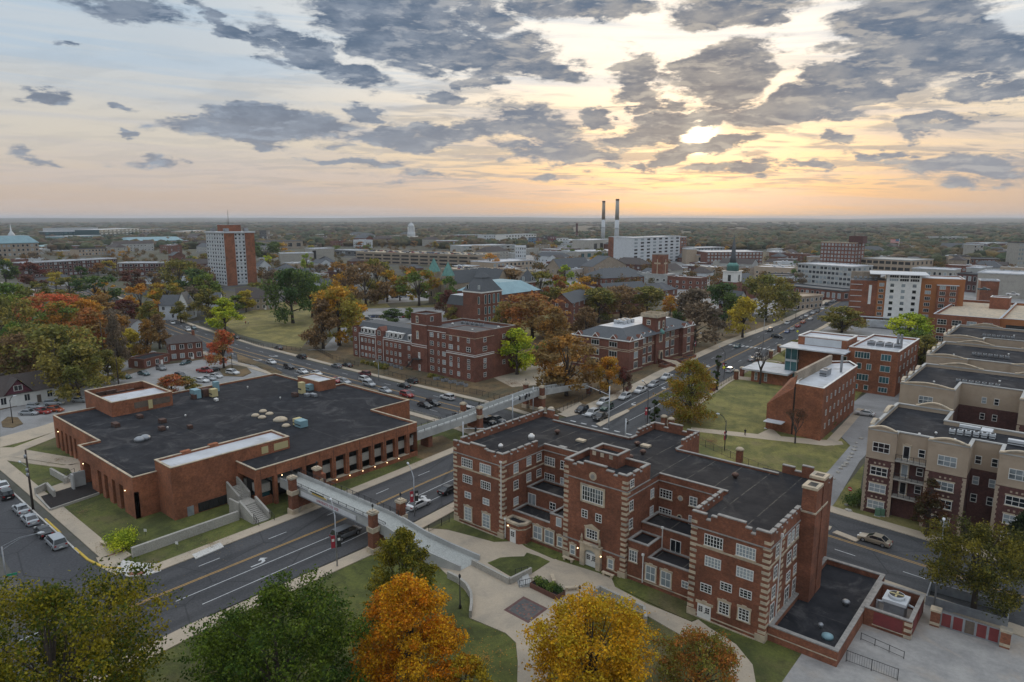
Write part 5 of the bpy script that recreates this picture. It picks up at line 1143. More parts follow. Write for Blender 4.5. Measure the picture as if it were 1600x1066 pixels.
def trim(root, segs, z0, z1, d=.05, mat='white', name='trim'):
 for a, b in segs: m = MB(); m.obox(a, b, d*2, z0, z1); m.add(name, MT[mat], root)

# 1 dormitory over the cross street
dm = thing('dormitory', 'five-storey dark red brick dormitory with white window frames beside the cross street', 'building', (-205, 149, 0))
def dorm(r):
 B = 'brick_m'
 block(r, rect(39, 63, 0, 19), 0, 15.6, B, 'roof_g', .7, 'coping')
 shell(r, rect(50.5, 63.05, -.35, 8.5), 0, 15.2, B, 'corner_bay'); ring(rect(50.5, 63.05, -.35, 8.5), 15.2, 15.75, 0, .3).add('parapet', MT[B], r); m = MB(); m.sheet(rect(50.6, 63, -.2, 8.4), 15.62); m.add('roof', MT['roof_g'], r)
 block(r, rect(34, 41.5, -.3, 6.5), 0, 19.2, B, 'roof_g', .5, 'coping')
 trim(r, [((39, 0), (50.5, 0))], 14.0, 14.2, .06); trim(r, [((50.5, -.35), (63.05, -.35)), ((63.05, -.3), (63.05, 8.5))], 7.9, 8.15, .12); trim(r, [((50.5, -.35), (63.05, -.35)), ((63.05, -.3), (63.05, 8.5))], 8.45, 8.6, .1); trim(r, [((50.5, -.35), (63.05, -.35)), ((63.05, -.3), (63.05, 8.5))], 13.6, 13.75, .06, 'stone')
 trim(r, [((34, -.3), (41.5, -.3))], 8.1, 8.3, .1); trim(r, [((34, -.3), (41.5, -.3))], 8.75, 8.95, .1); trim(r, [((34, -.3), (41.5, -.3))], 15.5, 15.7, .08)
 for k, z in enumerate((1.0, 3.7, 6.4, 9.3, 12.1)):
  for x, w, p in ((43.5, 1.7, 0), (46.6, .7, 0), (49.1, 1.5, 0), (52.6, 1.2 if k != 3 else 1.8, -.35), (56, .7 if k else 1.2, -.35), (60.4, 1.2 if k != 3 else 1.9, -.35)):
   if k == 2 and p: z2 = z-.9
   else: z2 = z
   window(r, 'S', x, p, z2, w, 1.5, 2 if w > 1 else 1, 2, 'plain')
  window(r, 'E', 4.2, 63.05, z if k != 2 else z-.9, 1.3 if k != 3 else 1.9, 1.5, 2, 2, 'plain')
  if k: window(r, 'E', 13.2, 63.0, z, 1.3, 1.5, 2, 2, 'plain')
 for z, h in ((16.2, 1.9), (10.8, 2.3)): window(r, 'S', 37.0, -.3, z, .9, h, 1, 2, 'key')
 window(r, 'E', 2.0, 41.55, 16.8, 1.4, 1.6, 2, 1, 'plain'); door(r, 'S', 37.6, -.3, 4.2, 1.0, 2.1, 1); door(r, 'S', 37.6, -.3, .1, 1.0, 2.1, 1)
 m = MB(); m.box(35.5, 39.0, -1.8, -.32, 4.0, 4.15); 
 for i in range(9): m.box(35.3-i*.45, 35.75-i*.45, -1.7, -.6, 3.8-i*.42, 3.95-i*.42)
 m.obox((35.5, -1.75), (31.3, -1.75), .06, 0, 0, 0, (4.9, 5.0, 1.0, 1.1)); m.obox((35.5, -1.75), (39.0, -1.75), .06, 4.95, 5.0); m.box(38.9, 39.0, -1.8, -1.7, 0, 4.9); m.box(35.4, 35.5, -1.8, -1.7, 0, 4.9); m.add('fire_stair', MT['black'], r)
 # long wing with the mansard
 shell(r, rect(0, 34, 1.2, 14), 0, 8.6, B)
 for y in (1.2,): trim(r, [((0, y), (34, y))], 8.1, 8.3, .12); trim(r, [((0, y), (34, y))], 8.7, 8.95, .16); trim(r, [((0.02, 1.2), (0.02, 14))], 8.5, 8.9, .12)
 prism_roof(r, rect(0, 34, 1.2, 14), rect(1.5, 34, 4.6, 11), 8.8, 12.6, 'slate')
 shell(r, rect(0, 3.4, .95, 4), 0, 11.2, B, 'bay_wall'); shell(r, rect(13.6, 17.2, .9, 4), 0, 11.0, B, 'bay_wall')
 m = MB(); m.face([(13.6, .9, 11), (17.2, .9, 11), (15.4, .9, 12.4)]); m.face([(17.2, .9, 11), (15.4, .9, 12.4), (15.4, 5, 12.4), (17.2, 5, 11)]); m.face([(13.6, .9, 11), (15.4, .9, 12.4), (15.4, 5, 12.4), (13.6, 5, 11)]); m.add('gable', MT[B], r)
 for i, x in enumerate((5.2, 7.3, 9.4, 11.5, 19.2, 21.5, 23.8, 26.1, 30.8)):
  d = MB(); d.box(-.75, .75, -.1, 2.2, 0, 1.7, 0); d.box(-.85, .85, -.2, 2.3, 1.7, 1.85, 0); o = d.add('dormer', MT['white'], r, (x, 1.6, 9.2)); part('pane', win_mesh(1.0, 1.25, 2, 2, 'plain', 'glass')[1], o, (0, -.12, .25))
  for z, h in ((5.9, 1.4), (3.1, 1.4), (.7, 1.2)): window(r, 'S', x, 1.2, z, 1.1, h, 2, 2, 'plain')
 for z in (.7, 3.1, 5.9, 9.3): window(r, 'S', 1.7, .95, z, 1.2, 1.4, 2, 2, 'plain'); window(r, 'S', 15.4, .9, z, 1.7, 1.7 if z > 9 else 1.4, 2, 2, 'plain')
 for x in (4.0, 13.3, 17.6, 34.4): m = MB(); m.box(x-.07, x+.07, .75, .9, 0, 8.4); m.add('downpipe', MT['white'], r)
 for x, y in ((44, 9), (58, 4), (60, 14)): mushroom(r, x, y, 14.9, .4, .8, 'white')
 for i in range(5): roofbox(r, 44+i*2.2, 14, 14.9, 1.0, .8, .8, 'metal')
dorm(dm)
# 2 stone-banded academic hall by the collector road
ac = thing('academic_hall', 'three-storey brown brick hall with grey hipped roof, white deck and square tower', 'building', (-134.5, 189.5, 0))
def acad(r):
 B = 'brick_m'; L, Dp, Z = 22.4, 47, 10.6
 pts = [(0, 0), (L, 0), (L, 9), (L-1.6, 9), (L-1.6, 38), (L, 38), (L, Dp), (0, Dp)]
 shell(r, pts, 0, Z, B)
 for z, d in ((7.2, .1), (7.75, .08), (.9, .12)): trim(r, [((0, 0), (L, 0)), ((L, 0), (L, 9)), ((L-1.6, 9), (L-1.6, 38)), ((L, 38), (L, Dp))], z, z+.2, d, 'stone', 'stone_band')
 ring(pts, Z, Z+.3, .35, .4).add('cornice', MT['white'], r)
 prism_roof(r, inset(pts, -.1), rect(6, 15.5, 7, 41), Z+.25, 13.6, 'slate', 'roof_w')
 def gab(face, a, w=2.6, h=1.7, pl=0):
  m = MB(); m.face([(-w/2, -.12, -.5), (w/2, -.12, -.5), (w/2, -.12, .3), (0, -.12, h), (-w/2, -.12, .3)], 0)
  for s in (-1, 1):
   m.face([(s*w/2, -.12, .3), (0, -.12, h), (0, 1.6, h), (s*w/2, 1.6, .3)], 0)
   for q in range(1): m.tube([(s*w/2, -.16, .3), (0, -.16, h)], .13, 4, 1)
  loc = (a, pl, Z) if face in 'SN' else (pl, a, Z); m.add('gable', [MT[B], MT['white']], r, loc, RZ[face])
 for a in (2.6, 9.4, 16.4): gab('S', a)
 for a in (1.6, 7.4): gab('E', a, 2.2, 1.5, L)
 for a in (12.5, 16.5, 29, 33): gab('E', a, 2.0, 1.4, L-1.6)
 for a in (40, 45.5): gab('E', a, 2.2, 1.5, L)
 for x in (2.6, 9.4, 16.4):
  for z, h in ((8.3, 1.7), (5.0, 1.9), (2.0, 1.7)): window(r, 'S', x, 0, z, 3.1, h, 3, 1, 'lintel')
 for a, p in ((4.5, L), (12.5, L-1.6), (16.5, L-1.6), (29, L-1.6), (33, L-1.6), (42.5, L)):
  for z, h in ((8.2, 1.8), (4.6, 2.2), (1.3, 2.2)): window(r, 'E', a, p, z, 2.4, h, 3, 1, 'lintel')
 # tower with the open stone parapet
 block(r, rect(L-6.5, L-.9, 19.5, 26), Z, 16.2, B, 'roof_g', .5, 'stone', .3); ring(rect(L-7, L-.4, 19, 26.5), 16.2, 17.5, 0, .25).add('stone_balustrade', MT['stone'], r)
 shell(r, rect(L-3, L-.9, 19.5, 26), 0, Z, B, 'tower_wall')
 for a in (21.2, 24.3): window(r, 'E', a, L-.9, 12.2, .9, 2.4, 1, 2, 'key')
 window(r, 'S', L-4, 19.5, 13.6, 1.3, 1.5, 2, 2, 'key'); window(r, 'E', 22.75, L-.9, 7.6, 1.9, 2.6, 3, 1, 'surround')
 m = MB(); m.lathe(0, 0, [(1.1, 0), (1.15, .2), (.95, .9), (.5, 1.4), (.05, 1.8)], 12); m.add('oriel_dome', MT['copper'], r, (L-.7, 22.75, 10.4))
 m = MB(); m.box(-1.2, 1.2, -.5, 0, 0, 3.2, 0); m.face([(-.8, -.52, 0), (.8, -.52, 0), (.8, -.52, 2), (.5, -.52, 2.6), (0, -.52, 2.8), (-.5, -.52, 2.6), (-.8, -.52, 2)], 1); m.add('arched_entrance', [MT['stone'], MT['dark']], r, (L-.9, 22.75, 1.2), R(90))
 m = MB(); m.box(L-1, L+4.5, 20.8, 24.7, 0, 1.2, 0)
 for i in range(6): m.box(L+4.5+i*.4, L+4.9+i*.4, 20.8, 24.7, 0, 1.05-i*.17, 0)
 m.add('entrance_steps', MT['stone'], r)
 for y in (20.6, 24.9): m = MB(); m.obox((L-.5, y), (L+7, y+(-1.5 if y < 22 else 1.5)), .4, 0, 0, 0, (0, 2.0, 0, 1.0)); m.add('stair_wall', MT[B], r)
 for i in range(6): roofbox(r, 8.5+(i % 2)*2.4, 15+(i//2)*2.6, 13.6, 1.8, 1.8, 1.3, 'siding')
 m = MB(); m.box(11, 15, 30, 33, 13.6, 15.2); m.add('penthouse', MT['siding'], r)
acad(ac)
for i, (y0, y1, x) in enumerate(((205.5, 209, -108.2), (216, 222, -107.6), (224, 229, -108.5))):
 o = thing('planter_wall', '%s low brick planter wall from the left before the banded hall' % ('first', 'second', 'third')[i], 'planter', (x, y0, 0)); walls_mesh(rect(-1.6, 1.2, 0, y1-y0), 0, 1.1, .3, 0).add('wall', MT['brick'], o); m = MB(); m.sheet(rect(-1.4, 1, .2, y1-y0-.2), .9); m.add('soil', MT['mulch'], o)
# 3 wedge-shaped brick building
wd = thing('wedge_building', 'orange brick building with a sloping corner wall and white roof, by the driveway', 'building', (-56.5, 159, 0))
def wedge(r):
 B = 'brick_o'
 P = [(0, 1.5), (13, -.2), (12.2, 31), (9.0, 36), (3.5, 33)]
 m = MB()
 hz = {0: 6.2, 1: 12.3, 2: 12.3, 3: 12.3, 4: 12.0}
 m.face([(0, 1.5, 0), (6.3, .6, 0), (6.3, .6, 11.2), (0, 1.5, 6.2)]); m.face([(6.7, .55, 0), (13, -.2, 0), (13, -.2, 12.3), (6.7, .55, 12.3)])
 for i in (1, 2, 3, 4):
  j = (i+1) % 5; m.face([(*P[i], 0), (*P[j], 0), (*P[j], hz[j]), (*P[i], hz[i])])
 m.face([(6.3, .6, 0), (6.5, 1.6, 0), (6.5, 1.6, 11), (6.3, .6, 11)])
 m.face([(0, 1.5, 6.2), (6.3, .6, 11.2), (6.0, 3.5, 13.8), (3.5, 6, 12)]); m.add('wall', MT[B], r)
 m = MB(); m.face([(6.3, .7, 0), (6.7, .7, 0), (6.7, .7, 11.4), (6.3, .7, 11.4)]); m.add('slit', MT['dark'], r)
 m = MB(); m.sheet([(6.7, .7), (12.9, 0), (12.1, 30.9), (9, 35.8), (5.5, 31), (5.8, 5)], 11.9); m.add('white_roof', MT['roof_w'], r)
 ring([(6.7, .55), (13, -.2), (12.2, 31), (9, 36), (4.4, 31.4), (5.6, 5)], 12.3, 12.42, .05, .4).add('coping', MT['white'], r)
 m = MB(); m.box(5.2, 5.9, 3.5, 31, 11.5, 14.3); m.add('clerestory_wall', MT['brick_t'], r)
 roofbox(r, 8.6, 16, 11.95, 1.6, 4, 1.5, 'metal'); m = MB(); m.cyl(10.6, 22, 11.9, 16.2, .3, 10); m.add('flue', MT['metal'], r)
 for k in range(8):
  for z in (2.2, 5.4, 8.6): window(r, 'E', 3+k*3.6, 13.0-.0253*(3+k*3.6)+.02, z, .8, 1.3, 1, 1, 'plain')
 m = MB(); m.box(-.2, .4, 1.0, 1.6, 0, .1); m.box(.6, 4.8, -2.0, .9, 2.6, 2.75); m.add('entrance_canopy', MT['roof_w'], r)
wedge(wd)
# 4 science building with white roofs and teal glass corner
sc = thing('science_building', 'brick academic building with white flat roofs, teal glass corner and ribbon windows', 'building', (-66, 206, 0))
def sci(r):
 B = 'brick_o'
 block(r, rect(13.5, 26.5, 7.5, 36), 0, 12.9, B, 'roof_w', .5, 'white', .2)
 block(r, rect(0, 13.6, 6, 30), 0, 11.4, B, 'roof_w', .4, 'white', .2)
 m = MB(); m.box(-4.5, 14, 1.5, 12, 11.4, 11.75); m.add('roof_slab', MT['roof_w'], r)
 block(r, rect(-1.5, 12.5, 9, 20), 11.4, 14.3, B, 'roof_w', .3, 'white', .3)
 m = MB(); m.box(0.5, 11, 8.9, 9, 11.9, 14.1); m.add('glass_strip', MT['siding'], r)
 m = MB(); m.box(-3.5, 0, 4.5, 10, 0, 11.3, 0)
 for z in (3.4, 6.9): m.box(-3.56, .05, 4.42, 10.02, z, z+.7, 1)
 for x in (-3.5, -1.8, 0): m.box(x-.06, x+.06, 4.42, 4.5, 0, 11.3, 1)
 m.add('glass_corner', [MT['glass_t'], MT['siding']], r)
 block(r, rect(13.6, 26, 36, 60), 0, 9, B, 'roof_w', .4, 'white'); block(r, rect(0, 13.6, 30, 62), 0, 8, B, 'roof_w', .4, 'white')
 for z, h, sp in ((10.0, 1.9, ((16.6, 4.0, 5), (22.8, 2.6, 3))), (6.8, 1.8, ((16.0, 1.3, 1), (18.6, 1.3, 2), (22.8, 2.6, 2))), (3.5, 1.9, ((16.6, 4.2, 5), (22.8, 2.6, 3))), (.8, 1.5, ((15.6, 1.2, 1), (18.3, 1.2, 1), (22.7, 2.4, 3)))):
  for x, w, n in sp: window(r, 'S', x+.6, 7.5, z, w, h, n, 1, 'plain', 'glass_t')
 window(r, 'S', 13.0, 6, 8.6, 1.1, 1.6, 1, 1, 'plain'); 
 for x in (3, 6.5): window(r, 'S', x, 6, 3.6, 1.0, 1.7, 1, 1, 'plain', 'glass_t')
 for k in range(5):
  for z in (3.6, 6.8, 10): window(r, 'E', 11+k*5, 26.5, z, 1.6, 1.6, 2, 1, 'plain')
 m = MB(); m.box(-14.5, -.5, -1.5, 12.5, 3.6, 4.1); m.add('pavilion_roof', MT['roof_w'], r); shell(r, rect(-12, -1, 0, 11), 0, 3.6, B, 'pavilion_wall')
 for x in (-10.5, -7.5): window(r, 'S', x, 0, .6, .9, 2.4, 1, 2, 'plain', 'glass_b')
 for k in range(4): roofbox(r, 17+k*2.4, 18, 12.4, 1.8, 2.2, 1.3, 'metal')
 m = MB(); 
 for x in (24, 24.9): m.cyl(x, 18, 12.4, 16.5, .35, 10)
 m.add('flue', MT['metal'], r)
sci(sc)
# 5 tan and maroon apartment blocks
_bm = {}
def curvy(root, a, b, z, amp=1.0, mat='stucco', t=.35):
 amp *= .62
 key = (round(math.dist(a, b), 2), amp, mat)
 L = math.dist(a, b); m = MB(); n = 12
 prof = [z+.25+amp*max(0, math.cos((i/n-.5)*math.pi))**1.4*(1 if .12 < i/n < .88 else .4) for i in range(n+1)]
 prof[0] = prof[-1] = z+.25
 for i in range(n):
  p = (a[0]+(b[0]-a[0])*i/n, a[1]+(b[1]-a[1])*i/n); q = (a[0]+(b[0]-a[0])*(i+1)/n, a[1]+(b[1]-a[1])*(i+1)/n)
  m.obox(p, q, t, 0, 0, 0, (z-.6, prof[i], z-.6, prof[i+1])); m.obox(p, q, t+.3, 0, 0, 1, (prof[i]+.002, prof[i]+.24, prof[i+1]+.002, prof[i+1]+.24))
 return m.add('shaped_parapet', [MT[mat], MT['stone']], root)
def apt(label, loc, bays, depth, court, z=14.6, west=True, full=True):
 r = thing('apartment_block', label, 'building', loc); x0, x1 = bays[0][0], bays[-1][1]
 back = []
 pts = []
 for a, b, y, k in bays: pts += [(a, y), (b, y)]
 P = pts+[(x1, depth)]+(court or [])+[(x0, depth)]
 m = MB(); n = len(P); zb = z-4.6
 for i in range(n):
  a, b = P[i], P[(i+1) % n]
  m.face([(*a, 0), (*b, 0), (*b, zb), (*a, zb)], 0); m.face([(*a, zb), (*b, zb), (*b, z), (*a, z)], 1)
 m.add('wall', [MT['brick_d'], MT['stucco']], r)
 m = MB(); m.sheet(P, z-.5); m.add('roof', MT['roof2'], r)
 walls_mesh(P, z-.02, z+.1, .35, z-.52).add('parapet', MT['stucco'], r); ring(P, z+.102, z+.30, .10, .42).add('coping', MT['pale_conc'], r)
 m = MB(); e = .06
 for a, b, y, k in bays:
  if k == 'b':
   m.box(a-.02, b+.02, y-e, y, zb-.25, zb)
 m.add('string_course', MT['stucco'], r)
 for a, b, y, k in bays:
  w = b-a; xm = (a+b)/2
  if k == 'b':
   curvy(r, (a, y+.15), (b, y+.15), z, .9)
   m = MB(); zz = 0; i = 0
   while zz < zb-.4:
    for x, s in ((a, 1), (b, -1)):
     ww = .5 if i % 2 else .38; m.box(*sorted((x-s*.05, x+s*ww)), y-.06, y, zz, zz+.36)
    zz += .4; i += 1
   m.add('quoins', MT['stucco'], r)
   if full:
    window(r, 'S', xm, y, zb+1.0, 2.6, 1.7, 3, 2, 'plain'); 
    for z0 in (zb-3.1, zb-6.1, zb-9.1):
     if z0 > .2: window(r, 'S', xm, y, z0, 2.6, 1.5, 3, 2, 'lintel')
    for z0 in (zb-1.1, zb-4.1, zb-7.1):
     for dx in (-.7, 0, .7): m = MB(); m.box(xm+dx-.14, xm+dx+.14, y-.05, y, z0, z0+.28); m.add('stone_inset', MT['stucco'], r)
  elif k == 'r' and full:
   for i, z0 in enumerate((zb+.4, zb-2.8, zb-5.9)):
    m = MB(); m.box(a+.05, b-.05, y-1.5, y, z0-.35, z0-.1, 0); m.add('balcony', MT['concrete'], r)
    rail(r, [(a+.1, y-1.45, z0-.1), (b-.1, y-1.45, z0-.1)], 1.0, .9, bars=True, name='balcony_rail')
    window(r, 'S', a+w*.3, y, z0, 1.0, 2.2, 1, 1, 'key'); window(r, 'S', b-w*.22, y, z0+.7, 1.0, 1.4, 1, 2, 'plain')
  elif k == 'd' and full:
   for z0 in (zb+.9, zb-2.6, zb-5.6):
    for dx in (-1.1, 1.1): window(r, 'S', xm+dx, y, z0, .9, 1.4, 1, 2, 'plain')
 return r
a1 = apt('large tan and maroon apartment block nearest the road, with balconies in front', (-26.4, 124.3, 0),
         [(0, 4.4, 0, 'b'), (4.4, 9.0, 1.2, 'r'), (9.0, 14.6, -.4, 'b'), (14.6, 18.4, 4.5, 'd'), (18.4, 23.8, -.4, 'b'), (23.8, 28.5, 1.2, 'r'), (28.5, 34, -.4, 'b'), (34, 50, 2, 'd')], 21.5, [(28, 21.5), (28, 14), (9.3, 14), (9.3, 21.5)])
for y0, y1 in ((2.5, 6.5), (12, 18)): curvy(a1, (-.05, y0), (-.05, y1), 14.6, .7)
curvy(a1, (9.2, 21.6), (3.2, 21.6), 14.6, 1.3)
for z in (1.2, 4.3, 7.4, 10.8):
 for y in (5, 10, 16): window(a1, 'W', y, 0, z, 1.1, 1.4, 1, 2, 'plain')
for i in range(6): roofbox(a1, 11+i*1.1, 8.2+.25*i, 14.1, .8, .8, .9, 'siding')
for x, y, w, d in ((15.5, 11.5, 1.6, 2.4), (20, 8, 2.6, .9), (25.5, 8.5, .8, .8), (13, 12.2, 3, .6), (32, 9, 2, 1)): roofbox(a1, x, y, 14.1, w, d, .9, 'siding', fan=False)
for x, y in ((7, 3.5), (9, 6), (12, 4), (18, 5), (22, 11), (24, 5)): mushroom(a1, x, y, 14.1, .2, .5, 'white')
a2 = apt('tan apartment block with shaped parapet, second of its row from the road', (-29.5, 164.3, 0), [(0, 10, 0, 'b'), (10, 21, 9, 'd'), (21, 32, 0, 'b'), (32, 50, 9, 'd')], 27, None, west=False)
a3 = apt('tan apartment block with black roof, third of its row from the road', (-31.2, 203, 0), [(0, 9, 0, 'b'), (9, 18, 1.5, 'r'), (18, 30, 0, 'b'), (30, 55, 4, 'd')], 27, None)
a4 = apt('tan apartment block farthest from the road, in front of the parking garage', (-33, 240, 0), [(0, 10, 0, 'b'), (10, 22, 5, 'd'), (22, 36, 0, 'b'), (36, 60, 4, 'd')], 30, None)
for k, (A_, n_y) in enumerate(((a2, 27), (a3, 27), (a4, 30))):
 for y0 in (2, 9, 17): curvy(A_, (-.05, y0), (-.05, y0+4.5), 14.6, .7)
 curvy(A_, (12, n_y-.1), (3, n_y-.1), 14.6, 1.3); curvy(A_, (26, n_y-.1), (18, n_y-.1), 14.6, 1.3)
 for i in range(7): roofbox(A_, 9+i*1.2, 12, 14.1, .8, .8, .8, 'metal')
 for x, y in ((5, 8), (16, 18), (24, 12), (30, 19)): mushroom(A_, x, y, 14.1, .22, .5, 'white')
# 6 parking garage and hotel
ga = thing('parking_garage', 'brick and ochre parking garage with cars on its open top deck, right edge', 'parking garage', (-48, 318, 0))
def garage(r):
 Z = 12
 block(r, rect(0, 22, 0, 66), 0, Z, 'brick_r', 'stone', 1.0, 'siding'); block(r, rect(22, 90, 2, 66), 0, Z, 'ochre', 'stone', 1.0, 'siding')
 for z in (1.2, 4.6, 8.0):
  for x in (3.2, 8.2, 13.2, 18.4): window(r, 'S', x, 0, z, 3.2, 2.1, 3, 2, 'sill')
  for x in range(24, 86, 11): m = MB(); m.box(x, x+9.6, 1.9, 2.0, z, z+1.7); m.add('opening', MT['dark'], r)
  for y in range(4, 60, 8): m = MB(); m.box(-.08, 0, y, y+5, z, z+1.8); m.add('opening', MT['dark'], r)
 block(r, rect(14, 21, 44, 52), 11, 16, 'brick_r', 'roof_w', .3, 'white')
garage(ga)
ho = thing('hotel', 'seven-storey hotel with rust red, ochre and white panels and a pale slanted roof', 'hotel', (-88.5, 352, 0), R(14))
def hotel(r):
 Z = 22.5
 shell(r, rect(0, 14, 0, 20), 0, Z-1.5, 'brick_r'); m = MB(); m.sheet(rect(0, 14, 0, 20), Z-1.7); m.add('roof', MT['roof_g'], r)
 shell(r, rect(11.5, 15, -.3, 20), 0, Z-1.2, 'ochre', 'ochre_wall'); m = MB(); m.sheet(rect(11.5, 15, -.3, 20), Z-1.2); m.add('roof', MT['roof_g'], r)
 shell(r, rect(15, 29, -.8, 20), 0, 24.2, 'white', 'white_wall'); m = MB(); m.box(8, 32, -2.5, 20, 24.2, 24.5); m.add('slanted_roof', MT['siding'], r)
 block(r, rect(29, 46, 0, 20), 0, Z+.5, 'ochre', 'roof_w', .4, 'siding'); shell(r, rect(35.5, 43.5, -1.2, 3), 0, Z-2.5, 'brick_r', 'red_bay'); m = MB(); m.box(35.2, 43.8, -1.5, 0, Z-2.5, Z-2.2); m.add('trim', MT['siding'], r)
 for i in range(6): m = MB(); m.box(.3, 5.2, -.35, 0, 5.5+i*2.7, 5.75+i*2.7); m.add('sunshade', MT['siding'], r)
 m = MB(); m.box(8.0, 9.2, -.3, 0, 10, 19); m.add('sign_panel', MT['white'], r)
 for k in range(6):
  z = 4.8+k*2.75
  window(r, 'S', 13.2, -.3, z, 2.0, 1.6, 3, 1, 'plain')
  for x in (17.5, 22, 26.5): window(r, 'S', x, -.8, z, 1.7, 1.6, 1, 1, 'plain')
  window(r, 'S', 32, 0, z, 2.3, 1.6, 3, 1, 'plain')
  for x in (37.5, 41.6): window(r, 'S', x, -1.2, z-.3, 2.3, 1.8, 3, 1, 'plain')
 for x in (18, 22.2, 26.4):
  for z in (21.2, 22.8): window(r, 'S', x, -.8, z, 3.7, 1.3, 4, 1, 'plain')
 m = MB(); m.box(-.5, 30, -3, -.8, 4.0, 4.3); m.add('canopy', MT['siding'], r); shell(r, rect(0, 10, -2, 0), 0, 4, 'brick_r', 'base_wall')
 m = MB(); m.box(8, 29, -6, -3, 0, 3.2); m.add('terrace', MT['roof_w'], r)
 for i in range(5): roofbox(r, 2+i*2.2, 8, Z-1.7, 1.2, 1.2, 1.6, 'metal')
 m = MB(); m.box(0, 13, 18, 19.5, Z-1.7, Z+1.5); m.add('roof_screen', MT['brick_t'], r)
hotel(ho)
# 7 fourteen-storey tower
tw = thing('residential_tower', 'tall white and brick residential tower with rows of windows and rooftop mast', 'tower block', (-522, 250, 0))
def tower(r):
 W_, D_, Z = 28, 24, 39
 shell(r, rect(0, W_, 0, D_), 0, Z, 'siding'); m = MB(); m.box(-.8, W_+.8, -.8, D_+.8, Z, Z+1.1); m.add('roof_slab', MT['siding'], r)
 for a, b in ((0, 8), (16.4, D_)): m = MB(); m.box(W_, W_+.35, a, b, 0, Z); m.add('brick_panel', MT['brick_o'], r)
 st = MB()
 for k in range(14):
  z = 1.4+k*2.75
  st.box(W_, W_+.2, 8, 16.4, z-1.0, z-.75); st.box(0, W_, -.2, 0, z-1.0, z-.75)
 st.add('floor_bands', MT['pale_conc'], r)
 for k in range(14):
  z = 1.4+k*2.75
  for a in (9.2, 12.2, 15.2): 
   if len([c for c in r.children]) < 300: swin(r, 'E', a, W_, z, 1.5, 1.3, 'glass', 'siding')
 rest = MB(); n = 0
 for k in range(13, -1, -1):
  z = 1.4+k*2.75
  for i in range(7):
   x = 2+i*4; n += 1
   if n <= 56: swin(r, 'S', x, 0, z, 1.9, 1.3, 'glass', 'siding')
   else: rest.box(x-1.0, x+1.0, -.06, 0, z, z+1.2)
 rest.add('window', MT['glass'], r)['kind'] = 'stuff'
 block(r, rect(7, 20, 6, 18), Z+1.1, Z+6, 'brick_r', 'roof_g', .3, 'siding'); m = MB(); m.cyl(13, 12, Z+6, Z+17, .14, 6); m.cyl(17, 9, Z+6, Z+10, .1, 6); m.add('mast', MT['black'], r)
 for x, y in ((4, 4), (24, 4), (5, 20), (23, 20)): roofbox(r, x, y, Z+1.1, 3, 3, 2.4, 'metal')
tower(tw)

# ------------------------------------------------------------------ vehicles
def paint():
 m, T, b = material('car_paint'); oi = T.n('ShaderNodeObjectInfo'); T.l(oi.outputs['Color'], b.inputs['Base Color'])
 b.inputs['Roughness'].default_value = 0.28; b.inputs['Metallic'].default_value = 0.25; b.inputs['Coat Weight'].default_value = 0.4; return m
MT['paint'] = paint(); MT['tyre'] = surf('tyre_rubber', (.02, .02, .02), (.03, .03, .03), 3, .9); MT['rim'] = surf('alloy', (.45, .46, .47), (.3, .3, .31), 3, .35, metal=.7)
MT['head'] = surf('headlamp_lens', (.75, .75, .72), (.6, .6, .6), 5, .2); MT['tail'] = surf('taillamp_lens', (.35, .02, .02), (.25, .015, .015), 5, .3)
MT['carglass'] = surf('car_glass', (.018, .022, .026), (.03, .035, .04), 2, .08, spec=.8); MT['trimb'] = surf('black_trim', (.025, .025, .027), (.02, .02, .02), 2, .6)
CT = { # L, W, ground clearance, lower profile (x, z), cabin (x, z) bottom and top
 'sedan': (4.75, 1.82, [(-2.37,.55),(-2.33,.92),(-1.7,.98),(1.0,.93),(2.1,.76),(2.37,.58)], [(-1.85,.95),(-1.15,1.42),(.15,1.43),(1.05,.93)]),
 'suv': (4.7, 1.92, [(-2.33,.6),(-2.35,1.05),(-1.9,1.08),(1.1,1.05),(2.15,.92),(2.35,.65)], [(-2.22,1.05),(-1.98,1.66),(.25,1.68),(1.15,1.04)]),
 'minivan': (5.1, 2.0, [(-2.53,.6),(-2.55,1.05),(-2.1,1.06),(1.55,1.02),(2.35,.85),(2.55,.6)], [(-2.45,1.05),(-2.2,1.74),(.7,1.76),(1.75,1.0)]),
 'pickup': (5.7, 2.0, [(-2.83,.7),(-2.85,1.12),(-2.6,1.12),(1.5,1.12),(2.7,1.02),(2.85,.72)], [(-.75,1.12),(-.55,1.82),(.75,1.83),(1.45,1.12)]),
 'hatch': (4.2, 1.78, [(-2.08,.55),(-2.1,.98),(-1.8,1.0),(.9,.94),(1.9,.78),(2.1,.58)], [(-2.0,.98),(-1.65,1.47),(.05,1.5),(.98,.93)])}
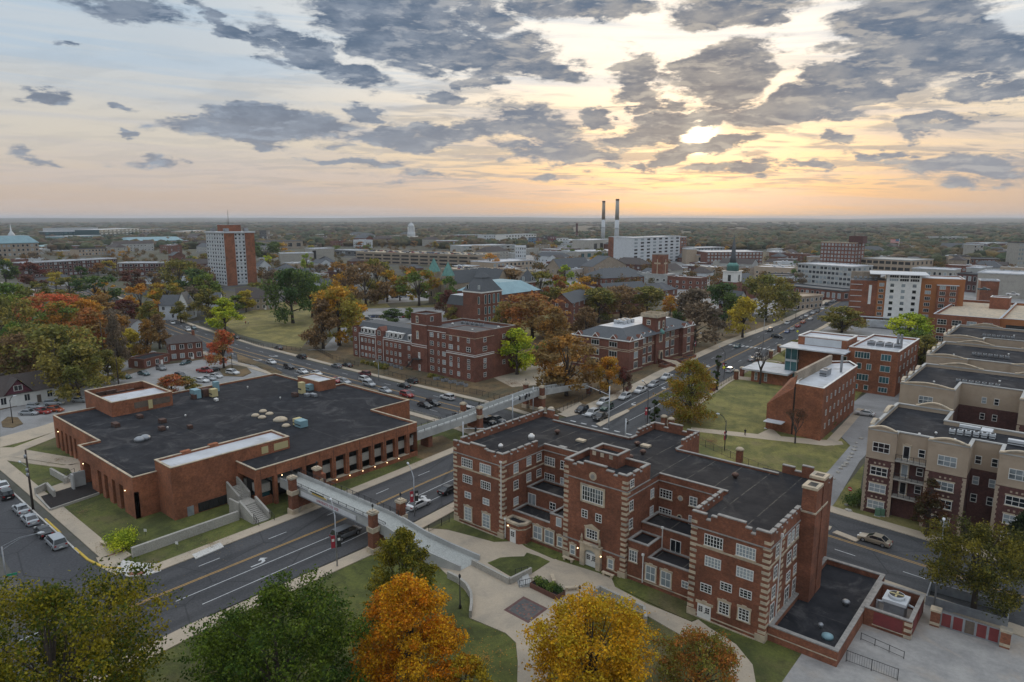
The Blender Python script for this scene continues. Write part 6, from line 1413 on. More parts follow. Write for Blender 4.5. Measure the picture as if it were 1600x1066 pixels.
def car_proto(kind):
 L, W, lo, cb = CT[kind]; r = thing('car' if kind != 'pickup' else 'pickup_truck', 'proto', 'car' if kind != 'pickup' else 'pickup truck')
 hw = W/2; m = MB(); zb = .24 if kind in ('sedan', 'hatch') else .32
 # lower body: cross-sections along x, rounded shoulders and tumblehome
 xs = [lo[0][0], lo[1][0]+.02, lo[2][0], (lo[2][0]+lo[3][0])/2, lo[3][0], lo[4][0], lo[5][0]-.04, lo[5][0]]
 zs = [lo[0][1]+.1, lo[1][1]-.03, lo[2][1], (lo[2][1]+lo[3][1])/2+.02, lo[3][1], lo[4][1], lo[5][1]+.06, lo[5][1]-.04]
 ws = [.84, .93, .98, 1, 1, .96, .86, .78]; secs = []
 for x, z, w in zip(xs, zs, ws):
  e = hw*w; secs.append([(x, -e*.93, zb), (x, -e, zb+.18), (x, -e, z*.72+.08), (x, -e*.95, z-.06), (x, -e*.8, z), (x, 0, z+.025), (x, e*.8, z), (x, e*.95, z-.06), (x, e, z*.72+.08), (x, e, zb+.18), (x, e*.93, zb)])
 for a, b in zip(secs[:-1], secs[1:]):
  for i in range(len(a)-1): m.face([a[i], a[i+1], b[i+1], b[i]], 0, True)
 m.face(secs[0], 0); m.face(secs[-1][::-1], 0)
 if kind == 'pickup': m.box(-2.7, -.85, -hw*.8, hw*.8, 1.13, 1.135, 1)
 # cabin pillars and roof skin
 b0, t0, t1, b1 = cb; wt = hw*.74; wb = hw*.9
 T0, T1 = [(t0[0]+.06, -wt, t0[1]), (t0[0]+.06, wt, t0[1])], [(t1[0]-.03, -wt, t1[1]), (t1[0]-.03, wt, t1[1])]
 xm = (t0[0]+t1[0])/2; m.face([T0[0], (xm, -wt, t0[1]+.035), (xm, wt, t0[1]+.035), T0[1]], 0, True); m.face([(xm, -wt, t0[1]+.035), T1[0], T1[1], (xm, wt, t0[1]+.035)], 0, True)
 for s in (-1, 1):
  P = [(b0[0], s*wb, b0[1]-.02), (b1[0], s*wb, b1[1]-.02)]
  m.tube([(b0[0], s*wb, b0[1]-.02), (t0[0]+.03, s*wt, t0[1]-.02)], .055, 5, 0); m.tube([(b1[0], s*wb, b1[1]-.02), (t1[0], s*wt, t1[1]-.02)], .045, 5, 0); m.tube([(t0[0]+.03, s*wt, t0[1]-.02), (t1[0], s*wt, t1[1]-.02)], .05, 5, 0)
  m.tube([(xm-.1, s*wb, b0[1]), (xm-.1, s*wt, t0[1]-.02)], .045, 5, 1)
  m.box(b1[0]-.55, b1[0]-.35, *sorted((s*wb, s*(wb+.2))), b1[1]+.02, b1[1]+.15, 0)
 m.add('body', [MT['paint'], MT['trimb']], r)
 g = MB(); g.face([(b1[0], -wb, b1[1]), (b1[0], wb, b1[1]), (t1[0], wt, t1[1]-.02), (t1[0], -wt, t1[1]-.02)]); g.add('windscreen', MT['carglass'], r)
 g = MB(); g.face([(b0[0], wb, b0[1]), (b0[0], -wb, b0[1]), (t0[0], -wt, t0[1]-.02), (t0[0], wt, t0[1]-.02)]); g.add('rear_window', MT['carglass'], r)
 for s in (-1, 1): g = MB(); g.face([(b0[0], s*wb, b0[1]), (b1[0], s*wb, b1[1]), (t1[0], s*wt, t1[1]-.02), (t0[0], s*wt, t0[1]-.02)]); g.add('side_window', MT['carglass'], r)
 rad = .33 if zb < .3 else .38; wx = L/2-.95 if kind != 'pickup' else L/2-1.05
 wm_ = MB(); wm_.tube([(0, -.11, 0), (0, .11, 0)], rad, 14); wm_ = wm_.mesh('wheel', MT['tyre']); rm = MB(); rm.tube([(0, -.125, 0), (0, .125, 0)], rad*.62, 8); rm = rm.mesh('rim', MT['rim'])
 for x in (-wx, wx):
  for s in (-1, 1): w = part('wheel', wm_, r, (x, s*(hw-.1), rad)); part('rim', rm, w)
 for s in (-1, 1):
  h = MB(); h.box(L/2-.22, L/2-.02, s*hw*.55-.17, s*hw*.55+.17, lo[5][1]+.0, lo[5][1]+.16); h.add('headlight', MT['head'], r)
  t = MB(); t.box(-L/2-.02, -L/2+.12, s*hw*.74-.14, s*hw*.74+.14, lo[1][1]-.32, lo[1][1]-.08); t.add('taillight', MT['tail'], r)
 p = MB(); p.box(-L/2-.025, -L/2+.05, -.25, .25, .5, .62); p.add('number_plate', MT['white'], r)
 return r
PRO = {}
_m = {k: MB() for k in CT}
def far_mesh(kind):
 L, W, lo, cb = CT[kind]; m = MB(); hw = W/2; z = lo[2][1]; b0, t0, t1, b1 = cb
 m.prism([(-L/2, -hw*.85), (-L/2+.2, -hw), (L/2-.3, -hw), (L/2, -hw*.75), (L/2, hw*.75), (L/2-.3, hw), (-L/2+.2, hw), (-L/2, hw*.85)], .3, z*.95, 0)
 B = [(b0[0], -hw*.92, z*.95), (b1[0], -hw*.92, z*.95), (b1[0], hw*.92, z*.95), (b0[0], hw*.92, z*.95)]; T_ = [(t0[0], -hw*.76, t0[1]), (t1[0], -hw*.76, t1[1]), (t1[0], hw*.76, t1[1]), (t0[0], hw*.76, t0[1])]
 for i in range(4): j = (i+1) % 4; m.face([B[i], B[j], T_[j], T_[i]], 1)
 m.face(T_, 0)
 for x in (-L/2+.9, L/2-.9):
  for s in (-1, 1): m.box(x-.32, x+.32, *sorted((s*(hw-.2), s*(hw+.01))), 0, .64, 2)
 return m.mesh('car', [MT['paint'], MT['carglass'], MT['tyre']])
FARM = {}
COLS = {'white': (.62, .63, .63), 'silver': (.36, .38, .40), 'grey': (.16, .17, .18), 'black': (.018, .019, .022), 'red': (.32, .03, .025), 'maroon': (.13, .02, .025), 'blue': (.04, .07, .18), 'teal': (.04, .09, .10), 'tan': (.34, .29, .22),
  'cream': (.50, .46, .34), 'orange': (.42, .09, .03), 'green': (.03, .07, .05)}
KN = {'sedan': 'sedan', 'suv': 'SUV', 'minivan': 'minivan', 'pickup': 'pickup truck', 'hatch': 'hatchback'}
_first = {}
def put_car(kind, colr, px, py, rz, label, group, z=0.03, loc=None):
 x, y = G(px, py, z) if loc is None else loc
 if kind not in PRO: PRO[kind] = car_proto(kind); _first[kind] = True
 c = (*COLS[colr], 1)
 if _first[kind]:
  _first[kind] = False; o = PRO[kind]; o.location = (x, y, z); o.rotation_euler = (0, 0, rz); o['label'] = label; o['group'] = group; o.color = c
  for ch in o.children: ch.color = c
  return o
 return clone(PRO[kind], (x, y, z), rz, label, group, c)
ORD = ['first', 'second', 'third', 'fourth', 'fifth', 'sixth', 'seventh', 'eighth', 'ninth', 'tenth']
def ordn(i):
 if i < 10: return ORD[i]
 i += 1; return '%d%s' % (i, 'th' if 10 < i % 100 < 14 else {1: 'st', 2: 'nd', 3: 'rd'}.get(i % 10, 'th'))
def car_set(lst, rz, where, group, z=0.03, jit=0.0):
 """lst of (kind, colour, px, py[, rz]); labels number equal cars from the left"""
 cnt = {}
 for c in sorted(lst, key=lambda c: c[2]): cnt.setdefault((c[0], c[1]), []).append(c)
 for k, cs in cnt.items():
  for i, c in enumerate(cs):
   lab = '%s %s %s' % (k[1], KN[k[0]], where) if len(cs) == 1 else '%s %s %s, %s of %d such from the left' % (k[1], KN[k[0]], where, ordn(i), len(cs))
   lab = lab.replace(' such from the left', ' from left')
   put_car(c[0], c[1], c[2], c[3], c[4] if len(c) > 4 else rz, lab, group, z)
car_set([('sedan', 'white', 3, 763), ('suv', 'black', 9, 777), ('sedan', 'silver', 33, 800), ('sedan', 'silver', 47, 816), ('sedan', 'black', 68, 835), ('minivan', 'silver', 88, 852)], R(179), 'parked at the kerb of the side street', 'cars parked along the side street')
car_set([('minivan', 'grey', 541, 838), ('sedan', 'white', 654, 792), ('sedan', 'black', 702, 769)], R(92), 'on the avenue near the footbridge', 'cars on the avenue')
car_set([('suv', 'black', 471, 560), ('sedan', 'grey', 526, 574), ('sedan', 'black', 542, 573), ('suv', 'maroon', 570, 587), ('sedan', 'black', 435, 546), ('sedan', 'black', 369, 530), ('sedan', 'black', 631, 605), ('suv', 'black', 643, 599), ('suv', 'white', 699, 624), ('hatch', 'grey', 768, 641)],
  R(178), 'in the far lanes of the crossing road', 'cars on the cross street')
car_set([('sedan', 'white', 424, 568), ('suv', 'black', 452, 576), ('sedan', 'white', 473, 583), ('sedan', 'white', 495, 586), ('sedan', 'red', 524, 597), ('sedan', 'silver', 539, 599), ('suv', 'white', 571, 596), ('suv', 'silver', 577, 603), ('sedan', 'silver', 602, 613), ('suv', 'red', 636, 620),
         ('sedan', 'black', 664, 636), ('suv', 'black', 677, 633), ('minivan', 'white', 736, 646), ('suv', 'grey', 722, 656), ('suv', 'black', 762, 662), ('sedan', 'grey', 777, 659), ('suv', 'white', 294, 517, R(-12)), ('sedan', 'teal', 303, 514, R(-12)), ('hatch', 'white', 270, 506, R(-14))],
  R(-2), 'in the near lanes of the crossing road', 'cars on the cross street')
car_set([('sedan', 'teal', 290, 569, R(-60)), ('hatch', 'cream', 329, 565, R(-10)), ('suv', 'grey', 252, 578, R(0)), ('suv', 'black', 283, 590, R(10)), ('pickup', 'red', 320, 582, R(20)), ('sedan', 'black', 333, 581, R(-70)), ('sedan', 'white', 316, 597, R(20)), ('sedan', 'silver', 327, 594, R(20)), ('sedan', 'white', 337, 590, R(20)),
         ('suv', 'white', 364, 585, R(15)), ('sedan', 'teal', 225, 586, R(10)), ('sedan', 'green', 196, 591, R(15))], 0, 'in the lot behind the auditorium', 'cars in the lot behind the auditorium')
car_set([('sedan', 'silver', 46, 648, R(40)), ('hatch', 'silver', 56, 638, R(40)), ('sedan', 'red', 66, 646, R(30)), ('suv', 'silver', 85, 633, R(50)), ('hatch', 'orange', 87, 643, R(30)), ('sedan', 'silver', 126, 628, R(35)), ('suv', 'white', 163, 577, R(30)), ('suv', 'white', 176, 573, R(30)), ('sedan', 'white', 144, 584, R(30)), ('sedan', 'white', 14, 556, R(20))],
  0, 'in the lot left of the auditorium', 'cars in the lot left of the auditorium')
car_set([('suv', 'black', 909, 644), ('suv', 'white', 925, 649), ('pickup', 'black', 939, 655), ('suv', 'white', 942, 632), ('suv', 'green', 948, 640), ('suv', 'white', 976, 623), ('pickup', 'white', 1001, 613), ('suv', 'silver', 1021, 604), ('pickup', 'white', 1042, 592)],
  R(-86), 'queuing at the traffic signal', 'cars queuing at the signal')
car_set([('suv', 'white', 1141, 581, R(96)), ('sedan', 'teal', 1152, 543), ('suv', 'black', 1203, 518), ('suv', 'black', 1214, 528, R(5)), ('hatch', 'white', 1184, 557, R(96)), ('sedan', 'grey', 1175, 564, R(96)), ('sedan', 'blue', 1230, 520), ('sedan', 'silver', 1238, 516, R(96)), ('sedan', 'white', 1230, 506), ('sedan', 'red', 1247, 511, R(96)),
         ('sedan', 'orange', 1255, 505, R(96)), ('sedan', 'white', 1266, 500, R(96)), ('sedan', 'silver', 1260, 495), ('suv', 'silver', 1270, 491), ('suv', 'black', 1277, 488), ('hatch', 'white', 1285, 484), ('sedan', 'black', 1252, 499)],
  R(-84), 'on the street past the banded hall', 'cars farther up the street')
put_car('sedan', 'tan', 1366, 848, R(175), 'tan sedan driving past the large apartment block on the right', 'cars on the right street', .04)
put_car('sedan', 'white', 1351, 649, R(185), 'white sedan parked beside the apartment driveway', 'cars by the apartments', .09)
car_set([('suv', 'black', 1418, 561, R(90)), ('suv', 'grey', 1417, 573, R(90)), ('sedan', 'white', 1420, 588, R(90))], 0, 'in the lane behind the science building', 'cars by the apartments')
put_car('pickup', 'teal', 1537, 454, R(2), 'teal pickup truck on the top deck of the garage', 'cars on the garage deck', 11.1); put_car('pickup', 'white', 1582, 462, R(2), 'white pickup truck on the top deck of the garage', 'cars on the garage deck', 11.1)
rg = random.Random(8)
# campus lots
def far_car(kind, colr, x, y, z, rz, label, group):
 if kind not in FARM: FARM[kind] = far_mesh(kind)
 o = part('car', FARM[kind], None, (x, y, z), rz); o.color = (*COLS[colr], 1); tag(o, label, 'car', group)
def rows(A_, B_, n, z, rz, where, group, skip=.15, seed=1):
 q = random.Random(seed); cnt = {}; lst = []
 for i in range(n):
  if q.random() < skip: continue
  t = (i+.5)/n; lst.append((A_[0]+(B_[0]-A_[0])*t, A_[1]+(B_[1]-A_[1])*t, q.choice(['white', 'white', 'silver', 'grey', 'black', 'black', 'red', 'blue', 'silver', 'white']), q.choice(['sedan', 'suv', 'hatch', 'sedan', 'minivan'])))
 for k in lst: cnt[(k[2], k[3])] = cnt.get((k[2], k[3]), 0)+1
 seen = {}
 for x, y, c, k in lst:
  i = seen.get((c, k), 0); seen[(c, k)] = i+1
  lab = '%s %s %s' % (c, KN[k], where) if cnt[(c, k)] == 1 else '%s %s %s, %s of %d such' % (c, KN[k], where, ordn(i), cnt[(c, k)])
  far_car(k, c, x, y, z, rz+q.uniform(-.05, .05), lab, group)
rows(G(578, 496), G(668, 497), 15, .03, R(60), 'in the lot behind the dormitory', 'cars parked behind the dormitory', .1, 1)
rows(G(552, 508), G(580, 500), 3, .03, R(10), 'at the near end of the dormitory lot', 'cars parked behind the dormitory', 0, 2)
rows(G(600, 458), G(720, 449), 17, .03, R(70), 'in the campus lot beyond the dry lawn', 'cars in the campus lot', .1, 3)
rows(G(592, 468), G(640, 464), 7, .03, R(70), 'in the near row of the campus lot', 'cars in the campus lot', .1, 4)
rows(G(1290, 478), G(1330, 458), 12, .03, R(96), 'at the distant right kerb in town', 'cars in town', .05, 5)
rows(G(1240, 487), G(1300, 462), 12, .03, R(-84), 'at the distant left kerb in town', 'cars in town', .3, 6)
rows(G(1340, 492), G(1400, 497), 6, .03, R(60), 'by the hotel entrance', 'cars in town', .2, 7)
rows(G(1050, 470), G(1090, 468), 6, .03, R(60), 'beside the blue-grey church roofs', 'cars in town', .2, 9)
rows(G(20, 458), G(60, 470), 5, .03, R(20), 'near the maroon dormitory', 'cars near the maroon dormitory', .1, 10)

# ------------------------------------------------------------------ trees
def leaf_material():
 m = bpy.data.materials.new('autumn_leaves'); m.use_nodes = True; T = NT(m.node_tree)
 o = T.n('ShaderNodeOutputMaterial'); b = T.n('ShaderNodeBsdfPrincipled'); tr = T.n('ShaderNodeBsdfTranslucent'); mx = T.n('ShaderNodeMixShader')
 oi = T.n('ShaderNodeObjectInfo'); c2 = T.n('ShaderNodeAttribute', attribute_type='OBJECT', attribute_name='c2'); at = T.n('ShaderNodeAttribute', attribute_type='GEOMETRY', attribute_name='tone')
 sp = T.n('ShaderNodeSeparateColor'); T.l(at.outputs['Color'], sp.inputs[0])
 t = T.m('ADD', T.m('MULTIPLY', sp.outputs[1], 0.8), T.m('MULTIPLY', sp.outputs[0], 0.35))
 cc = T.mix(T.ss(t, 0.38, 0.80), oi.outputs['Color'], c2.outputs['Color'])
 br = T.m('ADD', 0.5, T.m('MULTIPLY', sp.outputs[0], 0.95)); vm = T.n('ShaderNodeVectorMath', operation='SCALE'); T.l(cc, vm.inputs[0]); T.l(br, vm.inputs['Scale'])
 T.l(vm.outputs[0], b.inputs['Base Color']); T.l(vm.outputs[0], tr.inputs['Color']); b.inputs['Roughness'].default_value = 0.7; b.inputs['Specular IOR Level'].default_value = 0.25
 mx.inputs[0].default_value = 0.36; T.l(b.outputs[0], mx.inputs[1]); T.l(tr.outputs[0], mx.inputs[2]); T.l(mx.outputs[0], o.inputs[0]); return m
MT['leaf'] = leaf_material()
def leaves_mesh(seed, blobs, n, leaf, droop=0.25, name='crown'):
 """blobs: (x, y, z, r, rz); leaf quads fill the outer part of every clump"""
 g = np.random.default_rng(seed); w = np.array([b[3]**2*max(b[4], .1)**.5 for b in blobs]); w /= w.sum()
 k = g.choice(len(blobs), n, p=w); B = np.array(blobs)
 d = g.normal(size=(n, 3)); d /= np.linalg.norm(d, axis=1)[:, None]
 # ragged surface: radius modulated by direction
 lump = 1+0.42*np.sin(d[:, 0]*5+k*1.7)*np.cos(d[:, 1]*4.3+k)+0.30*np.sin(d[:, 2]*7+k*2.1)
 r = g.uniform(0.25, 1.0, n)**0.5*lump; P = B[k, :3]+d*r[:, None]*np.stack([B[k, 3], B[k, 3], B[k, 4]], 1)
 nrm = d*0.55+g.normal(size=(n, 3))*0.75+np.array([0, 0, .35]); nrm /= np.linalg.norm(nrm, axis=1)[:, None]
 a = np.cross(nrm, g.normal(size=(n, 3))); a /= np.linalg.norm(a, axis=1)[:, None]; b = np.cross(nrm, a)
 s = leaf*g.uniform(.55, 1.25, n)[:, None]
 V = np.empty((n, 4, 3)); V[:, 0] = P-a*s*.5; V[:, 1] = P-b*s*.32+a*s*.05; V[:, 2] = P+a*s*.55; V[:, 3] = P+b*s*.36-a*s*.05
 me = bpy.data.meshes.new(name); me.vertices.add(4*n); me.vertices.foreach_set('co', V.reshape(-1)); me.loops.add(4*n); me.loops.foreach_set('vertex_index', np.arange(4*n, dtype=np.int32))
 me.polygons.add(n); me.polygons.foreach_set('loop_start', np.arange(0, 4*n, 4, dtype=np.int32)); me.update(calc_edges=True)
 ca = me.color_attributes.new('tone', 'FLOAT_COLOR', 'POINT'); ck = g.uniform(0, 1, len(blobs))[k]; lr = g.uniform(0, 1, n)
 C = np.ones((n, 4, 4), np.float32); C[:, :, 0] = lr[:, None]; C[:, :, 1] = ck[:, None]; C[:, :, 2] = ((P[:, 2]-P[:, 2].min())/(np.ptp(P[:, 2])+1e-6))[:, None]; ca.data.foreach_set('color', C.reshape(-1))
 me.materials.append(MT['leaf']); return me
def make_tree(seed, H, Rr, base=.22, shape='round', n=3000, leaf=.55, nb=26, limbs=7, sparse=1.0):
 """returns crown mesh and trunk mesh of a tree H tall with crown radius Rr"""
 q = random.Random(seed); blobs = []; z0 = H*base; hc = H-z0; m = MB(); th = H*.022+.05
 top = (q.uniform(-.03, .03)*H, q.uniform(-.03, .03)*H, H*(.80 if shape != 'column' else .9))
 m.tube([(0, 0, -.1), (top[0]*.2, top[1]*.2, z0), (top[0]*.6, top[1]*.6, z0+hc*.35), top], [th*1.35, th, th*.6, th*.12], 7)
 for i in range(nb):
  t = (i+.5)/nb; ang = i*2.39996+q.uniform(-.4, .4); h = q.uniform(.04, 1) if i > 3 else .9
  if shape == 'round': rr = math.sin(math.pi*min(1, .14+h*.80))**.65
  elif shape == 'broad': rr = math.sin(math.pi*min(1, .20+h*.66))**.45
  elif shape == 'cone': rr = (1-h)*.95+.1
  elif shape == 'egg': rr = math.sin(math.pi*min(1, .30+h*.68))**.8
  else: rr = .55+.4*math.sin(math.pi*h)
  rad = Rr*rr*(.25+.72*q.random()**.55) if h < .93 else Rr*.15*q.random()
  br = Rr*q.uniform(.16, .34)*(.8 if h > .8 else 1)*(1.15 if nb < 40 else .92)*(1.3 if shape == 'column' else 1)
  x, y, z = math.cos(ang)*rad, math.sin(ang)*rad, z0+hc*h*.93
  blobs.append((x, y, min(z, H-br*.7), br*sparse, br*q.uniform(.55, .85)))
  if nb >= 60:
   for f, k in ((1.2, .55), (1.36, .34)): blobs.append((x*f+q.uniform(-.4, .4), y*f+q.uniform(-.4, .4), min(z+br*.15, H-.3), br*k, br*k*.7))
  if i < limbs*2: 
   zs = z0+max(0, (z-z0))*q.uniform(.1, .5); k = (zs/top[2]); s = (top[0]*k*.7, top[1]*k*.7, zs); mid = (x*.45, y*.45, (zs*1.2+z)/2.15); m.tube([s, mid, (x*.95, y*.95, z)], [th*.5, th*.26, th*.06], 5)
 return leaves_mesh(seed, blobs, n, leaf), m.mesh('trunk', MT['bark'])
def bare_tree(seed, H, Rr):
 q = random.Random(seed); m = MB(); tips = []
 def grow(p, d, L, r, lev):
  e = Vector(p)+Vector(d)*L; mid = (Vector(p)+e)/2+Vector((q.uniform(-.06, .06), q.uniform(-.06, .06), .03))*L
  m.tube([p, mid, e], [r, r*.8, r*.55], 5 if lev < 2 else 3)
  if lev == 4: tips.append(tuple(e)); return
  for i in range(3 if lev else 5):
   nd = (Vector(d)+Vector((q.uniform(-1, 1), q.uniform(-1, 1), q.uniform(-.1, .7)))*.75).normalized(); grow(tuple(mid.lerp(e, q.uniform(.3, 1))), nd, L*q.uniform(.55, .8), r*.52, lev+1)
 grow((0, 0, 0), (0, 0, 1), H*.33, H*.024, 0); return m.mesh('trunk', MT['bark']), tips
PAL = {'dark green': ((.022, .042, .012), (.045, .065, .016)), 'green': ((.040, .068, .014), (.085, .105, .018)), 'olive': ((.065, .068, .017), (.115, .095, .022)), 'yellow-green': ((.10, .135, .012), (.21, .22, .015)),
       'golden': ((.26, .17, .018), (.16, .13, .02)), 'orange': ((.27, .105, .014), (.19, .12, .02)), 'rust': ((.15, .058, .016), (.11, .068, .022)), 'copper': ((.16, .082, .018), (.10, .066, .024)), 'brown': ((.085, .056, .028), (.11, .068, .03)),
       'red': ((.24, .055, .022), (.13, .08, .025)), 'dark red': ((.085, .026, .020), (.06, .035, .022)), 'grey-brown': ((.070, .056, .040), (.095, .070, .045)), 'two-tone orange': ((.21, .10, .016), (.06, .085, .016)), 'amber': ((.21, .115, .014), (.12, .105, .018))}
PAL = {k: (tuple(min(.6, x*2.7) for x in a), tuple(min(.6, x*2.6) for x in b)) for k, (a, b) in PAL.items()}
TM = {}
SH = ['round', 'broad', 'egg', 'round', 'cone', 'column']
def tmesh(shape, v, det):
 key = (shape, v, det)
 if key not in TM:
  H = 10.0; Rr = {'round': 4.2, 'broad': 5.0, 'egg': 4.0, 'cone': 3.4, 'column': 1.3}[shape]
  n, lf, nb = {0: (2600, .70, 20), 1: (5600, .48, 34), 2: (12000, .32, 60)}[det]
  TM[key] = (*make_tree(100+v*7+det, H, Rr, .12 if shape != 'column' else .06, shape, n, lf, nb), Rr)
 return TM[key]
TREES = []
def tree(px, py, ptop, wpx, colr, shape, where, v=0, group='trees', det=None, xy=None, H=None, W=None):
 TREES.append((px, py, ptop, wpx, colr, shape, where, v, group, det))
def flush_trees():
 groups = {}
 for t in TREES: groups.setdefault((t[4], t[6]), []).append(t)
 for (colr, where), ts in groups.items():
  ts.sort(key=lambda t: t[0])
  for i, (px, py, ptop, wpx, _, shape, _, v, group, det) in enumerate(ts):
   x, y = G(px, py); H = HT(px, py, ptop); W = wpx*WPX(px, py)*math.hypot(x, y)/(math.hypot(x, y)); d = math.hypot(x, y)
   if det is None: det = 2 if d < 190 else (1 if d < 380 else 0)
   cm, tm, Rr = tmesh(shape, v % 3, det)
   lab = '%s tree %s' % (colr, where) if len(ts) == 1 else '%s tree %s, %s of %d from left' % (colr, where, ordn(i), len(ts))
   r = thing('tree', lab, 'tree', (x, y, 0), (px*7.3+py) % 6.28, group)
   a, b = PAL[colr]; s = H/10.0; sx = W/2/Rr/.92
   for nm, me in (('trunk', tm), ('crown', cm)):
    o = part(nm, me, r); o.scale = (sx if nm == 'crown' else (sx+s)/2, sx if nm == 'crown' else (sx+s)/2, s); o.color = (*a, 1); o['c2'] = [*b, 1.0]
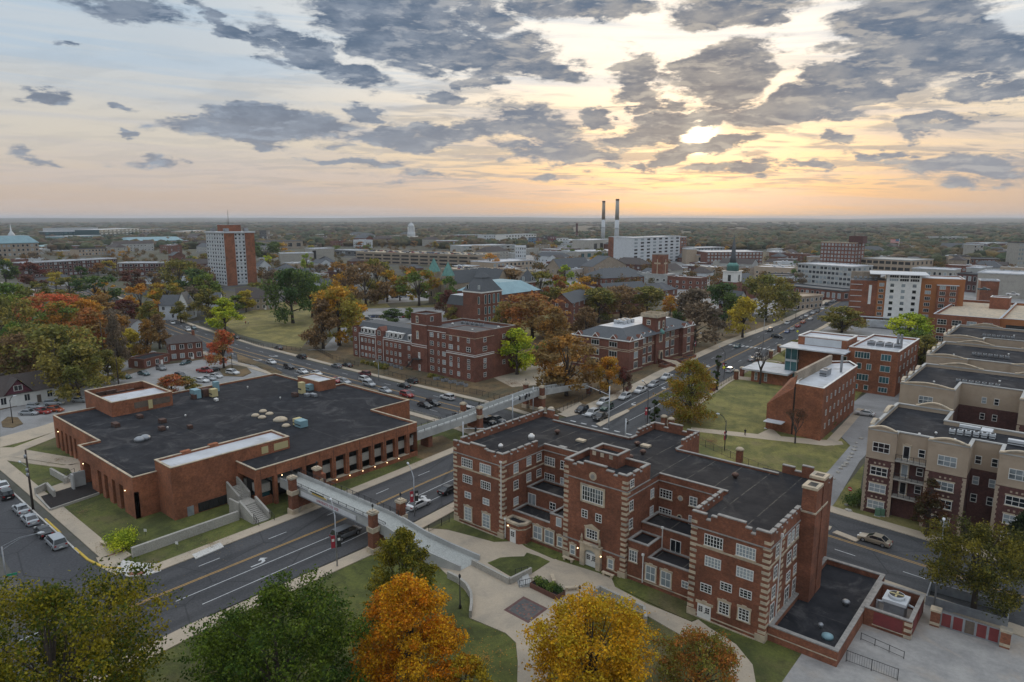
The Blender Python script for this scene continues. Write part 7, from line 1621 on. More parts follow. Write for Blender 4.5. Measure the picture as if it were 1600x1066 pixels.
for px, py, pt, w, c, s, wh in [
 # lawn and street trees, near to far
 (885, 618, 520, 88, 'copper', 'round', 'between the dormitory and the banded hall'), (808, 585, 512, 66, 'yellow-green', 'egg', 'at the right end of the dormitory'), (832, 528, 458, 104, 'rust', 'broad', 'above the dormitory end, at the lawn'),
 (950, 612, 556, 40, 'orange', 'round', 'in front of the banded hall'), (974, 615, 572, 22, 'dark red', 'egg', 'at the near corner of the banded hall'), (900, 500, 440, 52, 'amber', 'round', 'behind the banded hall'),
 (935, 505, 448, 60, 'olive', 'round', 'behind the banded hall'), (970, 500, 446, 70, 'brown', 'broad', 'behind the banded hall'), (1010, 498, 446, 60, 'olive', 'round', 'behind the banded hall'), (1047, 492, 460, 26, 'orange', 'round', 'behind the banded hall'),
 (1085, 538, 448, 78, 'grey-brown', 'egg', 'right of the banded hall'), (1130, 505, 440, 58, 'dark green', 'round', 'left of the white church steeple'), (1160, 528, 462, 46, 'golden', 'egg', 'in front of the white church steeple'),
 (1196, 500, 428, 66, 'olive', 'broad', 'right of the white church steeple'), (1225, 492, 440, 40, 'olive', 'round', 'right of the white church steeple'), (1060, 520, 480, 26, 'dark green', 'round', 'right of the banded hall'),
 (1315, 520, 478, 60, 'olive', 'round', 'in front of the hotel'), (1416, 545, 486, 64, 'yellow-green', 'round', 'in front of the hotel'), (1440, 590, 520, 46, 'olive', 'round', 'behind the science building'), (1430, 560, 515, 40, 'green', 'round', 'behind the science building'), (1475, 520, 490, 26, 'dark green', 'round', 'in front of the hotel'),
 (1245, 552, 530, 22, 'olive', 'round', 'beside the science building corner'),
 # lawn between the streets, left of the dormitory
 (458, 505, 418, 70, 'dark green', 'broad', 'on the dry lawn above the cross street'), (488, 496, 425, 48, 'green', 'broad', 'on the dry lawn above the cross street'), (530, 540, 445, 76, 'amber', 'round', 'left of the dormitory'), (505, 545, 465, 52, 'brown', 'egg', 'left of the dormitory'), (545, 520, 455, 44, 'olive', 'egg', 'left of the dormitory'),
 (352, 518, 464, 46, 'yellow-green', 'egg', 'at the fence of the dry lawn'), (350, 576, 514, 42, 'red', 'egg', 'in the lot island behind the auditorium'), (385, 488, 452, 28, 'golden', 'egg', 'at the top of the dry lawn'), (370, 490, 460, 24, 'green', 'egg', 'at the top of the dry lawn'),
 (655, 478, 418, 56, 'two-tone orange', 'round', 'beyond the campus drive'), (605, 472, 420, 40, 'amber', 'round', 'beyond the campus drive'), (572, 478, 410, 58, 'brown', 'broad', 'beyond the campus drive'), (590, 470, 402, 44, 'olive', 'round', 'beyond the campus drive'), (702, 482, 432, 34, 'green', 'round', 'beside the old brick hall'),
 (700, 498, 452, 34, 'dark red', 'egg', 'beside the old brick hall'), (712, 505, 476, 32, 'olive', 'round', 'beside the old brick hall'), (640, 500, 480, 16, 'green', 'round', 'in the lot behind the dormitory'), (613, 505, 482, 34, 'dark green', 'round', 'in the lot behind the dormitory'),
 (800, 470, 418, 60, 'brown', 'round', 'behind the slate clock turret'), (845, 475, 422, 50, 'olive', 'round', 'behind the slate clock turret'), (785, 465, 425, 36, 'amber', 'round', 'behind the slate clock turret'), (882, 450, 414, 30, 'yellow-green', 'egg', 'behind the slate clock turret'), (765, 425, 396, 30, 'orange', 'round', 'in front of the beige garages'), (915, 470, 432, 36, 'amber', 'round', 'behind the slate clock turret'),
 # residential quarter on the left
 (90, 612, 505, 120, 'olive', 'broad', 'over the houses left of the auditorium'), (40, 615, 520, 70, 'brown', 'broad', 'over the houses left of the auditorium'), (125, 625, 535, 80, 'olive', 'round', 'over the houses left of the auditorium'), (60, 590, 500, 76, 'olive', 'round', 'over the houses left of the auditorium'), (150, 560, 478, 72, 'rust', 'egg', 'over the houses left of the auditorium'),
 (12, 560, 460, 80, 'olive', 'broad', 'in the leafy quarter at the left edge'), (20, 520, 440, 66, 'green', 'round', 'in the leafy quarter at the left edge'), (75, 525, 455, 78, 'red', 'broad', 'in the leafy quarter at the left edge'), (112, 512, 458, 56, 'red', 'round', 'in the leafy quarter at the left edge'), (100, 535, 470, 60, 'two-tone orange', 'round', 'in the leafy quarter at the left edge'),
 (45, 500, 450, 50, 'olive', 'round', 'in the leafy quarter at the left edge'), (135, 520, 464, 46, 'orange', 'round', 'in the leafy quarter at the left edge'), (160, 505, 458, 50, 'copper', 'round', 'in the leafy quarter at the left edge'), (152, 480, 430, 56, 'dark green', 'broad', 'in the leafy quarter at the left edge'), (110, 470, 432, 40, 'olive', 'round', 'in the leafy quarter at the left edge'),
 (186, 580, 484, 30, 'grey-brown', 'egg', 'behind the lot left of the auditorium'), (203, 562, 512, 42, 'golden', 'egg', 'behind the lot left of the auditorium'), (232, 560, 498, 34, 'copper', 'egg', 'behind the lot left of the auditorium'), (222, 500, 444, 52, 'two-tone orange', 'round', 'in front of the maroon dormitory'), (250, 545, 490, 34, 'brown', 'egg', 'behind the lot left of the auditorium'),
 (195, 505, 466, 40, 'dark red', 'round', 'in front of the maroon dormitory'), (180, 530, 480, 40, 'grey-brown', 'round', 'behind the lot left of the auditorium'), (262, 478, 440, 44, 'amber', 'round', 'by the white gabled house'), (245, 480, 452, 26, 'golden', 'round', 'by the white gabled house'), (300, 492, 448, 44, 'grey-brown', 'egg', 'by the white gabled house'), (325, 498, 450, 46, 'olive', 'egg', 'by the white gabled house'), (283, 505, 470, 26, 'olive', 'egg', 'by the white gabled house'),
 (50, 450, 408, 40, 'dark red', 'egg', 'at the left end of the maroon dormitory'), (88, 452, 424, 22, 'golden', 'round', 'in front of the maroon dormitory'), (128, 445, 415, 22, 'dark green', 'egg', 'in front of the maroon dormitory'), (208, 455, 420, 36, 'dark red', 'round', 'in front of the maroon dormitory'), (10, 445, 405, 34, 'dark green', 'round', 'at the left end of the maroon dormitory'),
 (240, 460, 425, 34, 'brown', 'round', 'in front of the maroon dormitory'), (280, 455, 404, 50, 'olive', 'broad', 'beside the tall tower'), (305, 470, 418, 50, 'dark green', 'round', 'beside the tall tower'), (325, 475, 425, 36, 'green', 'round', 'beside the tall tower'), (318, 455, 415, 36, 'brown', 'round', 'beside the tall tower'),
 (268, 618, 585, 44, 'red', 'round', 'at the back edge of the auditorium'), (295, 612, 588, 34, 'olive', 'round', 'at the back edge of the auditorium'),
 (430, 462, 420, 34, 'grey-brown', 'round', 'right of the tall tower'), (530, 450, 408, 36, 'copper', 'round', 'right of the blue house'), (500, 440, 412, 24, 'grey-brown', 'round', 'right of the blue house'), (415, 410, 376, 46, 'dark green', 'broad', 'right of the tall tower'), (437, 408, 378, 34, 'amber', 'round', 'right of the tall tower'),
 (480, 425, 396, 18, 'yellow-green', 'round', 'in front of the windowless theatre'), (550, 460, 425, 36, 'brown', 'round', 'right of the blue house'), (418, 420, 398, 14, 'yellow-green', 'round', 'right of the tall tower'),
 (868, 548, 478, 60, 'copper', 'round', 'on the lawn behind the tall dormitory'), (790, 520, 470, 44, 'olive', 'round', 'on the lawn behind the tall dormitory'), (852, 578, 530, 40, 'green', 'egg', 'at the right end of the dormitory'), (915, 530, 476, 40, 'brown', 'egg', 'behind the banded hall'),
 (870, 470, 430, 40, 'rust', 'round', 'behind the slate clock turret'), (985, 478, 440, 44, 'olive', 'round', 'behind the banded hall'), (540, 470, 425, 36, 'amber', 'round', 'right of the blue house'), (625, 470, 430, 30, 'olive', 'egg', 'beyond the campus drive'),
 (400, 470, 440, 30, 'olive', 'round', 'at the top of the dry lawn'), (330, 470, 440, 34, 'olive', 'round', 'by the white gabled house'), (60, 480, 440, 40, 'olive', 'round', 'in the leafy quarter at the left edge'), (185, 550, 490, 40, 'copper', 'round', 'behind the lot left of the auditorium'), (170, 600, 545, 44, 'olive', 'round', 'over the houses left of the auditorium'),
 (110, 590, 515, 60, 'amber', 'egg', 'over the houses left of the auditorium'), (30, 575, 500, 50, 'green', 'egg', 'over the houses left of the auditorium'), (235, 520, 470, 36, 'olive', 'egg', 'by the white gabled house'), (165, 470, 440, 34, 'amber', 'round', 'in front of the maroon dormitory'), (1245, 600, 545, 1, 'brown', 'round', 'x')]:
 if wh != 'x': tree(px, py, pt, w, c, s, wh, v=int(px) % 3)
# far town trees
q = random.Random(77)
zones = [((0, 200), (372, 432), 26, 'in the far left town'), ((200, 330), (385, 430), 12, 'in the far left town'), ((440, 640), (368, 400), 26, 'beyond the windowless theatre'), ((640, 900), (372, 392), 24, 'in front of the distant apartments'),
         ((860, 980), (395, 425), 10, 'among the tan gabled roofs'), ((1075, 1240), (380, 400), 16, 'at the edge of the town woods'), ((1200, 1330), (395, 470), 10, 'among the downtown roofs'), ((1340, 1600), (372, 396), 26, 'at the right edge of town')]
for (x0, x1), (y0, y1), n, wh in zones:
 for i in range(n):
  px = q.uniform(x0, x1); py = q.uniform(y0, y1); d = math.hypot(*G(px, py)); mp = d/1067; h = q.uniform(9, 15); 
  tree(px, py, py-h/mp*.98, q.uniform(9, 15)/mp, q.choice(['olive', 'olive', 'brown', 'dark green', 'green', 'grey-brown', 'copper', 'rust', 'amber', 'golden']), q.choice(['round', 'broad', 'egg']), wh, v=i % 3, det=0)
flush_trees()

# big foreground trees
def big_tree(label, px, py, ptop, wpx, colr, seed, n, leaf, shape='round', base=.2, nb=60, cat='tree', hs=1.0, sparse=1.0, pal=None, limbs=9):
 x, y = G(px, py); H = HT(px, py, ptop); d = math.hypot(x, y); slant = math.hypot(d, CAM_H-H*.7); W = wpx*slant/1067
 cm, tm = make_tree(seed, H, W/2*.80, base, shape, n, leaf, nb, limbs, sparse)
 r = thing('tree', label, cat, (x, y, 0)); a, b = pal or PAL[colr]
 for nm, me in (('trunk', tm), ('crown', cm)): o = part(nm, me, r); o.color = (*a, 1); o['c2'] = [*b, 1.0]
 return r
big_tree('bright orange tree in the foreground, left of the curved plaza wall', 640, 1095, 893, 180, 'orange', 11, 36000, .27, 'egg', .16, 110, pal=((.60, .22, .008), (.60, .33, .012)))
big_tree('golden yellow tree in the foreground, over the plaza path', 922, 1110, 935, 204, 'golden', 12, 42000, .27, 'broad', .14, 130, pal=((.62, .33, .012), (.50, .36, .02)))
big_tree('yellow-green tree beside the footbridge ramp', 632, 985, 818, 122, 'olive', 13, 24000, .26, 'egg', .12, 90, pal=((.13, .14, .018), (.28, .23, .02)))
big_tree('large dark green tree at the bottom, right of the avenue', 440, 1150, 915, 262, 'green', 14, 52000, .28, 'broad', .15, 150, pal=((.045, .090, .010), (.10, .145, .012)))
big_tree('large olive tree in the bottom left corner over the street corner', 105, 1190, 912, 300, 'olive', 15, 50000, .30, 'broad', .2, 150, sparse=.9, pal=((.070, .10, .008), (.24, .20, .010)))
big_tree('small orange tree at the bottom edge between the orange tree and the lawn path', 720, 1120, 1025, 95, 'orange', 16, 12000, .27, 'round', .2, 50, pal=((.52, .24, .014), (.42, .3, .02)))
big_tree('thin reddish tree beside the curving path at the bottom', 1090, 1095, 985, 135, 'brown', 17, 13000, .24, 'round', .12, 90, sparse=1.1, pal=((.42, .16, .03), (.20, .19, .03)))
big_tree('dark olive tree by the service yard gate on the right', 1520, 962, 822, 150, 'olive', 18, 20000, .30, 'broad', .28, 90, sparse=.95, pal=((.075, .08, .018), (.19, .16, .02)))
big_tree('amber and green tree on the lawn beside the street, nearest the signal', 1077, 657, 560, 106, 'amber', 24, 19000, .38, 'egg', .06, 90, pal=((.36, .20, .022), (.22, .22, .03)))
big_tree('thin rusty tree in front of the large apartment block', 1447, 838, 745, 50, 'copper', 19, 4500, .34, 'egg', .2, 34, sparse=1.1, pal=((.12, .05, .022), (.07, .055, .02)))
big_tree('dark evergreen tree at the right edge below the apartment block', 1592, 880, 798, 52, 'green', 20, 7000, .36, 'cone', .1, 34, pal=((.020, .034, .012), (.035, .05, .014)))
big_tree('green shrubby tree in the courtyard of the second apartment block', 1572, 672, 632, 56, 'green', 21, 5000, .4, 'round', .1, 30, pal=((.06, .085, .014), (.11, .13, .018)))
big_tree('dark green tree in the courtyard between the apartment blocks', 1535, 668, 628, 60, 'dark green', 22, 5000, .4, 'round', .1, 30)
big_tree('green bush in the gap between the first two apartment blocks', 1495, 662, 640, 28, 'green', 23, 2500, .35, 'round', .05, 20)
for px, py, pt, lab, sd in ((1187, 600, 520, 'bare grey tree on the lawn beside the brick piers', 5), (1242, 693, 630, 'bare brown tree in front of the wedge building', 9)):
 x, y = G(px, py); H = HT(px, py, pt); bm_, tips = bare_tree(sd, H*1.0, 4); r = thing('tree', lab, 'tree', (x, y, 0)); part('trunk', bm_, r)
 if sd == 9: o = part('crown', leaves_mesh(3, [(t[0], t[1], t[2], .5, .4) for t in tips[::3]], 900, .25), r); o.color = (.12, .055, .03, 1); o['c2'] = [.1, .06, .03, 1.]
x, y = G(1120, 610); r = thing('tree', 'narrow columnar green tree by the street lamp', 'tree', (x, y, 0)); cm, tm = make_tree(41, HT(1120, 610, 548), 1.0, .1, 'column', 3500, .3, 24)
for nm, me in (('trunk', tm), ('crown', cm)): o = part(nm, me, r); o.color = (.03, .06, .014, 1); o['c2'] = [.05, .08, .015, 1.]
x, y = G(1022, 665); r = thing('tree', 'small green street tree behind the notched parapet', 'tree', (x, y, 0)); cm, tm = make_tree(42, HT(1022, 665, 622), 1.3, .1, 'column', 2500, .3, 20)
for nm, me in (('trunk', tm), ('crown', cm)): o = part(nm, me, r); o.color = (.03, .055, .014, 1); o['c2'] = [.045, .07, .015, 1.]

# shrubs and bushes
def bush(label, loc, rx, rz, colr, seed, n=900, leaf=.22, name='shrub', cat='shrub', ry=None):
 q = random.Random(seed); ry = ry or rx
 b = [(q.uniform(-.6, .6)*rx, q.uniform(-.6, .6)*ry, rz*q.uniform(.35, .65), min(rx, ry)*q.uniform(.35, .6), rz*.42) for _ in range(10)]
 o = part(name, leaves_mesh(seed, b, n, leaf), None, (*loc, 0)); a, c = PAL[colr]; o.color = (*a, 1); o['c2'] = [*c, 1.0]; tag(o, label, cat); return o
bush('round yellow-green bush at the end of the long concrete wall', G(197, 856), 2.6, 2.6, 'yellow-green', 1, 4500, .26)
bush('dark green bush at the corner of the large apartment block', G(1345, 790), 2.8, 2.6, 'dark green', 2, 4200, .28)
for i, (px, py) in enumerate(((1293, 668), (1303, 657), (1312, 646), (1320, 636))): o = bush('%s dark shrub from the near end along the right wall of the wedge building' % ORD[i], G(px, py), 1.6, 1.9, 'dark green', 30+i, 1200, .28); o['group'] = 'dark shrubs along the wedge building'
for i, t in enumerate((-1.6, -.5, .6, 1.7)):
 a = pl.rotation_euler.z; o = bush('%s leafy shrub from the left in the rusty planter' % ORD[i], (pl.location.x+t*math.cos(a), pl.location.y+t*math.sin(a)), .85, 1.1, 'dark green' if i % 2 else 'green', 40+i, 700, .2); o.location.z = .6; o['group'] = 'shrubs in the planter'
bush('small dark shrub on the plaza beside the golden tree', G(842, 985), .7, .9, 'dark green', 50, 600, .16)
bush('dark green shrub at the left end of the narrow plaza path', G(1230, 558), 2.2, 1.8, 'olive', 51, 900, .3); bush('brown shrub by the white pavilion', G(1222, 570), 1.8, 1.2, 'brown', 52, 600, .3)
hd = bush('long low hedge on the bank below the dormitory wing', (-186, 143.5), 14, 1.5, 'olive', 53, 5000, .4, 'hedge', 'hedge', ry=2.0)
hd2 = bush('low hedge below the fire stair of the dormitory', (-156, 145), 6, 1.0, 'olive', 54, 1800, .4, 'hedge', 'hedge', ry=1.6)

def litter(name, label, spots, n, pal, leaf=.22, seed=1):
 g = np.random.default_rng(seed); P = []
 for (px, py, r) in spots:
  x, y = G(px, py); k = n//len(spots); a = g.uniform(0, 6.283, k); rr = np.abs(g.normal(0, .55, k))*r; P += [(x+np.cos(t)*q_, y+np.sin(t)*q_) for t, q_ in zip(a, rr)]
 m = MB()
 for x, y in P:
  a = g.uniform(0, 6.28); c, s_ = math.cos(a)*leaf*.5, math.sin(a)*leaf*.5; z = .2+g.uniform(0, .03); m.face([(x-c, y-s_, z), (x+s_*.6, y-c*.6, z), (x+c, y+s_, z), (x-s_*.6, y+c*.6, z)])
 o = m.add(name, surf(name+'_colour', pal, tuple(v*.6 for v in pal), 1.5, .9)); tag(o, label, 'leaves', kind='stuff')
litter('fallen_leaves', 'orange leaves fallen under the foreground trees', [(640, 1040, 7), (560, 1000, 6), (760, 1030, 5), (930, 1040, 8), (980, 990, 6), (1090, 1040, 6), (500, 960, 7)], 1500, (.42, .22, .03), .2, 2)
litter('fallen_leaves', 'brown leaves fallen on the lawns beyond the signal', [(1077, 660, 9), (1040, 680, 7), (1110, 690, 6), (885, 625, 9), (800, 600, 7), (840, 535, 10), (960, 615, 7)], 2200, (.20, .095, .035), .35, 3)
litter('fallen_leaves', 'tan leaves scattered over the auditorium lawns', [(130, 800, 6), (180, 850, 4), (90, 720, 8), (330, 850, 7), (640, 720, 7), (1150, 640, 12), (1180, 720, 12)], 2000, (.24, .16, .07), .2, 4)

# small crowns all over the roofs of the town: too many to count
def town_trees():
 g = np.random.default_rng(9); B = []; pal = []
 q = random.Random(5)
 for (x0, x1, y0, y1, n) in ((0, 330, 372, 440, 90), (405, 560, 372, 450, 60), (560, 900, 374, 440, 90), (900, 1240, 378, 455, 90), (1240, 1600, 378, 430, 80)):
  c = 0; t = 0
  while c < n and t < n*30:
   t += 1; px, py = q.uniform(x0, x1), q.uniform(y0, y1); x, y = G(px, py)
   if any(math.hypot(x-o[0], (y-o[1])) < max(o[2], o[3])*.55+4 for o in spots): continue
   if any(abs(y-a[1]) < 40 and abs(x-a[0]) < 17 for a in COLL): continue
   h = q.uniform(6, 12); c += 1
   for k in range(4): B.append((x+q.uniform(-2.5, 2.5), y+q.uniform(-2.5, 2.5), h*q.uniform(.45, .8), q.uniform(2, 3.2), q.uniform(1.8, 2.8)))
 o = part('town_trees', leaves_mesh(6, B, 90000, 1.15, name='town_trees')); o.color = (.10, .085, .025, 1); o['c2'] = [.20, .105, .03, 1.]; tag(o, 'scattered small autumn trees among the distant roofs of the town', 'trees', kind='stuff')

# the woods beyond the town: one mass
def woods():
 g = np.random.default_rng(4); base = bmesh.new(); bmesh.ops.create_icosphere(base, subdivisions=2, radius=1.0)
 bv = np.array([v.co[:] for v in base.verts]); bf = np.array([[v.index for v in f.verts] for f in base.faces]); base.free(); nv, nf = len(bv), len(bf)
 pts = []
 def sc(n, r0, r1, a0, a1, s0, s1, ok=None):
  c = 0
  while c < n:
   a = g.uniform(a0, a1); u = g.random(); r = (r0**.6+(r1**.6-r0**.6)*u)**(1/.6)
   if ok and not ok(a, r): c += 1; continue
   ang = math.radians(90)+YAW-math.radians(a); s = g.uniform(s0, s1)*(1+r/5200.0); pts.append((r*math.cos(ang), r*math.sin(ang), s)); c += 1
 sc(2600, 780, 1700, -6, 46, 5, 9, lambda a, r: r > 1150 if a < 22 else r > 860)
 sc(2600, 1250, 2200, -44, 46, 6, 10, lambda a, r: mnoise.noise(Vector((a*.2, r*.003, 0))) > -.35)
 sc(5200, 1900, 7000, -44, 46, 9, 17, lambda a, r: mnoise.noise(Vector((a*.25, r*.0012, 5))) > -.3)
 P = np.array(pts); N = len(P); V = np.empty((N, nv, 3)); C = np.empty((N, nv, 4), np.float32)
 cols = 1.25*np.array([(.038, .044, .018), (.050, .046, .022), (.066, .048, .024), (.026, .038, .016), (.080, .056, .020), (.058, .036, .020), (.032, .042, .020)])
 for i in range(N):
  ph = g.uniform(0, 6, 3); sh = 1+.22*np.sin(bv[:, 0]*5+ph[0])*np.cos(bv[:, 1]*4+ph[1])+.18*np.sin(bv[:, 2]*6+ph[2])+g.normal(0, .07, nv); s = P[i, 2]; hz = min(s*1.25, 11)*g.uniform(.7, 1.15)
  V[i, :, 0] = P[i, 0]+bv[:, 0]*sh*s; V[i, :, 1] = P[i, 1]+bv[:, 1]*sh*s; gz = max(0, (math.hypot(P[i, 0], P[i, 1])-5000)/130)*.3; V[i, :, 2] = gz+hz*.55+bv[:, 2]*sh*hz*.6
  c = cols[g.integers(len(cols))]*g.uniform(.75, 1.3); C[i, :, :3] = c*(1+g.normal(0, .12, (nv, 1))); C[i, :, 3] = 1
 F_ = (bf[None]+np.arange(N)[:, None, None]*nv).reshape(-1, 3).astype(np.int32)
 me = bpy.data.meshes.new('woods'); me.vertices.add(N*nv); me.vertices.foreach_set('co', V.reshape(-1)); me.loops.add(F_.size); me.loops.foreach_set('vertex_index', F_.reshape(-1)); me.polygons.add(len(F_)); me.polygons.foreach_set('loop_start', np.arange(0, F_.size, 3, dtype=np.int32)); me.update(calc_edges=True)
 ca = me.color_attributes.new('tone', 'FLOAT_COLOR', 'POINT'); ca.data.foreach_set('color', np.clip(C, 0, 1).reshape(-1))
 m, T, b = material('woods_foliage'); at = T.n('ShaderNodeAttribute', attribute_name='tone'); tc = T.n('ShaderNodeTexCoord').outputs['Object']
 n = T.noise(tc, .22, 4, .8); cc = T.mix(1.0, at.outputs['Color'], T.mix(T.ss(n, .35, .65), (.5, .5, .5), (1.5, 1.5, 1.4)), 'MULTIPLY'); T.l(cc, b.inputs['Base Color']); b.inputs['Roughness'].default_value = 1.0
 me.materials.append(m); o = part('woods', me); tag(o, 'brown and olive autumn woods stretching to the horizon beyond the town', 'woods', kind='stuff')
woods()

# ------------------------------------------------------------------ houses and churches
def house(label, px0, py0, px1, py1, h, ridge, depth, wall, roof, cat='house', axis='x', wins=3, floors=2, gable=None, hip=0.0, fr='white', gm='glass', chim=False, h_is_base=True):
 a, b = G(px0, py0), G(px1, py1); L = math.dist(a, b); rz = math.atan2(b[1]-a[1], b[0]-a[0])
 r = thing(cat.replace(' ', '_'), label, cat, (a[0], a[1], 0), rz)
 shell(r, rect(0, L, 0, depth), 0, h, wall)
 if ridge > h: gable_roof(r, 0, L, 0, depth, h, ridge, roof, axis, .4, gable or wall, hip)
 else: ring(rect(0, L, 0, depth), h, h+.4, .05, .25).add('parapet', MT[wall], r); m = MB(); m.sheet(rect(.1, L-.1, .1, depth-.1), h+.02); m.add('roof', MT[roof], r)
 fh = h/floors
 for k in range(floors):
  for i in range(wins): swin(r, 'S', L*(i+.5)/wins, 0, fh*k+fh*.3, min(1.3, L/wins*.5), fh*.48, gm, fr, 2)
  n = max(1, int(depth/5))
  for i in range(n): swin(r, 'E', depth*(i+.5)/n, L, fh*k+fh*.3, 1.1, fh*.48, gm, fr, 2); swin(r, 'W', depth*(i+.5)/n, 0, fh*k+fh*.3, 1.1, fh*.48, gm, fr, 2)
 d = MB(); d.box(L*.5-.5+L*.17, L*.5+.5+L*.17, -.05, 0, 0, min(2.1, h*.6)); d.add('door', MT['white' if wall not in ('white', 'siding') else 'wood'], r)
 if chim: c = MB(); c.box(L*.75, L*.75+.9, depth*.4, depth*.4+.9, h*.8, ridge+1.2); c.add('chimney', MT['brick'], r)
 return r
hs = house('white cottage with a maroon gambrel gable and dark brown roof at the left edge', -12, 642, 96, 622, 3.6, 7.8, 11, 'white', 'shingle', axis='x', wins=3, floors=1, gable='maroon')
m = MB(); m.face([(3, -.1, 3.5), (9.5, -.1, 3.5), (6.3, -.1, 7.2)]); m.face([(9.9, -.6, 3.3), (6.3, -.6, 7.5), (6.3, 5.5, 7.5), (9.9, 5.5, 3.3)], 1); m.face([(6.3, -.6, 7.5), (2.6, -.6, 3.3), (2.6, 5.5, 3.3), (6.3, 5.5, 7.5)], 1); m.add('front_gable', [MT['maroon'], MT['shingle']], hs); swin(hs, 'S', 6.3, -.12, 4.3, 1.9, 1.3, 'glass', 'white', 2)
house('small brown-roofed garage behind the white cottage', -6, 598, 42, 592, 2.6, 4.2, 6, 'wood', 'shingle', 'garage', wins=1, floors=1)
house('grey shed roof and pale wall beside the wooden fence', 88, 613, 118, 608, 2.4, 3.8, 6, 'siding', 'roof_g', 'shed', wins=1, floors=1)
house('house with a dark red metal roof half hidden at the left edge', -30, 548, 20, 540, 3, 5.5, 8, 'wood', 'redp', wins=2, floors=1)
of = house('two-storey red brick office with a hipped brown roof and chimney behind the lot', 266, 565, 318, 560, 6.4, 8.6, 11, 'brick_m', 'shingle', 'building', wins=4, floors=2, hip=3.5, chim=True)
house('one-storey brick annex with two small square windows beside the brick office', 226, 577, 266, 567, 3.0, 2.9, 7, 'brick_m', 'roof2', 'building', wins=3, floors=1)
house('white clapboard house behind golden trees left of the brick office', 192, 545, 246, 535, 6.5, 10.5, 10, 'siding', 'shingle', wins=3, floors=2, axis='y')
vh = house('tall pale Victorian house with steep grey gables in the leafy quarter', 250, 500, 292, 500, 7.5, 12, 11, 'siding', 'slate', wins=3, floors=2)
m = MB(); m.face([(9, -.4, 6.5), (15, -.4, 6.5), (12, -.4, 13.5)]); m.face([(15.3, -.7, 6.3), (12, -.7, 13.8), (12, 6, 13.8), (15.3, 6, 6.3)], 1); m.face([(12, -.7, 13.8), (8.7, -.7, 6.3), (8.7, 6, 6.3), (12, 6, 13.8)], 1); m.add('front_gable', [MT['white'], MT['slate']], vh)
house('pale grey house in the trees right of the Victorian house', 312, 488, 345, 487, 7, 10, 10, 'siding', 'slate', wins=3, floors=2)
house('long dark-roofed community house with stone arches above the dry lawn', 371, 486, 436, 483, 6.5, 12, 16, 'brick_t', 'shingle', 'building', wins=7, floors=2)
house('brown-roofed house behind the two dark trees on the dry lawn', 462, 476, 520, 470, 6, 9, 11, 'brick_m', 'shingle', wins=4, floors=2)
house('blue clapboard house with white porch right of the tower', 424, 439, 446, 438, 6.5, 10, 10, 'bluehouse', 'slate', wins=3, floors=2)
house('grey Victorian house right of the tower', 405, 428, 424, 427, 7, 12, 10, 'siding', 'slate', wins=3, floors=2, axis='y')
house('dark grey house just left of the tall tower', 300, 448, 326, 447, 7, 11, 10, 'siding', 'shingle', wins=3, floors=2)
house('white hip-roofed house in front of the maroon dormitory wing', 245, 445, 275, 442, 5, 9, 12, 'siding', 'slate', wins=3, floors=1, hip=4)
house('low white house with grey hip roof in front of the maroon dormitory', 77, 447, 103, 447, 3.5, 8, 14, 'white', 'slate', wins=3, floors=1, hip=4)
house('brown mansion with white porch behind the tower', 285, 428, 330, 427, 9, 13, 12, 'brick_d', 'shingle', wins=5, floors=2)
house('row house with a pale porch right of the blue house', 452, 436, 500, 434, 5, 8, 10, 'brick_t', 'slate', wins=4, floors=1)
house('grey cottage behind the dark tree', 500, 452, 525, 450, 4, 7, 9, 'siding', 'slate', wins=2, floors=1)
house('low white roofed building among parked cars at the far left', 24, 470, 66, 462, 4, 4, 18, 'brick_t', 'roof_w', 'building', wins=4, floors=1)
house('beige flat-roofed building at the left edge', -30, 462, 18, 455, 6, 6, 20, 'brick_t', 'pale_conc', 'building', wins=4, floors=2)
house('small white house at the left edge beside the teal-roofed block', -10, 425, 20, 424, 5, 8, 12, 'siding', 'slate', wins=3, floors=1)
# old hall with turret and blue-green roofs
oh = thing('old_hall', 'old brown brick hall with slate turret, tall paired windows and blue-green roofs', 'building', (*G(753, 512), 0))
def oldhall(r):
 B = 'brick_m'; Z = HT(753, 512, 458)
 shell(r, rect(-12, 0, 0, 14), 0, Z, B); ring(rect(-12, 0, 0, 14), Z-.2, Z+.4, .3, .2).add('cornice', MT['white'], r)
 prism_roof(r, rect(-12.2, .2, -.2, 14.2), rect(-8.4, -3.6, 4.4, 9.6), Z+.4, Z+6.5, 'slate'); prism_roof(r, rect(-8.8, -3.2, 4.0, 10), rect(-6.1, -5.9, 6.9, 7.1), Z+6.5, Z+9.5, 'slate', None, 'spire')
 shell(r, rect(-24, -12, 1, 14), 0, Z-7.0, B); prism_roof(r, rect(-24.2, -12, .8, 14.2), rect(-22.8, -12, 2.2, 13), Z-7, Z-2.5, 'slate', 'roof_w')
 shell(r, rect(-30, -.4, 14, 44), 0, Z-2, B); prism_roof(r, rect(-30.4, 0, 14, 44.4), rect(-22, -8, 22, 38), Z-2, Z+2.8, 'bluemetal')
 for z, h in ((1.5, 3.0), (6, 3.4), (10.8, 4.2)):
  for y in (2.6, 5.2, 8.4, 11.4, 17, 21, 25, 29, 34, 39):
   if z+h < Z-(0 if y < 14 else 2.3): swin(r, 'E', y, 0 if y < 14 else -.4, z, 1.2, h, 'glass_t', 'white', 1)
  swin(r, 'S', -1.8, 0, z, 1.0, h*.8, 'glass_t', 'white', 1)
 for x, y, f in ((-9.6, 0, 'S'), (-2.2, 0, 'S')): swin(r, f, x, .6, Z+1.0, 1.2, 2.2, 'glass', 'white', 1)
oldhall(oh)
ct = thing('clock_turret', 'slender brick turret with a steep slate cap above the orange trees', 'turret', (*G(824, 482), 0)); Zt = HT(824, 482, 441)
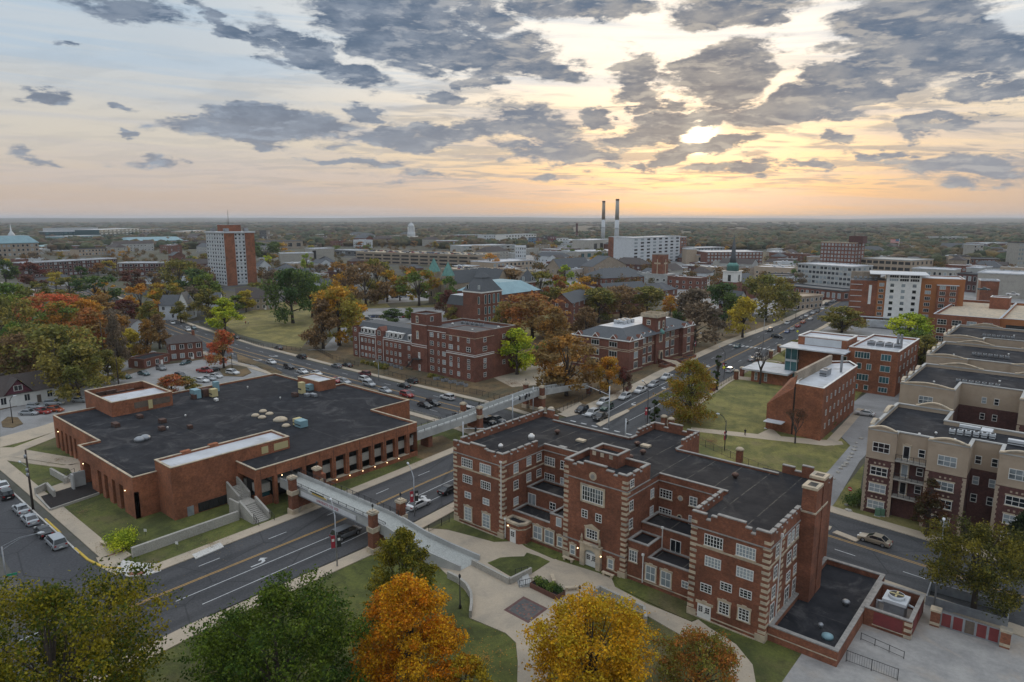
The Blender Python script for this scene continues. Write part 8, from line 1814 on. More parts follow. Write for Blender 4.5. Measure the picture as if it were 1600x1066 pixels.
shell(ct, rect(-3.2, 3.2, -3.2, 3.2), 0, Zt, 'brick_m'); ring(rect(-3.2, 3.2, -3.2, 3.2), Zt, Zt+.7, .5, .3).add('cornice', MT['pale_conc'], ct); prism_roof(ct, rect(-3.6, 3.6, -3.6, 3.6), rect(-.15, .15, -.15, .15), Zt+.7, HT(824, 482, 421), 'slate', None, 'spire')
for f in 'SE':
 swin(ct, f, 0, 3.2 if f == 'E' else -3.2, Zt-4.5, 1.3, 3.2, 'glass_b', 'white', 1); swin(ct, f, 0, 3.5 if f == 'E' else -3.5, Zt+1.2, 1.4, 2.0, 'glass', 'white', 1)
ch = thing('stone_church', 'pinkish stone church with two green copper spires behind the trees', 'church', (*G(690, 474), 0))
def church1(r):
 for x, zt in ((-6, HT(690, 474, 425)), (6, HT(690, 474, 430))):
  shell(r, rect(x-2.6, x+2.6, -2.6, 2.6), 0, zt, 'brick_t', 'tower'); prism_roof(r, rect(x-2.8, x+2.8, -2.8, 2.8), rect(x-.1, x+.1, -.1, .1), zt, zt+8, 'copper', None, 'spire')
 shell(r, rect(-4, 6, 2.6, 34), 0, 12, 'brick_t'); gable_roof(r, -4, 6, 2.6, 34, 12, 19, 'slate', 'y', .3, 'brick_t'); shell(r, rect(6, 26, 20, 32), 0, 12, 'brick_t'); gable_roof(r, 6, 26, 20, 32, 12, 20, 'slate', 'x', .3, 'brick_t')
 for z in (4, 10): swin(r, 'S', -6, -2.6, z, 1.2, 3, 'glass', 'stone', 1); swin(r, 'S', 6, -2.6, z, 1.2, 3, 'glass', 'stone', 1)
church1(ch)
ws_ = thing('steeple_church', 'brick church with a white belfry, green copper collar and slender dark spire', 'church', (*G(1142, 470), 0))
def church2(r):
 Z = lambda y: HT(1142, 470, y)
 shell(r, rect(-14, 6, 8, 34), 0, 9, 'brick_m'); gable_roof(r, -14, 6, 8, 34, 9, 15, 'slate', 'y', .5, 'brick_m'); shell(r, rect(-4.6, 4.6, -4.6, 4.6), 0, Z(440), 'brick_m', 'tower_base')
 shell(r, rect(-4.2, 4.2, -4.2, 4.2), Z(441), Z(424), 'white', 'belfry'); ring(rect(-4.4, 4.4, -4.4, 4.4), Z(424), Z(423), .4, .3).add('cornice', MT['white'], r)
 m = MB(); m.lathe(0, 0, [(3.6, Z(423)), (3.5, Z(416)), (3.9, Z(415.5)), (2.2, Z(410.5))], 8); m.add('copper_collar', MT['copper'], r); m = MB(); m.lathe(0, 0, [(2.2, Z(410.5)), (1.5, Z(400)), (.1, Z(366))], 8); m.add('spire', MT['slate'], r)
 for f, s in (('S', -1), ('E', 1)): swin(r, f, 0, s*4.25, Z(439), 2.0, Z(429)-Z(439), 'dark', 'white', 1)
church2(ws_)
hs = house('small white-gabled chapel in front of the steeple church', 1148, 492, 1172, 490, 5, 12, 12, 'brick_m', 'slate', 'chapel', wins=2, floors=1, axis='y', gable='white')
cx = thing('cross_tower', 'tall plain brick tower with a pale cross on its front, among grey church roofs', 'tower', (*G(1030, 446), 0)); zt = HT(1030, 446, 398)
shell(cx, rect(-4.6, 4.6, -4, 4), 0, zt, 'brick'); ring(rect(-4.6, 4.6, -4, 4), zt, zt+.4, .05, .4).add('coping', MT['coping'], cx)
for f in 'SE':
 k = -4 if f == 'S' else 4.6; m = MB(); m.box(-.3, .3, -.2, 0, zt*.35, zt*.86); m.box(-2.6, 2.6, -.2, 0, zt*.7, zt*.75); m.add('cross', MT['stone'], cx, (0, k, 0) if f == 'S' else (k, 0, 0), RZ[f])
house('long brick church hall with a wide slate hip roof, left of the cross tower', 942, 450, 1016, 446, 7, 13, 30, 'brick_m', 'slate', 'church hall', wins=8, floors=1, hip=10)
house('gabled brick church wing in front of the cross tower', 1015, 447, 1056, 443, 6, 12, 16, 'brick_m', 'slate', 'church hall', wins=4, floors=1, axis='y')
house('low building with a blue-grey roof in front of the church roofs', 1012, 468, 1058, 462, 4.5, 8.5, 18, 'brick_m', 'roof_g', 'building', wins=4, floors=1, hip=5)
house('brick building with small white dormer behind the banded hall roof', 893, 514, 930, 500, 12, 16, 10, 'brick_m', 'slate', 'building', wins=5, floors=4)
house('brick hall glimpsed between the trees behind the banded hall', 948, 492, 1012, 486, 12, 16, 12, 'brick_m', 'slate', 'building', wins=6, floors=3)
house('tan building with three steep gables in the centre distance', 876, 438, 925, 434, 9, 17, 18, 'brick_t', 'slate', 'building', wins=7, floors=2)
house('tan building with a gabled end beside the white apartments', 925, 438, 978, 434, 11, 19, 14, 'brick_t', 'slate', 'building', wins=7, floors=2, axis='y')
house('diner with a red roof right of the amber trees', 911, 440, 935, 440, 3, 5, 8, 'white', 'red', 'building', wins=3, floors=1)

spots = []
# ------------------------------------------------------------------ blocks of the town, placed by their roof edge
def fb(label, xl, yl, xr, yr, h, depth, wall, roof, floors=3, n=8, gm='glass', fr='white', cat='building', top=None, side=True, bars=1, ww=.5):
 a, b = G(xl, yl, h), G(xr, yr, h); L = math.dist(a, b); rz = math.atan2(b[1]-a[1], b[0]-a[0])
 r = thing(cat.replace(' ', '_'), label, cat, (a[0], a[1], 0), rz); shell(r, rect(0, L, 0, depth), 0, h, wall)
 ring(rect(0, L, 0, depth), h, h+.7, .25, .4).add('parapet', MT[top or roof], r); m = MB(); m.sheet(rect(.2, L-.2, .2, depth-.2), h+.05); m.add('roof', MT[roof], r)
 fh = h/floors if floors else 0; ns = max(1, min(5, int(depth/6))) if side else 0
 while floors*(n+ns) > 96: n -= 1
 for k in range(floors):
  for i in range(n): swin(r, 'S', L*(i+.5)/n, 0, fh*k+fh*.28, L/n*ww, fh*.5, gm, fr, bars)
  for i in range(ns): swin(r, 'E', depth*(i+.5)/ns, L, fh*k+fh*.28, depth/ns*.4, fh*.5, gm, fr, bars)
 r['L'] = L; c, s_ = math.cos(rz), math.sin(rz); spots.append((a[0]+c*L/2-s_*depth/2, a[1]+s_*L/2+c*depth/2, L, depth)); return r
def deck_cars(r, h, depth, n, where, seed):
 q = random.Random(seed); L = r['L']; lst = []; tot = {}; seen = {}
 for i in range(n):
  for j in range(2):
   if q.random() < .3: continue
   k = (q.choice(['white', 'white', 'silver', 'black', 'grey', 'red', 'blue']), q.choice(['sedan', 'suv', 'hatch'])); lst.append((L*(i+.5)/n, depth*(.16+.42*j), k)); tot[k] = tot.get(k, 0)+1
 for x, y, k in lst:
  seen[k] = seen.get(k, -1)+1; c, s_ = math.cos(r.rotation_euler.z), math.sin(r.rotation_euler.z)
  far_car(k[1], k[0], r.location.x+x*c-y*s_, r.location.y+x*s_+y*c, h+.06, r.rotation_euler.z+R(90), '%s %s on %s' % (k[0], KN[k[1]], where)+(', %s of %d from left' % (ordn(seen[k]), tot[k]) if tot[k] > 1 else ''), 'cars on '+where)
fb('long maroon brick dormitory with a white top storey, on the left', 35, 412, 182, 404.5, 12.5, 16, 'brick_d', 'roof_w', 4, 20, 'glass', 'white', cat='dormitory')
fb('maroon brick wing with a pale flat roof, right end of the long dormitory', 184, 412, 257, 411.5, 11, 18, 'brick_d', 'roof_w', 3, 9, 'glass', 'white', cat='dormitory')
t = fb('beige block with a teal metal roof and small spire at the far left', -60, 383, 60, 380, 17, 40, 'brick_t', 'bluemetal', 3, 16); L = t['L']; prism_roof(t, rect(-1, L+1, -1, 41), rect(8, L-8, 8, 32), 17.7, 27, 'bluemetal'); m = MB(); m.lathe(L*.72, 20, [(5, 26), (3, 30), (1, 33), (.1, 43)], 8); m.add('spire', MT['siding'], t)
fb('long teal glass hospital block with a white roof in the far left distance', 70, 362.5, 155, 361.5, 20, 60, 'glass_t', 'siding', 3, 12, 'glass_t', 'siding'); fb('upper pale storey of the teal glass hospital block', 86, 357, 153, 356, 26, 40, 'siding', 'roof_w', 1, 8, 'glass_b', 'siding')
fb('teal glass tower block with stepped white roof in the far left distance', 155, 359.5, 218, 357, 24, 50, 'glass_t', 'siding', 4, 10, 'glass_b', 'siding'); fb('low teal building in front of the glass hospital block', 98, 370, 158, 368, 13, 40, 'bluemetal', 'siding', 2, 9, 'glass_t', 'siding')
fb('low wing with a teal roof beside the beige block', 64, 386, 106, 382, 8, 26, 'brick_t', 'bluemetal', 2, 7); fb('cream hall with a slate roof in the left distance', 122, 390, 172, 388, 9, 18, 'stucco', 'slate', 2, 10)
t = fb('long hall with a pale teal barrel roof left of the tower', 200, 378, 286, 376, 9, 50, 'brick_t', 'bluemetal', 1, 8, 'glass_t'); prism_roof(t, rect(-1, t['L']+1, -1, 51), rect(4, t['L']-4, 18, 32), 9.7, 16, 'bluemetal')
fb('tan flat block left of the tower top, near the horizon', 222, 359, 262, 358, 16, 30, 'brick_t', 'roof_w', 3, 7); fb('tan block touching the left side of the tower top', 286, 362, 321, 360, 15, 30, 'brick_t', 'roof_w', 3, 7); fb('low dark glass block left of the tower', 262, 372, 318, 371, 10, 30, 'glass_t', 'siding', 2, 8, 'glass_t', 'siding')
fb('dark block just right of the tower top', 405, 361, 416, 361, 26, 20, 'roof_g', 'roof_g', 3, 3); fb('long beige block with grey roof right of the tower', 405, 378, 473, 377, 12, 46, 'brick_t', 'roof_g', 1, 5, side=False)
t = fb('low windowless concrete theatre', 438, 397, 490, 396, 11, 24, 'concrete', 'roof_w', 0, 0); m = MB(); m.box(t['L'], t['L']+3, 2, 10, 0, 14); m.add('dark_slit', MT['dark'], t)
fb('tall windowless concrete stage block right of the low theatre', 492, 389.5, 522, 388.5, 15, 24, 'concrete', 'roof_w', 0, 0)
fb('long low grey roofs right of the theatre', 523, 391, 560, 392, 7, 22, 'roof_g', 'roof_w', 1, 4)
def pgarage(label, xl, yl, xr, yr, h, depth, seed, where):
 r = fb(label, xl, yl, xr, yr, h, depth, 'brick_t', 'stone', 0, 0, cat='parking garage'); L = r['L']; n = int(L/12)
 for k in range(3):
  for i in range(n): m = MB(); m.box(L*i/n+1.4, L*(i+1)/n-1.2, -.15, 0, h*.08+k*h*.31, h*.08+k*h*.31+h*.15); m.add('opening', MT['dark'], r)
 deck_cars(r, h, depth, int(L/3.4), where, seed)
pgarage('long beige parking garage with cars on its roof in the centre distance', 556, 394, 748, 399.5, 12, 46, 1, 'the roof of the long beige garage')
pgarage('lower cream parking deck in front of the long beige garage', 690, 420.5, 800, 427, 9, 30, 2, 'the lower cream parking deck')
fb('cream building right of the parking decks', 770, 411, 832, 407, 10, 30, 'stucco', 'roof_w', 2, 10); fb('grey residential block behind the parking decks', 805, 386, 822, 386, 17, 30, 'siding', 'roof_w', 4, 5); fb('low white roofed block behind the garages', 722, 385, 806, 383, 9, 40, 'pale_conc', 'roof_w', 2, 10)
fb('brown flat block behind the beige garage', 681, 377, 722, 377, 12, 30, 'brick_m', 'roof_w', 2, 8)
fb('white apartment block at the edge of the woods', 756, 368, 790, 367.5, 18, 25, 'siding', 'roof_w', 4, 9); fb('white and brown apartment block at the edge of the woods', 790, 367.5, 838, 366, 19, 25, 'white', 'roof_w', 4, 11); fb('brown and white low apartments left of the white apartment blocks', 715, 368, 756, 367, 14, 25, 'brick_m', 'roof_w', 3, 8)
fb('slate blue mid-rise at the wood edge', 826, 372, 838, 372, 17, 22, 'bluehouse', 'roof_g', 4, 3); fb('rust brick mid-rise beside the slate blue one', 838, 372, 849, 372, 16, 22, 'brick_r', 'roof_g', 4, 3); fb('dark grey mid-rise between the rust ones', 849, 369, 856, 369, 19, 22, 'roof_g', 'roof_g', 4, 2); fb('red mid-rise left of the white slab', 856, 370, 870, 370, 18, 22, 'redp', 'roof_g', 4, 4); fb('white slab mid-rise left of the dark chimney', 870, 373, 888, 373, 15, 22, 'white', 'roof_w', 4, 4)
fb('grey flat industrial hall below the chimneys', 905, 394, 976, 392, 9, 40, 'concrete', 'roof_w', 1, 7, 'glass_t', 'metal'); fb('power plant boiler house between the two tall chimneys', 926, 376, 953, 374, 20, 30, 'concrete', 'roof_w', 1, 3, 'dark', 'metal'); fb('white roofed power plant shed left of the chimneys', 902, 376, 920, 374, 12, 30, 'siding', 'roof_w', 1, 3); fb('brown power plant wing right of the chimneys', 965, 382, 984, 381, 14, 30, 'brick_m', 'roof_w', 1, 3)
def stack(label, px, py, ptop, r0, r1, mats, cut=.55):
 r = thing('chimney_stack', label, 'chimney', (*G(px, py), 0)); Z = HT(px, py, ptop); rm = r0+(r1-r0)*cut
 m = MB(); m.tube([(0, 0, 0), (0, 0, Z*cut)], [r0, rm], 14); m.add('lower_shaft', MT[mats[0]], r); m = MB(); m.tube([(0, 0, Z*cut), (0, 0, Z-3)], [rm, r1], 14); m.add('upper_shaft', MT[mats[1]], r)
 m = MB(); m.tube([(0, 0, Z-3), (0, 0, Z)], [r1*1.06, r1*1.06], 14); m.add('rim', MT[mats[2]], r); m = MB(); m.tube([(0, 0, Z*.36), (0, 0, Z*.36+.8)], [r0*1.25]*2, 14); m.add('catwalk', MT['metal'], r)
stack('tall pale power plant chimney, left of the pair', 942, 379, 314, 4.3, 3.1, ('siding', 'brick_t', 'rust')); stack('tall pale power plant chimney, right and taller of the pair', 963, 383, 311, 4.6, 3.2, ('siding', 'concrete', 'rust')); stack('short dark chimney left of the tall pair', 901, 379, 349, 2.6, 2.1, ('brick_d', 'brick_d', 'brick_d'))
dm_ = thing('domed_tower', 'white domed tower with columns rising over the distant campus', 'tower', (*G(643, 378), 0)); Z = lambda y: HT(643, 378, y)
m = MB(); m.box(-16, 16, -12, 12, 0, Z(371)); m.box(-11, 11, -9, 9, Z(371), Z(369)); m.add('base', MT['white'], dm_); m = MB(); m.lathe(0, 0, [(8.5, Z(369)), (8.3, Z(363)), (6.8, Z(362.5)), (6.8, Z(355)), (7.2, Z(354.5)), (6.2, Z(352)), (3.5, Z(349.5)), (1, Z(348.6)), (.4, Z(345))], 12); m.add('dome', MT['siding'], dm_)
for k in range(8): a = k*math.pi/4; m = MB(); m.cyl(7.2*math.cos(a), 7.2*math.sin(a), Z(362.5), Z(355), .6, 6); m.add('column', MT['white'], dm_)
wa_ = fb('large white and pale grey apartment building with red brick ends', 989, 372.5, 1063, 369.5, 29, 24, 'siding', 'roof_w', 8, 9, 'glass', 'siding', cat='apartment building')
fb('narrow red and white stair tower at the left end of the white apartment building', 974, 371, 988, 370.5, 29, 20, 'brick', 'roof_w', 6, 2, 'glass_b', 'white'); fb('red brick end of the white apartment building', 1064, 371, 1073, 371, 27, 20, 'brick', 'roof_w', 7, 2)
fb('beige block right of the white apartment building', 1073, 390, 1089, 390, 16, 20, 'stucco', 'roof_w', 0, 0); fb('dark apartment block behind the beige block', 1088, 388, 1132, 387, 15, 24, 'roof_g', 'roof_w', 4, 9, 'glass_b', 'metal'); fb('lower beige wing below the dark apartments', 1090, 399, 1104, 399, 10, 14, 'stucco', 'roof_w', 1, 2)
fb('brown and white striped apartment block with a pale flat roof', 1105, 394.5, 1192, 394, 14, 40, 'brick_m', 'roof_w', 4, 16, 'glass_b', 'white', cat='apartment building')
fb('long grey apartment building with balconies and a white roof', 1247, 412.5, 1331, 418, 14.5, 26, 'pale_conc', 'roof_w', 4, 14, 'glass', 'metal', cat='apartment building', bars=2, ww=.7)
th = fb('tall brown brick hotel with a rooftop sign frame in the right distance', 1283, 379, 1337, 380.5, 26, 20, 'brick_m', 'roof_g', 7, 10, 'glass_b', 'white', cat='hotel', top='stone'); block(th, rect(25, 38, 5, 15), 26, 33, 'brick_d', 'roof_g', .3); m = MB(); m.cyl(28, 10, 33, 41, .2, 6); m.add('mast', MT['black'], th)
fb('low grey shingled row below the grey apartment building', 1220, 446, 1316, 456, 6, 16, 'brick_m', 'slate', 1, 12); fb('tan corner shop building beside the street in town', 1245, 466, 1286, 462, 7, 12, 'brick_t', 'stucco', 2, 6); fb('pale flat building left of the grey apartments', 1195, 430, 1232, 432, 7, 20, 'siding', 'roof_g', 1, 5)
fb('large grey hall with a bright white roof on the right', 1528, 427, 1640, 432, 15, 34, 'concrete', 'roof_w', 0, 0); fb('small brick stair tower in front of the large grey hall', 1533, 439, 1562, 440, 14, 10, 'brick', 'roof_w', 0, 0); fb('pale metal clad block left of the large grey hall', 1510, 419, 1530, 420, 15, 26, 'pale_conc', 'roof_w', 0, 0)
fb('dark brick block with white trim behind the ochre hotel', 1496, 428, 1528, 430, 12, 26, 'brick_d', 'roof_g', 2, 4); fb('white roofed long block behind the ochre hotel', 1425, 420, 1490, 423, 9, 24, 'concrete', 'roof_w', 1, 8)
fb('cream colonnaded building in the right distance', 1489, 401, 1517, 401.5, 12, 20, 'stucco', 'roof_g', 1, 4, ww=.6); fb('long brown brick block right of the cream colonnade', 1517, 405, 1563, 406, 9, 30, 'brick_m', 'roof_g', 2, 7); fb('narrow grey slab with pale windows at the right edge', 1593, 380, 1606, 380, 26, 16, 'concrete', 'roof_g', 6, 3, 'glass_b', 'metal')
fb('brown school building with a white roof edge at the edge of the woods', 1540, 381, 1588, 380.5, 12, 34, 'brick_m', 'roof_w', 2, 9); fb('pale angular block half in the woods on the right', 1463, 371, 1512, 370.5, 13, 24, 'pale_conc', 'roof_w', 2, 8); fb('grey tower block beside the school building', 1522, 383, 1537, 383, 20, 18, 'concrete', 'roof_w', 5, 3)
fb('long pale roofs with an orange panel in the right distance', 1392, 389, 1465, 391, 8, 30, 'siding', 'roof_w', 1, 9); fb('ochre gabled shop left of the pale roofs', 1338, 392, 1372, 393, 8, 24, 'ochre', 'roof_g', 1, 4); fb('beige parking deck behind the rust hotel', 1345, 404, 1424, 408, 11, 40, 'stucco', 'pale_conc', 2, 8, 'dark', 'stucco', ww=.8)
fb('wide pale flat roof below the flag', 1375, 401, 1440, 403, 8, 20, 'pale_conc', 'roof_w', 1, 7); fb('dark teal shop front in the right distance', 1455, 399, 1488, 400, 7, 16, 'glass_t', 'roof_g', 1, 5)
fl = thing('flag', 'large red, white and blue flag on a pole over the roofs on the right', 'flag', (*G(1403, 398), 0)); z0, z1 = HT(1403, 398, 380), HT(1403, 398, 374)
m = MB(); m.cyl(0, 0, 0, z1+1, .3, 6); m.add('pole', MT['siding'], fl)
m = MB()
for i in range(7): m.box(-11, -.3, -.1, .1, z0+(z1-z0)*i/7, z0+(z1-z0)*(i+1)/7, i % 2)
m.box(-4.5, -.25, -.14, .14, z0+(z1-z0)*.45, z1+.02, 2); m.add('cloth', [MT['red'], MT['white'], MT['bluehouse']], fl)
# low roofs filling the town, each a building of its own
q = random.Random(31); cnt = {}
def fill(zone, n, where, hh=(4, 10), sz=(14, 34)):
 (x0, x1), (y0, y1) = zone; lst = []
 for i in range(n*4):
  if len(lst) >= n: break
  px, py = q.uniform(x0, x1), q.uniform(y0, y1); g = G(px, py); s = q.uniform(*sz); d = q.uniform(10, 20)
  if any(abs(g[0]-o[0]) < (s+o[2])*.55 and abs(g[1]-o[1]) < (d+o[3])*.6 for o in spots): continue
  u = None
  for ln in (COLL,): 
   for a, b in zip(ln[:-1], ln[1:]):
    if min(a[1], b[1])-5 < g[1] < max(a[1], b[1])+5: t = (g[1]-a[1])/(b[1]-a[1]); u = a[0]+(b[0]-a[0])*t
  if u is not None and abs(g[0]-u) < 16+s*.5: continue
  spots.append((*g, s, d)); lst.append((px, g, s, d, q.uniform(*hh), q.choice(['brick_m', 'brick_m', 'brick_t', 'siding', 'concrete', 'stucco', 'brick_d', 'pale_conc']), q.choice(['roof_w', 'roof_w', 'roof_g', 'roof2', 'slate', 'pale_conc', 'shingle'])))
 lst.sort(key=lambda t: t[0])
 cw = {'brick_m': 'red brick', 'brick_t': 'tan', 'siding': 'pale grey', 'concrete': 'concrete', 'stucco': 'beige', 'brick_d': 'dark brick', 'pale_conc': 'off-white'}; rw = {'roof_w': 'white', 'roof_g': 'grey', 'roof2': 'black', 'slate': 'slate grey', 'pale_conc': 'pale', 'shingle': 'brown'}
 tot = {}
 for t in lst: tot[(t[5], t[6])] = tot.get((t[5], t[6]), 0)+1
 seen = {}
 for px, g, s, d, h, w, rf in lst:
  i = seen.get((w, rf), 0); seen[(w, rf)] = i+1
  lab = 'low %s building with %s roof %s' % (cw[w], rw[rf], where)+('' if tot[(w, rf)] == 1 else ', %s of %d' % (ordn(i), tot[(w, rf)]))
  r = thing('town_building', lab, 'building', (g[0], g[1], 0), q.choice([0, 0, R(90)]), 'low buildings '+where)
  shell(r, rect(-s/2, s/2, -d/2, d/2), 0, h, w)
  if rf in ('slate', 'shingle'): gable_roof(r, -s/2, s/2, -d/2, d/2, h, h+d*.28, rf, 'x', .4, w, d*.4 if q.random() < .5 else 0)
  else:
   ring(rect(-s/2, s/2, -d/2, d/2), h, h+.5, .1, .3).add('parapet', MT[w if q.random() < .5 else 'siding'], r); m = MB(); m.sheet(rect(-s/2+.1, s/2-.1, -d/2+.1, d/2-.1), h+.03); m.add('roof', MT[rf], r)
   for k in range(2): roofbox(r, q.uniform(-s*.3, s*.3), q.uniform(-d*.3, d*.3), h+.03, 1.8, 1.6, 1.3, 'siding', fan=False)
  fl_ = max(1, int(h/3.6)); nw = max(2, int(s/5))
  for k in range(fl_):
   for j in range(nw): swin(r, 'S', -s/2+s*(j+.5)/nw, -d/2, 1+k*3.4, 1.6, 1.5, 'glass', 'white', 1)
   for j in range(2): swin(r, 'E', -d/2+d*(j+.5)/2, s/2, 1+k*3.4, 1.4, 1.5, 'glass', 'white', 1)
fill(((1075, 1235), (405, 440)), 16, 'right of the white apartments'); fill(((1200, 1285), (396, 436)), 12, 'near the tall brown hotel'); fill(((1340, 1600), (386, 412)), 30, 'in the right distance', (5, 11), (18, 44))
fill(((985, 1075), (425, 455)), 7, 'around the church roofs'); fill(((560, 740), (370, 388)), 16, 'on the distant campus', (6, 14), (24, 60)); fill(((405, 560), (368, 390)), 12, 'beyond the theatre', (6, 12), (24, 60)); fill(((0, 330), (366, 400)), 26, 'in the far left distance', (5, 12), (20, 60))
fill(((740, 900), (376, 410)), 16, 'beyond the parking garages', (5, 12), (18, 44)); fill(((430, 560), (405, 440)), 8, 'around the blue house', (4, 7), (10, 18)); fill(((20, 330), (405, 432)), 10, 'behind the maroon dormitory', (4, 7), (10, 18)); fill(((1425, 1600), (408, 432)), 8, 'behind the ochre hotel', (6, 11), (18, 36))
fill(((300, 560), (412, 452)), 10, 'around the tower foot', (4, 7), (10, 18)); fill(((560, 900), (405, 445)), 12, 'below the parking garages', (5, 9), (12, 26))
town_trees()

# ------------------------------------------------------------------ street furniture
def street_lamp(label, px, py, ptop, ang, arm=2.4, banner=False, group=None, steel='metal', two=True):
 r = thing('street_lamp', label, 'street lamp', (*G(px, py), .1), ang, group); H = HT(px, py, ptop)
 m = MB(); m.tube([(0, 0, 0), (0, 0, H*.86)], [.11, .08], 8); m.add('pole', MT[steel], r)
 m = MB(); m.tube([(0, 0, H*.80), (arm*.5, 0, H*.95), (arm, 0, H)], .05, 6); m.tube([(0, 0, H*.86), (arm*.5, 0, H*.97), (arm, 0, H+.02)], .035, 6); m.add('arm', MT[steel], r)
 m = MB(); m.lathe(0, 0, [(.02, 0), (.16, .15), (.2, .5), (.12, .8), (.02, .9)], 8); o = m.add('lamp_head', MT['siding'], r, (arm-.1, 0, H)); o.rotation_euler = (0, R(90), 0)
 if banner:
  for s in ((-1, 1) if two else (1,)): m = MB(); m.box(-.03, .03, *sorted((s*.12, s*.72)), H*.32, H*.32+1.9); m.add('banner', MT['banner' if s > 0 else 'banner_k'], r); m = MB(); m.box(-.05, .05, *sorted((s*.24, s*.6)), H*.32+1.0, H*.32+1.4); m.add('banner_emblem', MT['white'], r)
 return r
street_lamp('steel street lamp with crimson banner on the near walk of the avenue, under the footbridge', 527, 886, 793, R(155), 2.6, True); street_lamp('steel street lamp with crimson banner beside the avenue, near the white car', 648, 808, 735, R(155), 3.0, True)
street_lamp('steel street lamp in front of the long dormitory wing', 592, 594, 562, R(-60), 3.2); street_lamp('tall steel street lamp by the service yard gate', 1459, 952, 818, R(100), .8); street_lamp('steel street lamp at the left edge on the side street corner', 14, 935, 842, R(60), 4.2, steel='metal')
street_lamp('black banner pole with crimson banners behind the hall roof', 1132, 705, 650, R(180), 1.6, True, steel='black', two=True); street_lamp('black lamp pole with crimson banner by the small street tree', 1011, 672, 600, R(150), 2.4, True, steel='black'); street_lamp('black lamp pole with crimson banner and yellow sign beside the columnar tree', 1131, 592, 545, R(150), 2.6, True, steel='black')
street_lamp('black lamp pole left of the street beyond the banded hall', 1085, 552, 520, R(0), 1.8, True, steel='black'); street_lamp('pale lamp pole near the white church', 1192, 540, 490, R(0), 2.4); street_lamp('black lamp pole beyond the crosswalk', 1243, 500, 462, R(180), 2.0, steel='black')
street_lamp('small lamp pole in the lot island behind the auditorium', 363, 578, 553, R(0), .6, steel='black'); street_lamp('small lamp pole in the island of the left lot', 20, 662, 620, R(60), .8, steel='black')
def plaza_lamp(label, px, py, ptop):
 r = thing('lamp_post', label, 'lamp post', (*G(px, py), .1), 0, 'black lanterns on the plaza'); H = HT(px, py, ptop)
 m = MB(); m.lathe(0, 0, [(.2, 0), (.2, .3), (.09, .5), (.06, H*.8)], 8); m.add('post', MT['black'], r); lantern(r, 0, 0, H*.76, H*.24)
plaza_lamp('black lantern post beside the curved wall, left side of the plaza', 719, 951, 898); plaza_lamp('black lantern post behind the golden tree, right side of the plaza', 905, 962, 916)
up = thing('utility_pole', 'weathered wooden utility pole by the parked cars on the side street', 'utility pole', (*G(52, 797), 0)); H = HT(52, 797, 703)
m = MB(); m.tube([(0, 0, 0), (0, 0, H)], [.2, .13], 8); m.add('pole', MT['bark'], up)
for z in (.9, .68, .6): m = MB(); m.cyl(.18, -.2, H*z-.3, H*z+.3, .2, 8); m.add('transformer_can', MT['metal'], up)
m = MB(); m.tube([(0, 0, H*.72), (-1.6, -.6, H*.78)], .04, 5); m.add('lamp_arm', MT['metal'], up); m = MB(); m.box(-2.2, -1.4, -.75, -.5, H*.77, H*.79); m.add('lamp_head', MT['siding'], up)
for px, py, pt, lab in ((186, 606, 545, 'brown wooden utility pole behind the auditorium penthouse'), (165, 585, 500, 'dark wooden utility pole among the trees left of the lot')):
 r = thing('utility_pole', lab, 'utility pole', (*G(px, py), 0)); H = HT(px, py, pt); m = MB(); m.tube([(0, 0, 0), (0, 0, H)], [.2, .13], 6); m.add('pole', MT['bark'], r); m = MB(); m.box(-1.2, 1.2, -.06, .06, H-.9, H-.75); m.add('crossarm', MT['bark'], r)
def signal(label, px, py, ptop, ang, arm=7, heads=(3, 6)):
 r = thing('traffic_signal', label, 'traffic signal', (*G(px, py), .1), ang, 'traffic signals at the intersection'); H = HT(px, py, ptop)
 m = MB(); m.cyl(0, 0, 0, H, .13, 8); m.add('pole', MT['siding'], r); m = MB(); m.tube([(0, 0, H*.78), (arm, 0, H*.88)], [.09, .05], 6); m.add('mast_arm', MT['siding'], r)
 for d in heads: m = MB(); m.box(d-.17, d+.17, -.2, .1, H*.80+d*.012-.55, H*.80+d*.012+.45, 0); m.add('signal_head', MT['black'], r)
signal('traffic signal on a pale mast arm behind the notched parapet of the hall', 801, 662, 618, R(95), 7); signal('traffic signal beside the hall roof corner nearest the footbridge', 724, 706, 660, R(20), 6.5); signal('traffic signal with arm over the queue of cars', 951, 668, 604, R(172), 7.5); signal('traffic signal at the near right corner of the intersection', 977, 690, 655, R(100), 1.2, (1,)); signal('traffic signal with red lamp at the far corner by the footbridge', 833, 645, 605, R(-70), 5)
# brick gate piers and iron fences
def gpier(label, px, py, hh=2.6):
 r = thing('brick_pier', label, 'brick pier', (*G(px, py), 0), 0, 'brick piers along the campus fences'); m = MB(); m.box(-.55, .55, -.55, .55, 0, hh); m.add('shaft', MT['brick'], r); m = MB(); m.lathe(0, 0, [(.85, hh), (.85, hh+.3), (.5, hh+.55), (.02, hh+.65)], 8); m.add('cap', MT['stone'], r)
for lab, px, py in (('first brick pier with round stone cap right of the signal corner', 1037, 668), ('second brick pier with round stone cap right of the signal corner', 1048, 672), ('brick pier with round stone cap on the lawn behind the hall roof', 1155, 722), ('brick pier by the columnar tree, nearer the viewer', 1114, 612),
     ('brick pier left of the narrow lawn path', 1150, 593), ('brick pier right of the narrow lawn path', 1159, 588), ('brick pier beyond the bare grey tree', 1184, 573), ('brick pier near the ring path', 1204, 560), ('farthest brick pier by the science building corner', 1217, 551),
     ('brick pier at the far corner of the intersection, left one', 845, 655), ('brick pier at the far corner of the intersection, right one', 861, 655), ('brick pier at the walk beside the queue of cars', 920, 615)): gpier(lab, px, py)
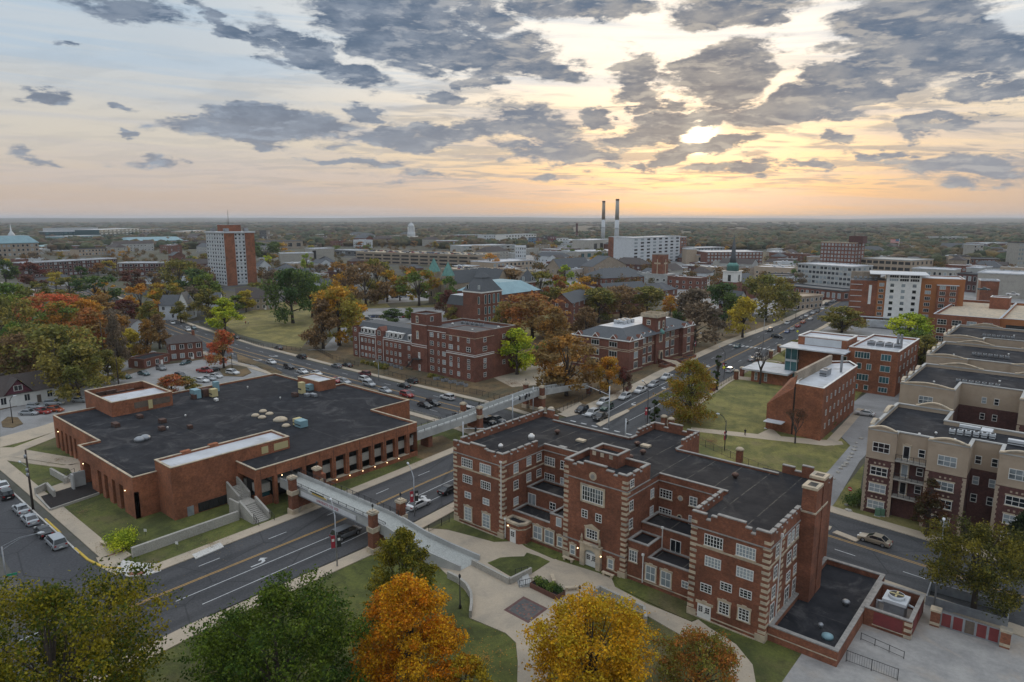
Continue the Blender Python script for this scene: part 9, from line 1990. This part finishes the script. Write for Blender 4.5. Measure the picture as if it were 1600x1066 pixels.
def fence(label, pts, h=1.5, mat='black', post=2.4, brick=False):
 r = thing('iron_fence' if mat == 'black' else 'wood_fence', label, 'fence', (0, 0, 0)); P = [(*G(x, y), .05) for x, y in pts]
 if mat == 'black': rail(r, P, h, post, bars=True, name='railing')
 else:
  m = MB()
  for a, b in zip(P[:-1], P[1:]): m.obox(a, b, .08, 0, h)
  m.add('boards', MT[mat], r)
fence('black iron fence along the edge of the dry lawn', [(312, 507), (345, 521), (412, 543), (470, 549)]); fence('black iron fence from the drive to the dormitory', [(490, 545), (520, 562), (560, 573)]); fence('black iron fence in front of the dormitory', [(600, 585), (665, 601), (745, 617), (800, 630)])
fence('black iron fence left of the queue of cars', [(862, 652), (898, 633), (916, 622), (955, 598), (985, 586)]); fence('black iron fence beyond the banded hall', [(1072, 545), (1105, 528), (1132, 512)]); fence('black iron fence behind the amber tree', [(1040, 664), (1060, 650), (1114, 611), (1150, 590)]); fence('black iron fence between piers by the bare tree', [(1160, 586), (1184, 572), (1204, 559), (1217, 550)])
fence('black iron fence on the lawn behind the hall', [(1052, 676), (1090, 694), (1155, 723), (1215, 748)], 1.6); fence('low black fence at the bottom of the service yard', [(1322, 1034), (1402, 1064)], 1.4)
fence('black railing at the foot of the bridge ramp', [(670, 832), (690, 822), (702, 816)], 1.2)
fence('grey wooden fence beside the left lot', [(0, 636), (60, 622), (98, 614), (135, 604)], 1.8, 'wood'); fence('grey wooden fence behind the white cars', [(168, 560), (210, 556), (230, 552)], 1.8, 'wood')
# cooling yard and service gate
cy = thing('cooling_yard', 'brick enclosure with dark red panels around the cooling tower, beside the low annex', 'enclosure', (-17.15, 87.7, 0))
def cyard(r):
 P = rect(0, 5.2, 0, 7.9); walls_mesh(P, 0, 2.3, .35, 0).add('wall', MT['brick'], r); ring(P, 2.302, 2.45, .06, .42).add('coping', MT['coping'], r)
 m = MB(); m.box(1.1, 4.3, -.06, 0, .5, 2.15); m.add('red_panel', MT['redp'], r); m = MB(); m.box(1.0, 4.4, -.09, 0, .38, .5); m.add('sill', MT['stone'], r); m = MB()
 for k in range(3): m.box(4.45, 5.25, -.06, 0, .1+k*.8, .5+k*.8); m.box(5.2, 5.26, 0, .6, .1+k*.8, .5+k*.8)
 m.add('quoins', MT['stone'], r)
 for y in (1, 4.2): m = MB(); m.box(5.2, 5.26, y, y+2.4, .5, 2.15); m.add('red_panel', MT['redp'], r)
cyard(cy)
ctw = thing('cooling_tower', 'grey cooling tower with a round fan on top inside the brick enclosure', 'cooling tower', (-14.5, 92.0, -.6))
m = MB(); m.face([(-1.2, -1.2, .3), (1.2, -1.2, .3), (1.0, -1.0, 3.0), (-1.0, -1.0, 3.0)]); m.box(-1.15, 1.15, -1.15, 1.15, .3, 2.9); m.add('casing', MT['metal'], ctw); m = MB(); m.box(-1.35, 1.35, -1.35, 1.35, 2.9, 3.3); m.add('deck', MT['siding'], ctw)
m = MB(); m.cyl(0, 0, 3.3, 3.75, .95, 18); m.add('fan_ring', MT['siding'], ctw); m = MB(); m.cyl(0, 0, 3.755, 3.76, .85, 18); m.add('fan_opening', MT['dark'], ctw)
for k in range(4): a = k*math.pi/2; m = MB(); m.obox((0, 0), (.8*math.cos(a), .8*math.sin(a)), .22, 3.765, 3.79); m.add('fan_blade', MT['louvre'], ctw)
m = MB(); m.tube([(-1.3, -.3, 2.3), (-2.0, -.3, 2.3), (-2.0, -.3, .5)], .18, 8); m.tube([(1.3, .5, 2.5), (2.0, .5, 2.4), (2.0, .5, .5)], .18, 8); m.add('pipe', MT['siding'], ctw)
gt = thing('service_gate', 'service yard gate of red and brown panels in grey frames between brick posts', 'gate', (*G(1455, 975), 0)); e = G(1575, 1012); s0 = G(1455, 975); L = math.dist(s0, e); gt.rotation_euler.z = math.atan2(e[1]-s0[1], e[0]-s0[0])
for i in range(5):
 x0 = .9+(L-1.8)*i/5; x1 = .9+(L-1.8)*(i+1)/5; f = MB(); f.box(x0, x0+.1, -.05, .05, .1, 2.0); f.box(x1-.1, x1, -.05, .05, .1, 2.0); f.box(x0+.1, x1-.1, -.05, .05, 1.9, 2.0); f.box(x0+.1, x1-.1, -.05, .05, .1, .2); f.add('gate_frame', MT['metal'], gt)
 p_ = MB(); p_.box(x0+.13, x1-.13, -.03, .03, .22, 1.88); p_.add('gate_panel', MT['wood' if i == 2 else 'redp'], gt)
for x in (.35, L-.35):
 m = MB(); m.box(x-.5, x+.5, -.5, .5, 0, 2.0, 0); m.box(x-.54, x+.54, -.54, .54, .25, .6, 1); m.box(x-.6, x+.6, -.6, .6, 2.0, 2.25, 1); m.add('gate_post', [MT['brick'], MT['stone']], gt)
yl = thing('yard_pen', 'dark walled bin pen behind the service gate', 'enclosure', (*G(1445, 945), 0), gt.rotation_euler.z); walls_mesh(rect(0, L+1, 0, 4.5), 0, 1.3, .15, 0).add('wall', MT['metal'], yl)
bn2 = thing('railing', 'thin handrail on the ramp below the enclosure', 'railing', (0, 0, 0)); rail(bn2, [(*G(1345, 1000), 0.05), (*G(1412, 1030), .05)], .9, 1.5, bars=False)
# rocks, boxes, signs, people
q = random.Random(12); rp = [(1338, 693), (1336, 699), (1335, 704), (1331, 710), (1328, 715), (1322, 725), (1319, 729), (1314, 733), (1309, 739), (1303, 749), (1295, 758), (1322, 790), (1326, 799), (1345, 686), (1326, 719)]
rk = []
for v in range(3):
 bm = bmesh.new(); bmesh.ops.create_icosphere(bm, subdivisions=2, radius=.45)
 for w in bm.verts: w.co *= 1+mnoise.noise(w.co*3+Vector((v*5, 0, 0)))*.5; w.co.z *= .6
 me = bpy.data.meshes.new('rock'); bm.to_mesh(me); bm.free(); me.materials.append(MT['rock']); rk.append(me)
for i, (px, py) in enumerate(sorted(rp, key=lambda p: p[1])): o = part('rock', rk[i % 3], None, (*G(px, py), .12), q.uniform(0, 6)); s = q.uniform(.7, 1.3); o.scale = (s, s, s); tag(o, 'pale limestone boulder edging the driveway lawn, %s from the far end' % ordn(i), 'rock', 'limestone rocks along the driveway')
for i, px in enumerate((1371, 1378)): r = thing('utility_box', '%s green utility box in front of the large apartment block' % ('left' if i == 0 else 'right'), 'utility box', (*G(px, 806), 0), R(5), 'green utility boxes'); m = MB(); m.box(-.4, .4, -.35, .35, .1, 1.2); m.add('cabinet', MT['green_box'], r); m = MB(); m.box(-.5, .5, -.45, .45, 0, .1); m.add('pad', MT['pale_conc'], r); m = MB(); m.box(-.43, .43, -.38, .38, 1.2, 1.27); m.add('lid', MT['green_box'], r)
def sign(label, px, py, ptop, mat, shape, ang=0, txt=None):
 r = thing('road_sign', label, 'sign', (*G(px, py), 0), ang); H = HT(px, py, ptop); m = MB(); m.cyl(0, 0, 0, H, .04, 6); m.add('post', MT['metal'], r); m = MB()
 if shape == 'o': m.tube([(0, -.05, H-.4), (0, -.08, H-.4)], .42, 16)
 elif shape == 'd': m.face([(0, -.07, H+.1), (-.55, -.07, H-.45), (0, -.07, H-1.0), (.55, -.07, H-.45)][::-1])
 else: m.box(-.45, .45, -.08, -.05, H-.9, H-.2)
 m.add('plate', MT[mat], r)
 if shape == 'o': m = MB(); m.box(-.3, .3, -.1, -.085, H-.47, H-.33); m.add('bar', MT['white'], r)
sign('red and white no-entry sign at the mouth of the driveway', 1327, 782, 761, 'red', 'o', R(-20)); sign('fluorescent yellow crossing sign left of the crosswalk', 1180, 519, 503, 'signyellow', 'd', R(40)); sign('fluorescent yellow crossing sign beside the black car at the crosswalk', 1209, 510, 499, 'signyellow', 'd', R(40)); sign('fluorescent yellow crossing sign by the science building corner', 1245, 532, 516, 'signyellow', 'd', R(40)); sign('fluorescent yellow crossing sign under the crimson banner', 1130, 594, 572, 'signyellow', 'd', R(40))
sg = thing('street_sign', 'small green street name sign on the pole at the left edge', 'sign', (*G(14, 930), 0), R(70)); m = MB(); m.cyl(0, 0, 0, 3.0, .04, 6); m.add('post', MT['metal'], sg); m = MB(); m.box(-.1, 1.2, -.03, .03, 2.7, 3.0); m.add('plate', MT['greensign'], sg)
for lab, px, py in (('small white notice sign on the auditorium lawn beside the bush', 228, 838), ('small white marker sign on the grass strip below the long wall', 277, 858)): r = thing('notice_sign', lab, 'sign', (*G(px, py), 0), R(30)); m = MB(); m.cyl(0, 0, 0, 1.0, .03, 6); m.add('post', MT['black'], r); m = MB(); m.box(-.25, .25, -.05, -.02, .8, 1.25); m.add('plate', MT['white'], r)
def acunit(px, py, i, where, g): 
 r = thing('air_conditioner', 'grey air conditioner unit %s, %s from the left' % (where, ordn(i)), 'air conditioner', (*G(px, py), 0), 0, g); m = MB(); m.box(-.45, .45, -.45, .45, .08, .95); m.add('casing', MT['metal'], r); m = MB(); m.cyl(0, 0, .951, .99, .35, 12); m.add('fan_grille', MT['black'], r)
for i in range(8): acunit(592+i*5.0, 566+i*1.5+(i % 2), i, 'below the dormitory wing', 'condensers below the dormitory wing')
for i in range(8): acunit(612+i*3.6+26, 572+i*1.0, i, 'left of the fire stair', 'condensers by the fire stair')
for i in range(9): acunit(680+i*6.0, 594+i*1.3-(i % 2)*1.6, i, 'at the foot of the tall dormitory', 'condensers at the dormitory corner')
def person(label, px, py, top, bottom, rz, walk=.18, H=1.75):
 me = bpy.data.meshes.new('person'); bm = bmesh.new(); V = {}; sk = bm.verts.layers.skin.verify()
 J = {'pel': (0, 0, .93, .15), 'chest': (0, 0, 1.25, .17), 'neck': (0, 0, 1.46, .06), 'head': (0, .01, 1.62, .10), 'top': (0, .01, 1.72, .07), 'sl': (-.19, 0, 1.40, .07), 'sr': (.19, 0, 1.40, .07), 'el': (-.25, -.05, 1.12, .05), 'er': (.25, .06, 1.12, .05), 'hl': (-.25, .1, .88, .04), 'hr': (.25, .2, .9, .04),
         'tl': (-.1, 0, .86, .10), 'tr': (.1, 0, .86, .10), 'kl': (-.11, walk, .48, .07), 'kr': (.11, -walk*.4, .48, .07), 'al': (-.11, walk*1.1, .09, .05), 'ar': (.11, -walk*1.4, .09, .05), 'fl': (-.12, walk*1.1+.18, .04, .045), 'fr': (.12, -walk*1.4+.18, .04, .045)}
 for k, (x, y, z, r_) in J.items(): v = bm.verts.new((x, y, z)); V[k] = v; v[sk].radius = (r_, r_)
 V['pel'][sk].use_root = True
 for a, b in (('pel', 'chest'), ('chest', 'neck'), ('neck', 'head'), ('head', 'top'), ('chest', 'sl'), ('chest', 'sr'), ('sl', 'el'), ('sr', 'er'), ('el', 'hl'), ('er', 'hr'), ('pel', 'tl'), ('pel', 'tr'), ('tl', 'kl'), ('tr', 'kr'), ('kl', 'al'), ('kr', 'ar'), ('al', 'fl'), ('ar', 'fr')): bm.edges.new((V[a], V[b]))
 bm.to_mesh(me); bm.free(); o = part('person', me, None, (*G(px, py), .02), rz); o.modifiers.new('skin', 'SKIN'); o.modifiers.new('sub', 'SUBSURF').levels = 1
 dg = bpy.context.evaluated_depsgraph_get(); nm = bpy.data.meshes.new_from_object(o.evaluated_get(dg)); o.modifiers.clear(); o.data = nm
 nm.materials.clear(); 
 for mm_ in (surf('skin', (.45, .27, .19), None, 3, .6), surf('top_cloth', top, None, 3, .9), surf('trouser_cloth', bottom, None, 3, .9), surf('hair', (.03, .02, .015), None, 3, .8)): nm.materials.append(mm_)
 for p in nm.polygons:
  z = p.center.z; p.material_index = 3 if z > 1.66 or (z > 1.58 and p.center.y < 0) else (0 if z > 1.47 or (abs(p.center.x) > .2 and z < .95) else (1 if z > .95 else 2)); p.use_smooth = True
 tag(o, label, 'person'); return o
person('person in a red top on the dry lawn', 384, 507, (.35, .03, .03), (.03, .03, .05), 1.0); person('person in a white top on the dry lawn', 388, 507, (.6, .6, .6), (.05, .06, .09), 2.5)
person('person in black walking on the path behind the queue of cars', 1164, 681, (.02, .02, .025), (.02, .02, .02), .5) 
# air
hz = MB(); hz.box(-26000, 26000, -26000, 26000, -1.5, 112); me = hz.mesh('haze', [])
m = bpy.data.materials.new('haze_air'); m.use_nodes = True; T = NT(m.node_tree); o = T.n('ShaderNodeOutputMaterial'); v = T.n('ShaderNodeVolumePrincipled'); v.inputs['Color'].default_value = (.80, .88, 1.0, 1); v.inputs['Density'].default_value = HAZE; v.inputs['Anisotropy'].default_value = 0.2
T.l(v.outputs[0], o.inputs['Volume']); me.materials.append(m); o = part('haze', me); o['kind'] = 'stuff'; o['label'] = 'pale bluish haze over the distant woods and town'; o['category'] = 'haze'
